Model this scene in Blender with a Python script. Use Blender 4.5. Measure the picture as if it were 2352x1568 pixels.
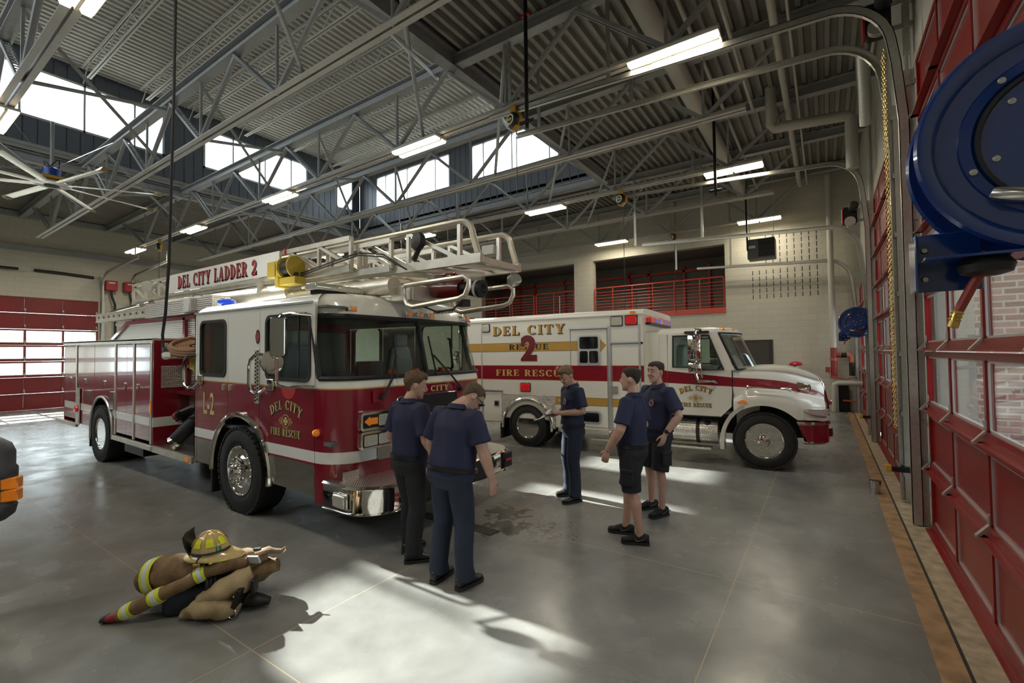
import bpy, math, random
from mathutils import Vector, Matrix, Euler
S = bpy.context.scene
for o in list(bpy.data.objects): bpy.data.objects.remove(o)
COL = S.collection
PI = math.pi
rnd = random.Random(7)
# ---------------------------------------------------------------- camera
cam = bpy.data.cameras.new('camera'); camo = bpy.data.objects.new('camera', cam); COL.objects.link(camo)
def _camera(f, pitch, roll, yaw, h):
    c, s = math.cos(yaw), math.sin(yaw)
    F = Vector((s*math.cos(pitch), c*math.cos(pitch), math.sin(pitch)))
    r0 = Vector((c, -s, 0)); u0 = r0.cross(F)
    R = math.cos(roll)*r0+math.sin(roll)*u0; U = -math.sin(roll)*r0+math.cos(roll)*u0
    m = Matrix((R, U, -F)).transposed().to_4x4(); m.translation = (0, 0, h)
    camo.matrix_world = m
    cam.sensor_width = 36; cam.lens = f*36/2352; cam.clip_start = .05; cam.clip_end = 400
_camera(1061.16, math.radians(1.4937), math.radians(-.7584), math.radians(-34.15), 1.9)
S.camera = camo
# ---------------------------------------------------------------- view, world, sun
S.view_settings.view_transform = 'Standard'; S.view_settings.look = 'None'
S.view_settings.gamma = 1; S.view_settings.exposure = 0.0; S.view_settings.use_curve_mapping = False
S.cycles.max_bounces = 10; S.cycles.diffuse_bounces = 6; S.cycles.glossy_bounces = 4; S.cycles.transparent_max_bounces = 12
S.cycles.transmission_bounces = 4; S.cycles.caustics_reflective = False; S.cycles.caustics_refractive = False
S.cycles.sample_clamp_indirect = 6
W = bpy.data.worlds.new('world'); S.world = W; W.use_nodes = True
bg = W.node_tree.nodes['Background']; bg.inputs[0].default_value = (.86, .94, 1, 1); bg.inputs[1].default_value = 6.0
sun = bpy.data.lights.new('sun', 'SUN'); sun.energy = 24; sun.angle = math.radians(.8); sun.color = (1, .97, .9)
suno = bpy.data.objects.new('sun', sun); COL.objects.link(suno); suno.location = (-40, 2, 25)
suno.rotation_euler = Vector((math.cos(math.radians(31)), -.01, -math.sin(math.radians(31)))).to_track_quat('-Z', 'Y').to_euler()
def portal(name, loc, rot, sx, sy):
    l = bpy.data.lights.new(name, 'AREA'); l.shape = 'RECTANGLE'; l.size = sx; l.size_y = sy; l.cycles.is_portal = True
    o = bpy.data.objects.new(name, l); COL.objects.link(o); o.location = loc; o.rotation_euler = rot
portal('portal', (-17.9, 6.3, 9.2), (0, math.radians(-90), 0), 1.6, 14)
portal('portal', (-11.8, 13.8, 9.2), (math.radians(-90), 0, 0), 12, 1.6)
portal('portal', (-25.3, 6.8, 2.2), (0, math.radians(-90), 0), 2.0, 16)
portal('portal', (.95, 7.5, 2.2), (0, math.radians(90), 0), 2.0, 20)
# ---------------------------------------------------------------- materials
MATS = {}
def mat(name, col, rough=.5, metal=0, noise=None, bump=None, emit=None, spec=.5, alpha=None, coat=0, trans=0):
    """noise=(scale, amount[, other colour]); bump=(scale, strength)"""
    if name in MATS: return MATS[name]
    m = bpy.data.materials.new(name); m.use_nodes = True; nt = m.node_tree; b = nt.nodes['Principled BSDF']
    b.inputs['Base Color'].default_value = (*col, 1); b.inputs['Roughness'].default_value = rough; b.inputs['Metallic'].default_value = metal
    b.inputs['Specular IOR Level'].default_value = spec; b.inputs['Coat Weight'].default_value = coat
    b.inputs['Coat Roughness'].default_value = .06
    if emit: b.inputs['Emission Color'].default_value = (*emit[0], 1); b.inputs['Emission Strength'].default_value = emit[1]
    if noise or bump:
        tc = nt.nodes.new('ShaderNodeTexCoord')
    if noise:
        n = nt.nodes.new('ShaderNodeTexNoise'); n.inputs['Scale'].default_value = noise[0]; n.inputs['Detail'].default_value = 5
        nt.links.new(tc.outputs['Object'], n.inputs['Vector'])
        r = nt.nodes.new('ShaderNodeValToRGB'); r.color_ramp.elements[0].position = .3; r.color_ramp.elements[1].position = .7
        c2 = noise[2] if len(noise) > 2 else tuple(min(1, c*(1+noise[1])) for c in col)
        c1 = col if len(noise) > 2 else tuple(c*(1-noise[1]) for c in col)
        r.color_ramp.elements[0].color = (*c1, 1); r.color_ramp.elements[1].color = (*c2, 1)
        nt.links.new(n.outputs['Fac'], r.inputs['Fac']); nt.links.new(r.outputs['Color'], b.inputs['Base Color'])
    if bump:
        n = nt.nodes.new('ShaderNodeTexNoise'); n.inputs['Scale'].default_value = bump[0]; n.inputs['Detail'].default_value = 4
        nt.links.new(tc.outputs['Object'], n.inputs['Vector'])
        k = nt.nodes.new('ShaderNodeBump'); k.inputs['Strength'].default_value = bump[1]; k.inputs['Distance'].default_value = .02
        nt.links.new(n.outputs['Fac'], k.inputs['Height']); nt.links.new(k.outputs['Normal'], b.inputs['Normal'])
    MATS[name] = m; return m
def nd(nt, t, **kw):
    n = nt.nodes.new(t)
    for k, v in kw.items():
        if k == 'op': n.operation = v
        else: n.inputs[int(k[1:]) if k[0] == 'i' and k[1:].isdigit() else k].default_value = v
    return n
def math_node(nt, op, a, b=None, c=None):
    n = nt.nodes.new('ShaderNodeMath'); n.operation = op
    for i, x in enumerate((a, b, c)):
        if x is None: continue
        if isinstance(x, (int, float)): n.inputs[i].default_value = x
        else: nt.links.new(x, n.inputs[i])
    return n.outputs[0]
def glass_mat(name, tint=(.9, .95, .93), refl=1.0, rough=.0, base=.05):
    if name in MATS: return MATS[name]
    m = bpy.data.materials.new(name); m.use_nodes = True; nt = m.node_tree; nt.nodes.clear()
    out = nt.nodes.new('ShaderNodeOutputMaterial'); mix = nt.nodes.new('ShaderNodeMixShader')
    t = nt.nodes.new('ShaderNodeBsdfTransparent'); t.inputs[0].default_value = (*tint, 1)
    g = nt.nodes.new('ShaderNodeBsdfGlossy'); g.inputs['Roughness'].default_value = rough
    fr = nt.nodes.new('ShaderNodeLayerWeight'); fr.inputs[0].default_value = .5
    f = math_node(nt, 'MULTIPLY_ADD', math_node(nt, 'POWER', fr.outputs['Facing'], 4.5), refl, base)
    nt.links.new(f, mix.inputs[0]); nt.links.new(t.outputs[0], mix.inputs[1]); nt.links.new(g.outputs[0], mix.inputs[2])
    nt.links.new(mix.outputs[0], out.inputs[0]); MATS[name] = m; return m
def diamond_mat(name, col=(.62, .6, .56), rough=.28):
    """bright tread plate: metal with a raised woven diamond pattern"""
    if name in MATS: return MATS[name]
    m = mat(name, col, rough, 1); nt = m.node_tree; b = nt.nodes['Principled BSDF']
    tc = nt.nodes.new('ShaderNodeTexCoord'); mp = nt.nodes.new('ShaderNodeMapping'); nt.links.new(tc.outputs['Object'], mp.inputs[0])
    sx = nt.nodes.new('ShaderNodeSeparateXYZ'); nt.links.new(mp.outputs[0], sx.inputs[0])
    k = 105.0
    s1 = math_node(nt, 'ADD', sx.outputs[0], sx.outputs[1]); u = math_node(nt, 'ADD', s1, sx.outputs[2]); v = math_node(nt, 'SUBTRACT', s1, sx.outputs[2])
    a = math_node(nt, 'SINE', math_node(nt, 'MULTIPLY', u, k)); c = math_node(nt, 'SINE', math_node(nt, 'MULTIPLY', v, k))
    h = math_node(nt, 'MAXIMUM', math_node(nt, 'MULTIPLY', a, c), 0.0)
    bp = nt.nodes.new('ShaderNodeBump'); bp.inputs['Strength'].default_value = .8; bp.inputs['Distance'].default_value = .006
    nt.links.new(h, bp.inputs['Height']); nt.links.new(bp.outputs[0], b.inputs['Normal']); return m
def block_mat(name, col, mortar, bw, bh, gap=.006, rough=.6, axes='XZ', var=.06, bumps=.25):
    """masonry: brick texture on the two object axes given"""
    if name in MATS: return MATS[name]
    m = mat(name, col, rough); nt = m.node_tree; b = nt.nodes['Principled BSDF']
    tc = nt.nodes.new('ShaderNodeTexCoord'); sx = nt.nodes.new('ShaderNodeSeparateXYZ'); nt.links.new(tc.outputs['Object'], sx.inputs[0])
    cb = nt.nodes.new('ShaderNodeCombineXYZ')
    nt.links.new(sx.outputs['XYZ'.index(axes[0])], cb.inputs[0]); nt.links.new(sx.outputs['XYZ'.index(axes[1])], cb.inputs[1])
    br = nt.nodes.new('ShaderNodeTexBrick'); nt.links.new(cb.outputs[0], br.inputs['Vector'])
    br.inputs['Scale'].default_value = 1; br.inputs['Brick Width'].default_value = bw; br.inputs['Row Height'].default_value = bh
    br.inputs['Mortar Size'].default_value = gap; br.inputs['Mortar Smooth'].default_value = .2
    br.inputs['Color1'].default_value = (*[c*(1-var) for c in col], 1); br.inputs['Color2'].default_value = (*[min(1, c*(1+var)) for c in col], 1)
    br.inputs['Mortar'].default_value = (*mortar, 1)
    nt.links.new(br.outputs['Color'], b.inputs['Base Color'])
    bp = nt.nodes.new('ShaderNodeBump'); bp.inputs['Strength'].default_value = bumps; bp.inputs['Distance'].default_value = .01; bp.invert = True
    nt.links.new(br.outputs['Fac'], bp.inputs['Height']); nt.links.new(bp.outputs[0], b.inputs['Normal']); return m
# ---------------------------------------------------------------- mesh helpers
class MB:
    def __init__(s): s.v = []; s.f = []; s.mi = []; s.k = 0
    def add(s, vs, fs):
        o = len(s.v); s.v += [tuple(v) for v in vs]; s.f += [[i+o for i in f] for f in fs]; s.mi += [s.k]*len(fs); return s
    def box(s, cx, cy, cz, sx, sy, sz, R=None):
        c = Vector((cx, cy, cz)); vs = []
        for x in (-.5, .5):
            for y in (-.5, .5):
                for z in (-.5, .5):
                    p = Vector((x*sx, y*sy, z*sz)); vs.append(c+(R @ p if R else p))
        return s.add(vs, [(0, 1, 3, 2), (4, 6, 7, 5), (0, 4, 5, 1), (2, 3, 7, 6), (0, 2, 6, 4), (1, 5, 7, 3)])
    def bb(s, x0, x1, y0, y1, z0, z1): return s.box((x0+x1)/2, (y0+y1)/2, (z0+z1)/2, abs(x1-x0), abs(y1-y0), abs(z1-z0))
    def beam(s, a, b, w, h, up=(0, 0, 1)):
        a, b = Vector(a), Vector(b); d = b-a; L = d.length; d.normalize(); up = Vector(up)
        x = d.cross(up)
        if x.length < 1e-4: x = d.cross(Vector((1, 0, 0)))
        x.normalize(); u = x.cross(d); R = Matrix((x, d, u)).transposed(); c = (a+b)/2
        return s.box(*c, w, L, h, R)
    def tube(s, pts, r, n=8, cap=True, closed=False):
        pts = [Vector(p) for p in pts]; m = len(pts); rs = r if isinstance(r, (list, tuple)) else [r]*m
        vs = []; fs = []; N = None
        for i, p in enumerate(pts):
            if closed: t = pts[(i+1) % m]-pts[i-1]
            else: t = pts[min(i+1, m-1)]-pts[max(i-1, 0)]
            if t.length < 1e-9: t = Vector((0, 0, 1))
            t.normalize()
            if N is None:
                N = t.cross(Vector((0, 0, 1)))
                if N.length < .05: N = t.cross(Vector((1, 0, 0)))
            N = (N-t*N.dot(t)).normalized(); B = t.cross(N)
            for k in range(n):
                a = 2*PI*k/n; vs.append(p+(N*math.cos(a)+B*math.sin(a))*rs[i])
        for i in range(m if closed else m-1):
            j = (i+1) % m
            for k in range(n): fs.append((i*n+k, i*n+(k+1) % n, j*n+(k+1) % n, j*n+k))
        if cap and not closed: fs.append(tuple(range(n))[::-1]); fs.append(tuple((m-1)*n+k for k in range(n)))
        return s.add(vs, fs)
    def lathe(s, prof, c, axis=(0, 0, 1), n=24, close=False):
        """prof: [(radius, height along axis)]"""
        ax = Vector(axis).normalized(); e = ax.cross(Vector((0, 0, 1)))
        if e.length < .05: e = ax.cross(Vector((0, 1, 0)))
        e.normalize(); g = ax.cross(e); c = Vector(c); vs = []; fs = []; m = len(prof)
        for r, h in prof:
            for k in range(n):
                a = 2*PI*k/n; vs.append(c+ax*h+(e*math.cos(a)+g*math.sin(a))*max(r, 1e-4))
        for i in range(m if close else m-1):
            j = (i+1) % m
            for k in range(n): fs.append((i*n+k, i*n+(k+1) % n, j*n+(k+1) % n, j*n+k))
        if not close: fs.append(tuple(range(n))[::-1]); fs.append(tuple((m-1)*n+k for k in range(n)))
        return s.add(vs, fs)
    def prism(s, pts, mp, d0, d1):
        """2-D outline pts, mp(u, v, d) -> xyz, between depths d0 and d1"""
        n = len(pts); vs = [mp(u, v, d0) for u, v in pts]+[mp(u, v, d1) for u, v in pts]
        return s.add(vs, [tuple(range(n))[::-1], tuple(range(n, 2*n))]+[(i, (i+1) % n, n+(i+1) % n, n+i) for i in range(n)])
    def grid(s, rows, closed=False):
        n = len(rows[0]); vs = [p for r in rows for p in r]; fs = []
        for i in range(len(rows)-1):
            for k in range(n if closed else n-1): fs.append((i*n+k, i*n+(k+1) % n, (i+1)*n+(k+1) % n, (i+1)*n+k))
        return s.add(vs, fs)
    def loft(s, rings, cap=True):
        n = len(rings[0]); o = len(rings)-1; s.grid(rings, True); b = len(s.v)-n*len(rings)
        if cap:
            s.f.append([b+k for k in range(n)][::-1]); s.f.append([b+o*n+k for k in range(n)]); s.mi += [s.k]*2
        return s
    def ball(s, c, r, n=12, m=8, R=None):
        rx, ry, rz = r if isinstance(r, (list, tuple)) else (r, r, r); c = Vector(c); rows = []
        for i in range(m+1):
            t = PI*i/m; row = []
            for k in range(n):
                a = 2*PI*k/n; p = Vector((rx*math.sin(t)*math.cos(a), ry*math.sin(t)*math.sin(a), -rz*math.cos(t))); row.append(c+(R @ p if R else p))
            rows.append(row)
        return s.grid(rows, True)
    def mesh(s, name):
        me = bpy.data.meshes.new(name); me.from_pydata(s.v, [], s.f)
        return me
    def build(s, name, m, parent=None, smooth=35, bevel=0, seg=2):
        me = s.mesh(name)
        for k in (m if isinstance(m, (list, tuple)) else [m]): me.materials.append(k)
        if isinstance(m, (list, tuple)): me.polygons.foreach_set('material_index', s.mi)
        fix_normals(me)
        if smooth:
            me.polygons.foreach_set('use_smooth', [True]*len(me.polygons)); me.set_sharp_from_angle(angle=math.radians(smooth))
        o = bpy.data.objects.new(name, me); COL.objects.link(o)
        if parent: adopt(o, parent)
        if bevel:
            b = o.modifiers.new('bevel', 'BEVEL'); b.width = bevel; b.segments = seg; b.limit_method = 'ANGLE'; b.angle_limit = math.radians(40)
            b.harden_normals = False
        return o
import bmesh
def fix_normals(me):
    bm = bmesh.new(); bm.from_mesh(me); bmesh.ops.recalc_face_normals(bm, faces=bm.faces); bm.to_mesh(me); bm.free()
def wmat(o):
    m = o.matrix_basis.copy()
    if o.parent: m = wmat(o.parent) @ o.matrix_parent_inverse @ m
    return m
def adopt(o, p):
    o.parent = p; o.matrix_parent_inverse = wmat(p).inverted()
def empty(name, loc, rz=0):
    o = bpy.data.objects.new(name, None); COL.objects.link(o); o.location = loc; o.rotation_euler.z = rz; o.empty_display_size = .2; return o
def tag(o, label=None, cat=None, group=None, kind=None):
    if label: o['label'] = label
    if cat: o['category'] = cat
    if group: o['group'] = group
    if kind: o['kind'] = kind
    return o
def thing(name, loc, label, cat, group=None): return tag(empty(name, loc), label, cat, group)
def struct(o): o['kind'] = 'structure'; return o
def copy_tree(o, parent=None):
    c = o.copy(); COL.objects.link(c)
    if parent: mi = o.matrix_parent_inverse.copy(); c.parent = parent; c.matrix_parent_inverse = mi
    for ch in list(o.children): copy_tree(ch, c)
    return c
def evaluated(o):
    """apply the modifiers of o in place"""
    dg = bpy.context.evaluated_depsgraph_get(); dg.update(); me = bpy.data.meshes.new_from_object(o.evaluated_get(dg))
    old = o.data; o.modifiers.clear(); o.data = me; bpy.data.meshes.remove(old); return o
def arc(c, r, a0, a1, n, fx=lambda u, v: (u, v)):
    return [fx(c[0]+r*math.cos(math.radians(a0+(a1-a0)*i/n)), c[1]+r*math.sin(math.radians(a0+(a1-a0)*i/n))) for i in range(n+1)]
def rrect(u0, u1, v0, v1, r, n=4):
    p = []
    for cx, cy, a in ((u1-r, v1-r, 0), (u0+r, v1-r, 90), (u0+r, v0+r, 180), (u1-r, v0+r, 270)): p += arc((cx, cy), r, a, a+90, n)
    return p
XZ = lambda u, v, d: (u, d, v)
YZ = lambda u, v, d: (d, u, v)
XY = lambda u, v, d: (u, v, d)
# ================================================================ the building
M_wall = block_mat('painted_block', (.52, .50, .42), (.40, .38, .31), .4064, .2032, .005, .5, 'XZ', .03)
M_wallY = block_mat('painted_block_side', (.52, .50, .42), (.40, .38, .31), .4064, .2032, .005, .5, 'YZ', .03)
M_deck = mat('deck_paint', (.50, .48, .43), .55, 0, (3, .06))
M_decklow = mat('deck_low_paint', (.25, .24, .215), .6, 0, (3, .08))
M_steel = mat('grey_steel_paint', (.30, .31, .31), .42, .0, (9, .08))
M_chord = mat('pale_steel_paint', (.46, .44, .41), .42, 0, (9, .06))
M_joist = mat('cream_joist_paint', (.50, .48, .42), .5)
M_panel = mat('dark_metal_panel', (.10, .11, .125), .42, .2)
M_glass = glass_mat('window_glass', (.95, .98, .98), .7, 0, .04)
M_doorglass = glass_mat('door_glass', (.88, .92, .91), .8, .0, .05)
M_red = mat('red_door_paint', (.22, .010, .011), .28, 0, (2, .12))
M_redup = mat('red_steel_paint', (.42, .03, .025), .4)
M_rail = mat('orange_red_rail', (.50, .065, .04), .4)
M_galv = mat('galvanised_steel', (.50, .50, .47), .36, .85, (30, .1))
M_alu = mat('aluminium_trim', (.62, .64, .66), .35, .7)
M_dark = mat('dark_void', (.03, .028, .025), .8)
M_black = mat('black_rubber', (.012, .012, .013), .55)
M_blackm = mat('black_metal', (.02, .02, .022), .4, .6)
M_white = mat('white_plastic', (.7, .7, .66), .45)
XL, XR, YB, YF = -25.2, .95, 17.5, -6.5
ZD = 7.55                      # underside of the low deck
MX0, MX1, MY1 = -17.8, -5.67, 13.75   # the raised monitor roof
ZM = 10.35
# floor --------------------------------------------------------------------------------------
def floor_mat():
    m = mat('polished_concrete', (.2, .2, .19), .2); nt = m.node_tree; b = nt.nodes['Principled BSDF']; L = nt.links.new
    tc = nt.nodes.new('ShaderNodeTexCoord'); sx = nt.nodes.new('ShaderNodeSeparateXYZ'); L(tc.outputs['Object'], sx.inputs[0])
    def noise(scale, detail=6, dist=0, vec=None):
        n = nt.nodes.new('ShaderNodeTexNoise'); n.inputs['Scale'].default_value = scale; n.inputs['Detail'].default_value = detail; n.inputs['Distortion'].default_value = dist
        L(vec or tc.outputs['Object'], n.inputs['Vector']); return n.outputs['Fac']
    def ramp(f, p0, c0, p1, c1):
        r = nt.nodes.new('ShaderNodeValToRGB'); e = r.color_ramp.elements; e[0].position = p0; e[1].position = p1; e[0].color = (*c0, 1); e[1].color = (*c1, 1)
        L(f, r.inputs[0]); return r.outputs[0]
    def mix(f, a, c, typ='MIX'):
        n = nt.nodes.new('ShaderNodeMix'); n.data_type = 'RGBA'; n.blend_type = typ
        if isinstance(f, (int, float)): n.inputs[0].default_value = f
        else: L(f, n.inputs[0])
        for i, x in ((6, a), (7, c)):
            if isinstance(x, tuple): n.inputs[i].default_value = (*x, 1)
            else: L(x, n.inputs[i])
        return n.outputs[2]
    col = ramp(noise(1.1, 8, .6), .32, (.155, .155, .148), .7, (.25, .25, .242))
    col = mix(.55, col, ramp(noise(6, 8, .4), .3, (.62, .62, .61), .72, (.86, .86, .85)), 'MULTIPLY')
    col = mix(1.0, col, (1.25, 1.25, 1.23), 'MULTIPLY')
    # pale scuffs and specks
    col = mix(ramp(noise(70, 2), .74, (0, 0, 0), .78, (.5, .5, .5)), col, (.36, .35, .32))
    # saw-cut joints
    def line(axis, off, pitch, w):
        t = math_node(nt, 'ADD', sx.outputs[axis], -off); t = math_node(nt, 'DIVIDE', t, pitch); t = math_node(nt, 'ADD', t, .5)
        t = math_node(nt, 'FRACT', t); t = math_node(nt, 'ABSOLUTE', math_node(nt, 'SUBTRACT', t, .5)); return math_node(nt, 'LESS_THAN', math_node(nt, 'MULTIPLY', t, pitch), w)
    j = math_node(nt, 'MAXIMUM', line(0, -.67, 2.46, .004), line(1, 1.56, 2.66, .004))
    col = mix(j, col, (.42, .33, .23))
    # wet brown stains around the drain in front of the truck
    def blot(cx, cy, r, th, sc):
        dx = math_node(nt, 'ADD', sx.outputs[0], -cx); dy = math_node(nt, 'ADD', sx.outputs[1], -cy)
        d = math_node(nt, 'SQRT', math_node(nt, 'ADD', math_node(nt, 'MULTIPLY', dx, dx), math_node(nt, 'MULTIPLY', dy, dy)))
        d = math_node(nt, 'DIVIDE', d, r); return math_node(nt, 'GREATER_THAN', math_node(nt, 'SUBTRACT', noise(sc, 6, 1.2), math_node(nt, 'MULTIPLY', d, .22)), th)
    st = math_node(nt, 'MAXIMUM', blot(-3.15, 4.55, .26, .34, 5), blot(-2.95, 4.22, .26, .33, 5))
    st = math_node(nt, 'MAXIMUM', st, blot(-2.55, 4.35, .55, .50, 17))
    col = mix(math_node(nt, 'MULTIPLY', st, .7), col, (.06, .05, .038))
    L(col, b.inputs['Base Color'])
    rg = ramp(noise(2.3, 5, .5), .3, (.17, .17, .17), .75, (.34, .34, .34)); rr = math_node(nt, 'SUBTRACT', rg, math_node(nt, 'MULTIPLY', st, .08))
    L(rr, b.inputs['Roughness']); b.inputs['Specular IOR Level'].default_value = .5
    bp = nt.nodes.new('ShaderNodeBump'); bp.inputs['Strength'].default_value = .05; bp.inputs['Distance'].default_value = .004
    L(noise(3, 4), bp.inputs['Height']); L(bp.outputs[0], b.inputs['Normal']); return m
b = MB(); b.bb(XL-.3, XR, YF-.3, YB+.3, -.15, 0); struct(b.build('floor', floor_mat(), smooth=0))
# the door sill strip and gutter along the bay doors
M_tan = mat('rusty_sill', (.34, .21, .11), .7, 0, (7, .35)); M_sill = mat('worn_sill_concrete', (.40, .33, .23), .75, 0, (9, .3))
b = MB(); b.k = 0; b.bb(.50, .64, YF, YB, -.01, .003); b.k = 1; b.bb(.66, .95, YF, YB, -.01, .004); b.k = 2; b.bb(.64, .66, YF, YB, -.01, .001)
struct(b.build('trim_1', [M_tan, M_sill, M_dark], smooth=0))
# walls ------------------------------------------------------------------------------------------
def wall_open(name, m, mp, u0, u1, v0, v1, holes, d0, d1, split=None):
    """wall slab with rectangular openings: cut into strips between sorted u edges"""
    b = MB(); us = sorted({u0, u1, *[h[0] for h in holes], *[h[1] for h in holes]})
    for a, c in zip(us, us[1:]):
        mid = (a+c)/2; hs = sorted([h for h in holes if h[0] < mid < h[1]], key=lambda h: h[2]); z = v0
        for h in hs:
            if h[2] > z+1e-4: b.prism([(a, z), (c, z), (c, h[2]), (a, h[2])], mp, d0, d1)
            z = h[3]
        if z < v1-1e-4: b.prism([(a, z), (c, z), (c, v1), (a, v1)], mp, d0, d1)
    return struct(b.build(name, m, smooth=0))
DA, DB, DC = (2.2, 6.47), (7.55, 11.82), (12.85, 17.12)
M_wallpanel = mat('grey_wall_panel', (.50, .49, .44), .5)
wall_open('wall_right', M_wallpanel, YZ, YF, YB, 0, 7.9, [(DA[0], DA[1], 0, 4.99), (DB[0], DB[1], 0, 4.99), (DC[0], DC[1], 0, 3.74)], XR, XR+.3)
LD = (2.0, 6.27); LD2 = (7.4, 11.67); LD3 = (12.7, 16.97); LD0 = (-3.4, .87)
wall_open('wall_left', M_wallY, YZ, YF, YB, 0, 7.9, [(*LD, 0, 4.31), (*LD2, 0, 4.31), (*LD3, 0, 4.31), (*LD0, 0, 4.31)], XL-.3, XL)
OP1 = (-7.82, -2.84, 3.42, 5.64); OP2 = (-13.6, -8.67, 3.42, 5.64)
wall_open('wall_far', M_wall, XZ, XL, XR, 0, 7.9, [OP1, OP2], YB, YB+.3)
struct(MB().bb(XL, XR, YF-.3, YF, 0, 7.9).build('wall_back', M_wallpanel, smooth=0))
# dark room on the mezzanine behind the railings
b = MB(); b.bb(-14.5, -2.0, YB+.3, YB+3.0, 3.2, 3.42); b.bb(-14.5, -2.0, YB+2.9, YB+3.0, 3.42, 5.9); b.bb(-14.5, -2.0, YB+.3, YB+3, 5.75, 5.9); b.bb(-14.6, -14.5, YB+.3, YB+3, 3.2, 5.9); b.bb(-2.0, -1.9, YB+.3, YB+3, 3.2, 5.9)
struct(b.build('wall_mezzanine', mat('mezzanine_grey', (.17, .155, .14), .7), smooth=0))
b = MB()
for x in (-13.2, -12.3, -10.6, -9.7, -7.3, -6.4, -4.9, -3.9):
    b.bb(x-.05, x+.05, YB+2.78, YB+2.88, 3.42, 5.5)
b.bb(-14.4, -2.1, YB+2.78, YB+2.88, 5.25, 5.36); b.bb(-14.4, -2.1, YB+2.78, YB+2.88, 4.9, 4.96)
struct(b.build('trim_2', M_redup, smooth=0))
struct(MB().bb(-13.7, -2.84, YB-.03, YB+.02, 3.22, 3.42).build('trim_3', M_rail, smooth=0))
# slots cut in the block work for the heater
b = MB()
for i in range(10):
    x = -1.98+i*.203
    for z0, n in ((3.62, 5), (4.78, 5)):
        for k in range(n):
            if z0 > 4 and i < 2: continue
            b.bb(x-.011, x+.011, YB-.004, YB, z0+k*.2032, z0+k*.2032+.15)
struct(b.build('trim_4', M_dark, smooth=0))
b = MB(); b.bb(-2.72, -1.44, YB-.05, YB, 0, 2.25); b.k = 1; b.bb(-2.62, -1.54, YB-.07, YB-.05, 0, 2.15); struct(b.build('door_5', [mat('dark_door_frame', (.03, .026, .022), .5), mat('dark_door_leaf', (.045, .038, .032), .45)], smooth=0))
# roof decks ---------------------------------------------------------------------------------------
def deck(mb, x0, x1, y0, y1, z, pitch, low):
    """ribbed steel deck, ribs along Y; low = fraction of the pitch on the lower flange"""
    x = x0; h = .105; pr = []
    while x < x1:
        a = pitch*low; s = pitch*.09
        pr += [(x, z), (x+a, z), (x+a+s, z+h), (x+pitch-s, z+h)]; x += pitch
    pr.append((min(x, x1+pitch), z)); n = len(pr)
    mb.add([(x, y0, z) for x, z in pr]+[(x, y1, z) for x, z in pr], [(i, i+1, n+i+1, n+i) for i in range(n-1)])
    mb.bb(x0, x1+pitch, y0, y1, z+h+.002, z+h+.1)
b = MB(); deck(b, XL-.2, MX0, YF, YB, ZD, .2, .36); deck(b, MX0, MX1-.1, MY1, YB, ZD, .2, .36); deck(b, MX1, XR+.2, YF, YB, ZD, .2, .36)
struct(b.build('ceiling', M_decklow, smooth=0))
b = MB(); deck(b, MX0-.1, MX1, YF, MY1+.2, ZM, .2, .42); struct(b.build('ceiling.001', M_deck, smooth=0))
# monitor walls: dark vertical metal panels with window bands
def panel_wall(name, mp, u0, u1, wins, d, sgn):
    b = MB(); z0, z1, s0, s1 = ZD-.05, ZM+.05, 8.52, 9.92
    us = sorted({u0, u1, *[w for p in wins for w in p]})
    def ribbed(a, c, lo, hi):
        n = max(1, round((c-a)/.30)); st = (c-a)/n
        for i in range(n):
            p = a+i*st; b.add([mp(p, lo, d), mp(p+st-.02, lo, d), mp(p+st-.02, hi, d), mp(p, hi, d), mp(p+st-.02, lo, d+sgn*.015), mp(p+st, lo, d+sgn*.015), mp(p+st, hi, d+sgn*.015), mp(p+st-.02, hi, d+sgn*.015)], [(0, 1, 2, 3), (4, 5, 6, 7), (1, 4, 7, 2)])
    for a, c in zip(us, us[1:]):
        if any(w[0] < (a+c)/2 < w[1] for w in wins): ribbed(a, c, z0, s0); ribbed(a, c, s1, z1)
        else: ribbed(a, c, z0, z1)
        b.prism([(a, z0), (c, z0), (c, z1), (a, z1)] if not any(w[0] < (a+c)/2 < w[1] for w in wins) else [(a, z0), (c, z0), (c, s0), (a, s0)], mp, d+sgn*.02, d+sgn*.14)
        if any(w[0] < (a+c)/2 < w[1] for w in wins): b.prism([(a, s1), (c, s1), (c, z1), (a, z1)], mp, d+sgn*.02, d+sgn*.14)
    struct(b.build(name, M_panel, smooth=0))
    return s0, s1
WL = [(-3.6, .6), (1.65, 6.05), (7.2, 11.1), (12.5, 13.35)]; WB = [(-16.6, -12.2), (-11.1, -6.9)]
s0, s1 = panel_wall('wall_monitor_left', YZ, YF, MY1, WL, MX0, -1)
panel_wall('wall_monitor_far', XZ, MX0, MX1, WB, MY1, 1)
struct(MB().bb(MX1-.02, MX1+.1, YF, MY1, ZD+.05, ZM+.1).build('wall_monitor_right', M_panel, smooth=0))
def window(n, mp, u0, u1, d, sgn, mull):
    t = .06; root = MB()
    for a, c, lo, hi in ((u0, u1, s0, s0+t), (u0, u1, s1-t, s1), (u0, u0+t, s0, s1), (u1-t, u1, s0, s1)): root.prism([(a, lo), (c, lo), (c, hi), (a, hi)], mp, d-sgn*.02, d+sgn*.1)
    for m in mull: root.prism([(m-.025, s0), (m+.025, s0), (m+.025, s1), (m-.025, s1)], mp, d-sgn*.02, d+sgn*.1)
    o = struct(root.build('window_%d' % n, M_alu, smooth=0))
    MB().prism([(u0, s0), (u1, s0), (u1, s1), (u0, s1)], mp, d+sgn*.05, d+sgn*.056).build('pane', M_glass, o, smooth=0)
for i, w in enumerate(WL): window(i+1, YZ, *w, MX0, -1, [w[0]+(w[1]-w[0])*k for k in ((.25, .55, .82) if w[1]-w[0] > 2 else ())])
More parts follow.
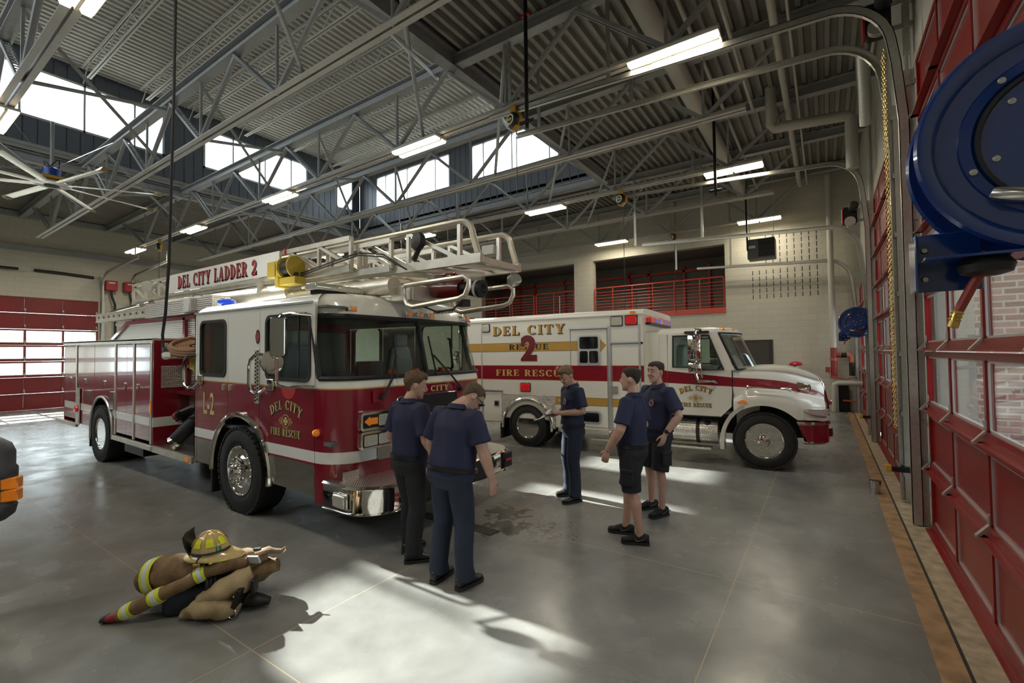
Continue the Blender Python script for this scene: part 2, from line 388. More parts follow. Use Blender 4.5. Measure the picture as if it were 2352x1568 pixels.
for i, w in enumerate(WB): window(i+5, XZ, *w, MY1, 1, [w[0]+(w[1]-w[0])*k for k in (.14, .45, .82)])
# ledger beam along the foot of the monitor walls and the edge beam on its near side
b = MB()
def ibeam(b, p0, p1, w, h, tf=.02, tw=.014):
    p0, p1 = Vector(p0), Vector(p1)
    for z in (h/2-tf/2, -h/2+tf/2): b.beam(p0+Vector((0, 0, z)), p1+Vector((0, 0, z)), w, tf)
    b.beam(p0, p1, tw, h-2*tf+.002)
ibeam(b, (MX0+.05, YF, ZD-.16), (MX0+.05, MY1, ZD-.16), .22, .26); ibeam(b, (MX0, MY1-.05, ZD-.16), (MX1, MY1-.05, ZD-.16), .22, .26); ibeam(b, (MX1, YF, ZD-.16), (MX1, MY1, ZD-.16), .24, .30)
b.bb(XL, XL+.12, YF, YB, 6.05, 6.25); b.bb(XL+.1, XL+.2, YF, YB, 7.3, 7.5)
struct(b.build('trim_5', M_steel, smooth=0))
# ================================================================ bay doors
DSEC = .6225
def bay_door(n, plane, s, y0, y1, nsec, glazed, sec=DSEC):
    """sectional door in the plane x = plane; room side is -s; children per section"""
    root = struct(empty('door_%d' % n, (plane, y0, 0)))
    def mp(u, v, d): return (plane-s*d, u, v)
    W_ = y1-y0; pw = W_/4
    for k in range(nsec):
        z0, z1 = k*sec+.006, (k+1)*sec-.006; gl = k in glazed
        b = MB(); rh = .085
        # frame: rails with a projecting ledge, stiles
        for za, zb in ((z0, z0+rh), (z1-.05, z1)):
            b.prism([(y0, za), (y1, za), (y1, zb), (y0, zb)], mp, -.02, .03)
        b.prism([(y0, z0), (y1, z0), (y1, z0+.012), (y0, z0+.012)], mp, .03, .085)      # ledge
        b.prism([(y0, z0+.012), (y1, z0+.012), (y1, z0+.03), (y0, z0+.03)], mp, .03, .045)
        for i in range(5):
            u = y0+i*pw; w = .045 if 0 < i < 4 else .06
            b.prism([(u-w if i == 4 else u-(w/2 if i else 0), z0), (u if i == 4 else u+(w/2 if i else w), z0), (u if i == 4 else u+(w/2 if i else w), z1), (u-w if i == 4 else u-(w/2 if i else 0), z1)], mp, -.02, .028)
        o = b.build('door_section', M_red, root, smooth=0)
        for i in range(4):
            u0, u1 = y0+i*pw+.03, y0+(i+1)*pw-.03; a, c = z0+rh+.004, z1-.054
            if gl:
                MB().prism([(u0, a), (u1, a), (u1, c), (u0, c)], mp, .0, .006).build('pane', M_doorglass, o, smooth=0)
            else:
                MB().prism([(u0, a), (u1, a), (u1, c), (u0, c)], mp, -.012, .004).build('door_panel', M_red, o, smooth=0)
        g = MB()
        for i in range(4):
            u0, u1 = y0+i*pw+.024, y0+(i+1)*pw-.024; a, c = z0+rh, z1-.05; t = .016
            for q in ([(u0, a), (u1, a), (u1, a+t), (u0, a+t)], [(u0, c-t), (u1, c-t), (u1, c), (u0, c)], [(u0, a), (u0+t, a), (u0+t, c), (u0, c)], [(u1-t, a), (u1, a), (u1, c), (u1-t, c)]):
                g.prism(q, mp, .004, .016)
        g.build('glazing_bead', M_alu if s > 0 or gl else M_red, o, smooth=0)
        if k:
            for i in range(5):
                u = y0+i*pw+(.05 if i == 0 else -.05 if i == 4 else 0); h = MB()
                h.prism([(u-.03, z0+.0), (u+.03, z0), (u+.03, z0+.012), (u-.03, z0+.012)], mp, .028, .10)
                h.prism([(u-.02, z0+.09), (u+.02, z0+.09), (u+.02, z0+.16), (u-.02, z0+.16)], mp, .028, .036)
                h.add([mp(u-.022, z0+.014, .1), mp(u+.022, z0+.014, .1), mp(u+.022, z0+.095, .034), mp(u-.022, z0+.095, .034), mp(u-.022, z0+.006, .08), mp(u+.022, z0+.006, .08), mp(u+.022, z0+.08, .03), mp(u-.022, z0+.08, .03)], [(0, 1, 2, 3), (4, 7, 6, 5), (0, 3, 7, 4), (1, 5, 6, 2)])
                h.build('hinge', M_galv, root, smooth=0)
    return root
PX = .90
bay_door(1, PX, 1, *DA, 8, (2, 3, 4)); bay_door(2, PX, 1, *DB, 8, (2, 3, 4)); bay_door(3, PX, 1, *DC, 6, (2, 3, 4))
for i, d in enumerate((LD, LD2, LD3, LD0)): bay_door((4, 6, 7, 8)[i], XL-.05, -1, *d, 7, (2, 3, 4), .616)
def track(y, s, top, hi, xe, label, plane=PX, sg=1):
    """galvanised lift track of a bay door: jamb angle, upright, bend and run under the roof"""
    t = thing('door_track', (plane-.1*sg, y, 0), label, 'door track', 'lift tracks of the bay doors')
    x = plane-.13*sg; R = .62
    pts = [(x, y, .02), (x, y, top-.55), (x-.05*sg, y, top+.1)]
    cx, cz = x-.08*sg-R*sg, hi-R
    for i in range(9):
        a = math.radians(8+82*i/8); pts.append((cx+sg*R*math.cos(a), y, cz+R*math.sin(a)))
    pts.append((xe, y, hi+.05*abs(xe-cx)))
    def strip(o0, o1, w0, w1):
        rows = []
        for i, p in enumerate(pts):
            q = Vector(pts[min(i+1, len(pts)-1)])-Vector(pts[max(i-1, 0)]); q.normalize(); nrm = Vector((-q.z, 0, q.x))*sg
            P = Vector(p); rows.append([P+nrm*a+Vector((0, s*w, 0)) for a, w in ((o0, w0), (o1, w0), (o1, w1), (o0, w1))])
        return MB().loft(rows)
    b = strip(-.045, .045, 0, .006); c = strip(.037, .045, 0, .055); d = strip(-.045, -.037, 0, .055); b.add(c.v, c.f); b.add(d.v, d.f)
    b.build('track_rail', M_galv, t, smooth=0)
    b = MB(); b.bb(plane-.035*sg, plane-.03*sg, y, y+s*.14, 0, top); b.bb(plane-.13*sg, plane-.03*sg, y+s*.05, y+s*.056, 0, top); b.build('jamb_angle', M_galv, t, smooth=0)
    for k in range(7):
        z = .35+k*(top-.5)/6; MB().bb(plane-.15*sg, plane-.02*sg, y+s*.03, y+s*.06, z-.03, z+.03).build('bracket', M_galv, t, smooth=0)
    for xx in ((-2.6, -4.4) if sg > 0 else (xe-.25,)):
        z = hi+.05*abs(xx-cx); zt = 6.1 if sg < 0 else 7.4
        MB().bb(xx-.03, xx+.03, y-.012, y+.012, z, zt).build('hanger', M_galv, t, smooth=0)
    return t
track(DA[1]+.05, 1, 4.95, 5.86, -4.85, 'steel door track beside the nearest bay door, at its far jamb')
track(DB[0]-.05, -1, 4.95, 5.90, -4.9, 'steel door track at the near jamb of the middle bay door')
track(DB[1]+.05, 1, 4.95, 5.86, -4.7, 'steel door track at the far jamb of the middle bay door')
track(DC[0]-.05, -1, 3.72, 4.69, -4.2, 'steel door track at the near jamb of the farthest right bay door')
track(DC[1]+.05, 1, 3.72, 4.63, -3.7, 'steel door track in the corner by the far block wall')
track(LD[1]+.06, 1, 4.3, 5.5, -21.0, 'steel door track at the right edge of the left wall red door', XL, -1)
track(LD2[0]-.06, -1, 4.3, 5.5, -21.0, 'steel door track left wall, behind the fire engine ladder', XL, -1)
# hoist operators of the doors
def operator(y, z, x, label):
    t = thing('door_operator', (x, y, z), label, 'door operator', 'motor operators of the bay doors')
    MB().bb(x-.11, x+.13, y-.10, y+.12, z-.16, z+.2).build('housing', M_blackm, t, bevel=.02)
    MB().bb(x-.14, x-.112, y-.11, y+.10, z-.16, z+.18).build('side_plate', mat('operator_red', (.3, .015, .02), .35), t, bevel=.005)
    MB().lathe([(.02, -.03), (.1, -.03), (.1, -.018), (.075, -.012), (.075, .012), (.1, .018), (.1, .03), (.02, .03)], (x+.0, y-.14, z-.13), (0, 1, 0), 20).build('chain_wheel', M_galv, t)
    MB().lathe([(.07, 0), (.09, .02), (.09, .22), (.06, .26)], (x+.06, y-.10, z+.16), (0, -1, 0), 18).build('motor', M_black, t)
    MB().tube([(x, y, z), (x, y+1.0, z)], .016, 10).build('shaft', M_galv, t)
    b = MB(); b.bb(x-.05, XR, y+.1, y+.16, z-.1, z-.04); b.bb(x-.05, XR, y+.1, y+.16, z+.2, z+.26); b.bb(XR-.1, XR-.04, y+.08, y+.18, z-.4, z+.5); b.build('mounting_frame', M_galv, t, smooth=0)
operator(6.95, 5.78, .60, 'black door operator with red plate above the nearest bay door pier')
operator(12.3, 4.75, .5, 'black door operator with red plate above the blue reel at the far pier')
b = MB()
def chain(b, x, y, z0, z1):
    n = int((z1-z0)/.034)
    for i in range(n):
        z = z0+i*.034; a = (i % 2)*PI/2; ca, sa = math.cos(a), math.sin(a)
        b.tube([(x+ca*.012*math.cos(k*PI/3), y+sa*.012*math.cos(k*PI/3), z+.022*math.sin(k*PI/3)) for k in range(6)], .0045, 4, closed=True)
HC = thing('hand_chain', (.66, 7.03, .98), 'looped brass hand chain hanging beside the nearest bay door', 'chain')
for yy in (6.95, 7.12): b = MB(); chain(b, .66, yy, .98, 5.5); b.build('chain_strand', mat('brass_chain', (.48, .36, .14), .35, .9), HC, smooth=60)
# ================================================================ roof trusses
def L_up(i): return ['nearest', 'second nearest', 'third', 'fourth', 'fifth', 'sixth', 'last'][i]
TY = [-.98, 1.57, 4.0, 6.54, 8.95, 11.6, 14.2, 16.85]; ZB, ZT = 6.13, 7.4
BN = [-1.75-2.75*k for k in range(8)]; TN = [-.35]+[-3.12-2.75*k for k in range(7)]+[-23.2]
def make_truss(y, label):
    t = thing('roof_truss', (0, y, ZB), label, 'roof truss', 'steel roof trusses running towards the bay doors')
    b = MB()
    for s in (-1, 1):
        b.bb(-22.5, -1.05, y+s*.018, y+s*.1, ZB-.008, ZB+.006); b.bb(-22.5, -1.05, y+s*.018, y+s*.028, ZB, ZB+.09)
    b.build('bottom_chord', M_chord, t, smooth=0)
    b = MB(); ibeam(b, (XL, y, ZT), (XR, y, ZT), .19, .22); b.build('top_chord', M_steel, t, smooth=0)
    for i, x in enumerate(BN):
        MB().bb(x-.02, x+.02, y-.02, y+.02, ZB, ZT-.1).build('vertical', M_steel, t, smooth=0)
        a = Vector((x, y, ZB+.03))
        for q, dbl in ((TN[i], 0), (TN[i+1], 1)):
            c = Vector((q, y, ZT-.1)); m = MB()
            if dbl:
                for s in (-.05, .05): m.beam(a+Vector((0, s, 0)), c+Vector((0, s, 0)), .03, .055)
                n = 14
                for k in range(n): p = a.lerp(c, (k+.5)/n); m.beam(p+Vector((0, -.045, 0)), p+Vector((0, .045, 0)), .03, .012)
            else: m.tube([a, c], .045, 8)
            m.build('diagonal', M_steel, t)
    return t
tl = ['steel roof truss overhead at the top left corner, before the first light row', 'steel roof truss carrying the ceiling light at the top left corner', 'steel roof truss with a bare pale bottom chord over the gear pile, no lights',
      'steel roof truss carrying the light row over the fire engine', 'steel roof truss just behind the fire engine light row, without lights', 'steel roof truss carrying the light row over the ambulance', 'steel roof truss beyond the ambulance, without lights', 'steel roof truss close to the far block wall']
T0 = make_truss(TY[0], tl[0])
for y, l in zip(TY[1:], tl[1:]):
    c = copy_tree(T0); c.location.y = y; c['label'] = l
# cross braces tying truss to truss
BRL = 'grey steel cross brace tying two neighbouring roof trusses together'
for i in range(1, len(TY)-1):
    for x in (-4.5, -10.0, -15.5):
        for a, c in ((((x-.2), TY[i], ZB+.1), (x-1.6, TY[i+1], ZT-.15)), ((x, TY[i], ZT-.15), (x-2.0, TY[i+1], ZB+.08))):
            o = MB().tube([a, c], .034, 6).build('cross_brace', M_steel); tag(o, BRL, 'cross brace', 'cross braces between the roof trusses')
# light bar joists under the raised roof
def joist(y, label):
    t = thing('bar_joist', (0, y, ZM), label, 'bar joist', 'cream bar joists under the raised roof'); x0, x1 = MX0+.25, MX1-.05
    for z in (ZM-.03, ZM-.52):
        b = MB()
        for s in (-1, 1): b.bb(x0+(.5 if z < ZM-.3 else 0), x1, y+s*.012, y+s*.055, z-.006, z+.004); b.bb(x0+(.5 if z < ZM-.3 else 0), x1, y+s*.012, y+s*.02, z-.05 if z > ZM-.3 else z, z if z > ZM-.3 else z+.05)
        b.build('chord', M_joist, t, smooth=0)
    b = MB(); n = 22; st = (x1-x0)/n
    for i in range(n): b.beam((x0+i*st, y, ZM-.04 if i % 2 else ZM-.5), (x0+(i+1)*st, y, ZM-.5 if i % 2 else ZM-.04), .022, .022)
    b.build('web_bars', M_joist, t, smooth=0); return t
jl = [(.55, 'cream bar joist under the raised roof, nearest the camera'), (2.25, 'cream bar joist under the raised roof beside the top left ceiling light'), (3.98, 'cream bar joist under the raised roof, crossed by the hanging black cord'), (5.35, 'cream bar joist under the raised roof, fourth from the camera'), (6.65, 'cream bar joist under the raised roof, fifth from the camera'), (8.25, 'cream bar joist under the raised roof, sixth from the camera'), (9.95, 'cream bar joist under the raised roof, next to last before the far windows'), (11.7, 'cream bar joist under the raised roof, last before the far windows')]
J0 = joist(*jl[0])
for y, l in jl[1:]:
    c = copy_tree(J0); c.location.y = y; c['label'] = l
# ================================================================ ceiling lights
M_lens = mat('lamp_lens', (1, .95, .8), .4, emit=((1, .83, .50), 11)); M_fix = mat('lamp_housing', (.7, .7, .66), .4)
LX = [-1.66, -6.64, -11.72, -16.85, -21.95]; LY = [1.57, 6.54, 11.6, 16.6]
lrow = {-3.7: 'behind the camera', 1.57: 'over the gear pile', 6.54: 'over the fire engine side of the roof', 11.6: 'over the ambulance', 16.6: 'along the far block wall'}
lnth = ['nearest the bay doors', 'second from the bay doors', 'third from the bay doors', 'fourth from the bay doors', 'farthest from the bay doors']
def make_light(gap):
    t = thing('ceiling_light', (0, 0, 6.04), '', 'ceiling light', 'twin-strip ceiling lights')
    MB().bb(-.62, .62, -.17, .17, 6.06, 6.11).build('housing', M_fix, t, bevel=.008)
    for s in (-.095, .095):
        for a, c in (((-.6, .6),) if not gap else ((-.6, -.025), (.025, .6))): MB().prism([(s-.062, 6.062), (s+.062, 6.062), (s+.045, 6.02), (s-.045, 6.02)], lambda u, v, d: (d, u, v), a, c).build('lens', M_lens, t, smooth=0)
    MB().bb(-.6, .6, -.018, .018, 6.03, 6.062).build('spine', M_fix, t, smooth=0)
    return t
ld = bpy.data.lights.new('lamp_glow', 'AREA'); ld.shape = 'RECTANGLE'; ld.size = 1.15; ld.size_y = .085; ld.energy = 23; ld.color = (1, .91, .75)
first = None
for y in LY:
    for i, x in enumerate(LX):
        if (y > 12 and i > 1): continue
        lab = 'twin-strip ceiling light %s, %s' % (lrow[y], lnth[i])
        if first is None: first = [make_light(1), make_light(0)]; t = first[0]
        elif i == 1 and first[1] is not None: t = first[1]; first[1] = None; plain = t
        else: t = copy_tree(first[0] if i == 0 else plain)
        t.location = (x, y, 6.04); t['label'] = lab
        for s in (-.095, .095): lo = bpy.data.objects.new('lamp_glow', ld); COL.objects.link(lo); lo.location = (x, y+s, 6.014)
for x in LX[:3]:
    lo = bpy.data.objects.new('lamp_glow', ld); COL.objects.link(lo); lo.location = (x, -3.7, 6.005)
# ================================================================ lettering
def _rc(a, b, c, d): return [(a, b), (c, b), (c, d), (a, d)]
def _as(cx, cy, ox, oy, ix, iy, a0, a1, n=14):
    q = []
    for i in range(n):
        t, u = math.radians(a0+(a1-a0)*i/n), math.radians(a0+(a1-a0)*(i+1)/n)
        q.append([(cx+ix*math.cos(t), cy+iy*math.sin(t)), (cx+ox*math.cos(t), cy+oy*math.sin(t)), (cx+ox*math.cos(u), cy+oy*math.sin(u)), (cx+ix*math.cos(u), cy+iy*math.sin(u))])
    return q
_stem = [_rc(.08, 0, .28, 1), _rc(0, 0, .2, .07), _rc(0, .93, .2, 1)]
GL = {
 'D': (.78, _stem+[_rc(.2, 0, .29, .08), _rc(.2, .92, .29, 1)]+_as(.27, .5, .46, .5, .25, .42, -90, 90)),
 'E': (.70, _stem+[_rc(.2, .92, .6, 1), _rc(.53, .7, .6, 1), _rc(.2, 0, .64, .08), _rc(.57, 0, .64, .3), _rc(.2, .46, .48, .54), _rc(.43, .36, .48, .64)]),
 'L': (.66, _stem+[_rc(.2, .93, .37, 1), _rc(.2, 0, .61, .08), _rc(.54, 0, .61, .32)]),
 'C': (.76, _as(.39, .5, .37, .5, .17, .42, 42, 318, 22)+[_rc(.6, .64, .67, .98), _rc(.6, .02, .67, .2)]),
 'I': (.42, [_rc(.1, 0, .3, 1), _rc(0, 0, .4, .07), _rc(0, .93, .4, 1)]),
 'T': (.74, [_rc(.25, 0, .45, 1), _rc(.14, 0, .56, .07), _rc(0, .92, .7, 1), _rc(0, .68, .06, 1), _rc(.64, .68, .7, 1)]),
 'Y': (.80, [_rc(.29, 0, .49, .5), _rc(.18, 0, .6, .07), [(.05, 1), (.27, 1), (.49, .48), (.29, .42)], [(.6, 1), (.69, 1), (.49, .42), (.37, .44)], _rc(0, .93, .35, 1), _rc(.5, .93, .78, 1)]),
 'A': (.82, [[(.06, 0), (.14, 0), (.42, 1), (.33, 1)], [(.33, 1), (.47, 1), (.73, 0), (.51, 0)], _rc(.19, .27, .58, .35), _rc(0, 0, .26, .07), _rc(.42, 0, .8, .07)]),
 'R': (.80, _stem+[_rc(.2, .92, .32, 1), _rc(.2, .46, .32, .54), [(.28, .5), (.48, .5), (.74, 0), (.54, 0)], _rc(.5, 0, .8, .07), _rc(.2, 0, .36, .07)]+_as(.3, .73, .37, .27, .17, .19, -90, 90)),
 'F': (.68, _stem+[_rc(.2, .92, .6, 1), _rc(.53, .7, .6, 1), _rc(.2, .46, .48, .54), _rc(.43, .36, .48, .64), _rc(.2, 0, .37, .07)]),
 'S': (.64, _as(.31, .73, .28, .27, .1, .19, 25, 270)+_as(.31, .27, .29, .27, .1, .19, -155, 90)+[_rc(.5, .7, .56, .98), _rc(.03, .02, .09, .3)]),
 'U': (.82, [_rc(.08, .3, .28, 1), _rc(.6, .3, .69, 1), _rc(0, .93, .37, 1), _rc(.5, .93, .8, 1)]+_as(.385, .34, .305, .34, .21, .26, 180, 360)),
 '2': (.66, _as(.31, .7, .29, .3, .1, .21, -30, 190)+[[(.40, .60), (.57, .56), (.24, .14), (.02, 0), (.02, .12)], _rc(.02, 0, .62, .17), _rc(.56, 0, .62, .3)]),
 ' ': (.42, [])}
def lettering(name, text, mp, u0, v0, h, m, parent, width=None, d=.003, th=.002, shadow=None, arch=None, sp=.07, label=None):
    """serif lettering laid on a surface by mp(u, v, d); arch = (rise) bends the baseline up in the middle"""
    tot = sum(GL[c][0] for c in text)+sp*(len(text)-1); W_ = width or tot*h; kx = W_/tot
    def layer(dd, du, dv):
        b = MB(); x = 0
        for c in text:
            w, polys = GL[c]
            for P in polys:
                def q(px, py):
                    U = (x+px)*kx
                    if arch:
                        f = 2*U/W_-1; a = arch*(1-f*f); sl = -4*f*arch/W_; return (u0+U-sl*py*h*.55, v0+a+py*h)
                    return (u0+U, v0+py*h)
                b.prism([(a+du, e+dv) for a, e in (q(*p) for p in P)], lambda u, v, t: mp(u, v, t), dd, dd+th)
            x += w+sp
        return b
    o = layer(d, 0, 0).build(name, m, parent, smooth=0)
    if shadow: layer(d-th*.9, h*.09, -h*.07).build(name+'_shadow', shadow, parent, smooth=0)
    return o
def sans(name, text, mp, u0, v0, h, m, parent, kx=1, bold=.02, d=.003):
    c = bpy.data.curves.new(name, 'FONT'); c.body = text; c.size = 1; c.offset = bold; o = bpy.data.objects.new(name, c); COL.objects.link(o)
    dg = bpy.context.evaluated_depsgraph_get(); me = bpy.data.meshes.new_from_object(o.evaluated_get(dg)); bpy.data.objects.remove(o); bpy.data.curves.remove(c)
    xs = [v.co.x for v in me.vertices]; ys = [v.co.y for v in me.vertices]; s = h/(max(ys)-min(ys))
    for v in me.vertices: v.co = mp(u0+(v.co.x-min(xs))*s*kx, v0+(v.co.y-min(ys))*s, d)
    me.materials.clear(); me.materials.append(m)
    q = bpy.data.objects.new(name, me); COL.objects.link(q); adopt(q, parent); return q
# ================================================================ vehicle materials and shared parts
M_tred = mat('deep_red_enamel', (.23, .007, .022), .22, 0, coat=1); M_twhite = mat('white_enamel', (.80, .785, .71), .25, 0, coat=.8)
M_chrome = mat('chrome', (.78, .76, .72), .06, 1); M_steelp = mat('polished_steel_skirt', (.55, .54, .52), .16, 1); M_alub = mat('brushed_aluminium', (.72, .68, .59), .36, .75, (6, .12))
M_tread = diamond_mat('tread_plate', (.74, .71, .66), .32); M_tire = mat('tyre_rubber', (.018, .018, .018), .72, 0, (14, .2), (40, .15)); M_gold = mat('gold_leaf', (.55, .38, .10), .35, .3)
M_goldp = mat('pale_gold', (.60, .50, .20), .35); M_blk = mat('black_paint', (.01, .01, .01), .4); M_amber = mat('amber_lens', (.80, .22, .02), .2, emit=((1, .3, .02), .12), coat=1)
M_redl = mat('red_lens', (.55, .012, .02), .15, emit=((1, .02, .02), .15), coat=1); M_bluel = mat('blue_lens', (.02, .07, .55), .15, emit=((.03, .1, 1), .3), coat=1)
M_lamp = mat('clear_lamp', (.68, .68, .62), .12, .5, (60, .25), coat=1); M_cabglass = glass_mat('cab_glass', (.80, .87, .83), .9, .0, .05); M_dkglass = glass_mat('tinted_glass', (.10, .11, .12), .9, .0, .08)
M_int = mat('cab_interior_grey', (.16, .165, .165), .7); M_seat = mat('grey_vinyl_seat', (.26, .29, .30), .55); M_intred = mat('cab_interior_red', (.24, .010, .02), .4); M_whl = mat('white_stripe', (.82, .82, .79), .3, coat=.6)
def wheel(parent, x, y, z, R, w, s, hub=.0, rimr=.56, nuts=10, tilt=0, label=None):
    """tyre with rim, hand holes, hub and nuts; s = side the outer face points to (along Y)"""
    ti = MB(); q = w/2
    prof = [(R*rimr, -q*.86), (R*.72, -q), (R*.9, -q*.98), (R*.975, -q*.82)]
    for k in range(5): a = -q*.7+k*q*.32; prof += [(R, a), (R, a+q*.2), (R*.982, a+q*.22), (R*.982, a+q*.3)]
    prof += [(R*.975, q*.82), (R*.9, q*.98), (R*.72, q), (R*.68, q*1.0), (R*.66, q*.97), (R*rimr, q*.86)]
    ti.lathe(prof, (x, y, z), (0, s, 0), 48, close=True)
    for k in range(44):
        a = 2*PI*k/44
        for e in (-1, 1):
            c = Vector((x+R*.972*math.cos(a), y+s*e*q*.84, z+R*.972*math.sin(a))); ti.box(*c, .055, .05, .03, Matrix.Rotation(-a+PI/2, 3, 'Y'))
    t = ti.build('tyre', M_tire, parent, smooth=40)
    r = R*rimr; b = MB()
    b.lathe([(r*1.0, q*.84), (r*1.02, q*.92), (r*.97, q*.93), (r*.93, q*.80), (r*.90, q*.45), (r*.86, q*.40+hub*.2), (r*.60, q*.36+hub), (r*.56, q*.40+hub), (r*.0, q*.41+hub)], (x, y, z), (0, s, 0), 40)
    o = b.build('rim', M_chrome, t, smooth=35)
    h = MB()
    for k in range(8 if nuts < 10 else 5):
        a = 2*PI*(k+.5)/(8 if nuts < 10 else 5); rr = r*.74; e = Matrix.Rotation(-a, 3, 'Y')
        h.lathe([(r*.085, 0), (r*.085, .012)], (x+rr*math.cos(a), y+s*(q*.385+hub*.62), z+rr*math.sin(a)), (0, s, 0), 12)
    h.build('hand_holes', M_blk, o)
    n = MB()
    for k in range(nuts):
        a = 2*PI*k/nuts; rr = r*.47; p = (x+rr*math.cos(a), y+s*(q*.40+hub), z+rr*math.sin(a))
        n.lathe([(.019, 0), (.019, .03), (.012, .045), (.0, .05)], p, (0, s, 0), 8)
    n.build('wheel_nuts', M_chrome, o)
    c = MB(); c.lathe([(r*.36, q*.40+hub), (r*.34, q*.40+hub+.05), (r*.25, q*.4+hub+.085), (r*.12, q*.4+hub+.09), (0, q*.4+hub+.1)], (x, y, z), (0, s, 0), 24); c.build('hub_cap', M_chrome, o)
    return t
def side_panel(x0, x1, z0, z1, arch, step=.06):
    """quads for a strip of the side, its lower edge cut by arch(x)"""
    q = []; n = max(1, int((x1-x0)/step)); st = (x1-x0)/n
    for i in range(n):
        a, c = x0+i*st, x0+(i+1)*st; za, zc = max(z0, arch(a)), max(z0, arch(c))
        if za >= z1 and zc >= z1: continue
        za, zc = min(za, z1), min(zc, z1); q.append([(a, za), (c, zc), (c, z1), (a, z1)])
    return q
def maltese(b, mp, u, v, r, d, th=.002):
    for k in range(4):
        a = k*PI/2; ca, sa = math.cos(a), math.sin(a)
        f = lambda p: (u+p[0]*ca-p[1]*sa, v+p[0]*sa+p[1]*ca)
        b.prism([f(p) for p in ((.12*r, -.15*r), (.9*r, -.55*r), (1.0*r, 0), (.9*r, .55*r), (.12*r, .15*r))], mp, d, d+th)
def crest(name, parent, mp, u, v, r, m, d=.003):
    """round fire-service crest with scrolls at both sides"""
    b = MB(); maltese(b, mp, u, v, r*.62, d)
    n = 28
    for k in range(n):
        a, c = 2*PI*k/n, 2*PI*(k+1)/n
        b.prism([(u+r*math.cos(a), v+r*math.sin(a)), (u+r*math.cos(c), v+r*math.sin(c)), (u+r*.9*math.cos(c), v+r*.9*math.sin(c)), (u+r*.9*math.cos(a), v+r*.9*math.sin(a))], mp, d, d+.002)
    for s in (-1, 1):
        for cx, cy, rr in ((1.32, .28, .24), (1.32, -.28, .24), (1.72, 0, .2)):
            for k in range(10):
                a, c = 2*PI*k/12, 2*PI*(k+1)/12; P = lambda t, f: (u+s*r*(cx+rr*f*math.cos(t)), v+r*(cy+rr*f*math.sin(t)))
                b.prism([P(a, 1), P(c, 1), P(c, .66), P(a, .66)], mp, d, d+.002)
    return b.build(name, m, parent, smooth=0)
# ================================================================ the ladder fire engine
FT = thing('fire_engine', (-6.5, 4.1, 0), 'white over red ladder fire engine with an aluminium ladder lying along its roof', 'fire engine')
Y0, Y1, YC = 2.85, 5.35, 4.1
near = lambda u, v, d: (u, Y0-d, v)
far = lambda u, v, d: (u, Y1+d, v)
front = lambda u, v, d: (-4.05+d, u, v)
nocut = lambda x: 0
FWX, RWX = -5.99, -11.2
def farch(x): r = .70; d = x-(FWX-.02); return .50+math.sqrt(max(0, r*r-d*d)) if abs(d) < r else 0
def rarch(x): r = .62; d = x-RWX; return .52+math.sqrt(max(0, r*r-d*d)) if abs(d) < r else 0
bands = [(.47, .785, 0), (.785, .81, 1), (.81, .93, 2), (.93, .955, 1), (.955, 1.575, 1), (1.575, 1.59, 4), (1.59, 1.66, 3)]
CABM = [M_steelp, M_tred, M_whl, M_twhite, M_gold]
CX0, CX1 = -7.3, -4.45
def outline(z):
    """half plan of the cab front, from the near seam to the centre and on to the far seam"""
    k = max(0, z-1.6); fx = -4.05-.26*k; P = [(CX1, Y0+.03*k)]
    r = .36
    for i in range(1, 9):
        a = math.radians(-90+90*i/8); P.append((fx-r-.03+(r)*math.cos(a), Y0+.03*k+r+(r)*math.sin(a)))
    for i in range(1, 6): t = i/6; y = Y0+.03*k+r+(Y1-Y0-.06*k-2*r)*t; P.append((fx, y))
    return P+[(x, 2*YC-y) for x, y in reversed(P[:9])]
def cab_front(bandlist, zf=lambda z: z):
    b = MB()
    for z0, z1, k in bandlist:
        b.k = k; A, C = outline(z0), outline(z1)
        b.grid([[(x, y, zf(z0)) for x, y in A], [(x, y, zf(z1)) for x, y in C]])
    return b
# lower cab: front skin and sides
cab_front([(.40, .785, 1)]+bands[1:]).build('cab_front_panel', CABM, FT, smooth=30)
def side_skin(name, mp, x0, x1, arch, bl, extra=()):
    b = MB()
    for z0, z1, k in bl:
        b.k = k
        for q in side_panel(x0, x1, z0, z1, arch): b.prism(q, mp, -.004, 0)
    for q, k in extra: b.k = k; b.prism(q, mp, -.004, 0)
    return b.build(name, CABM, FT, smooth=0)
def upper(x0, x1, wx0, wx1, wz0, wz1):
    e = [([(x0, 1.66), (wx0, 1.66), (wx0, 2.50), (x0, 2.50)], 3), ([(wx1, 1.66), (x1, 1.66), (x1, 2.50), (wx1, 2.50)], 3), ([(wx0, wz1), (wx1, wz1), (wx1, 2.50), (wx0, 2.50)], 3)]
    if wz0 > 1.66: e.append(([(wx0, 1.66), (wx1, 1.66), (wx1, wz0), (wx0, wz0)], 3))
    return e
g = .008
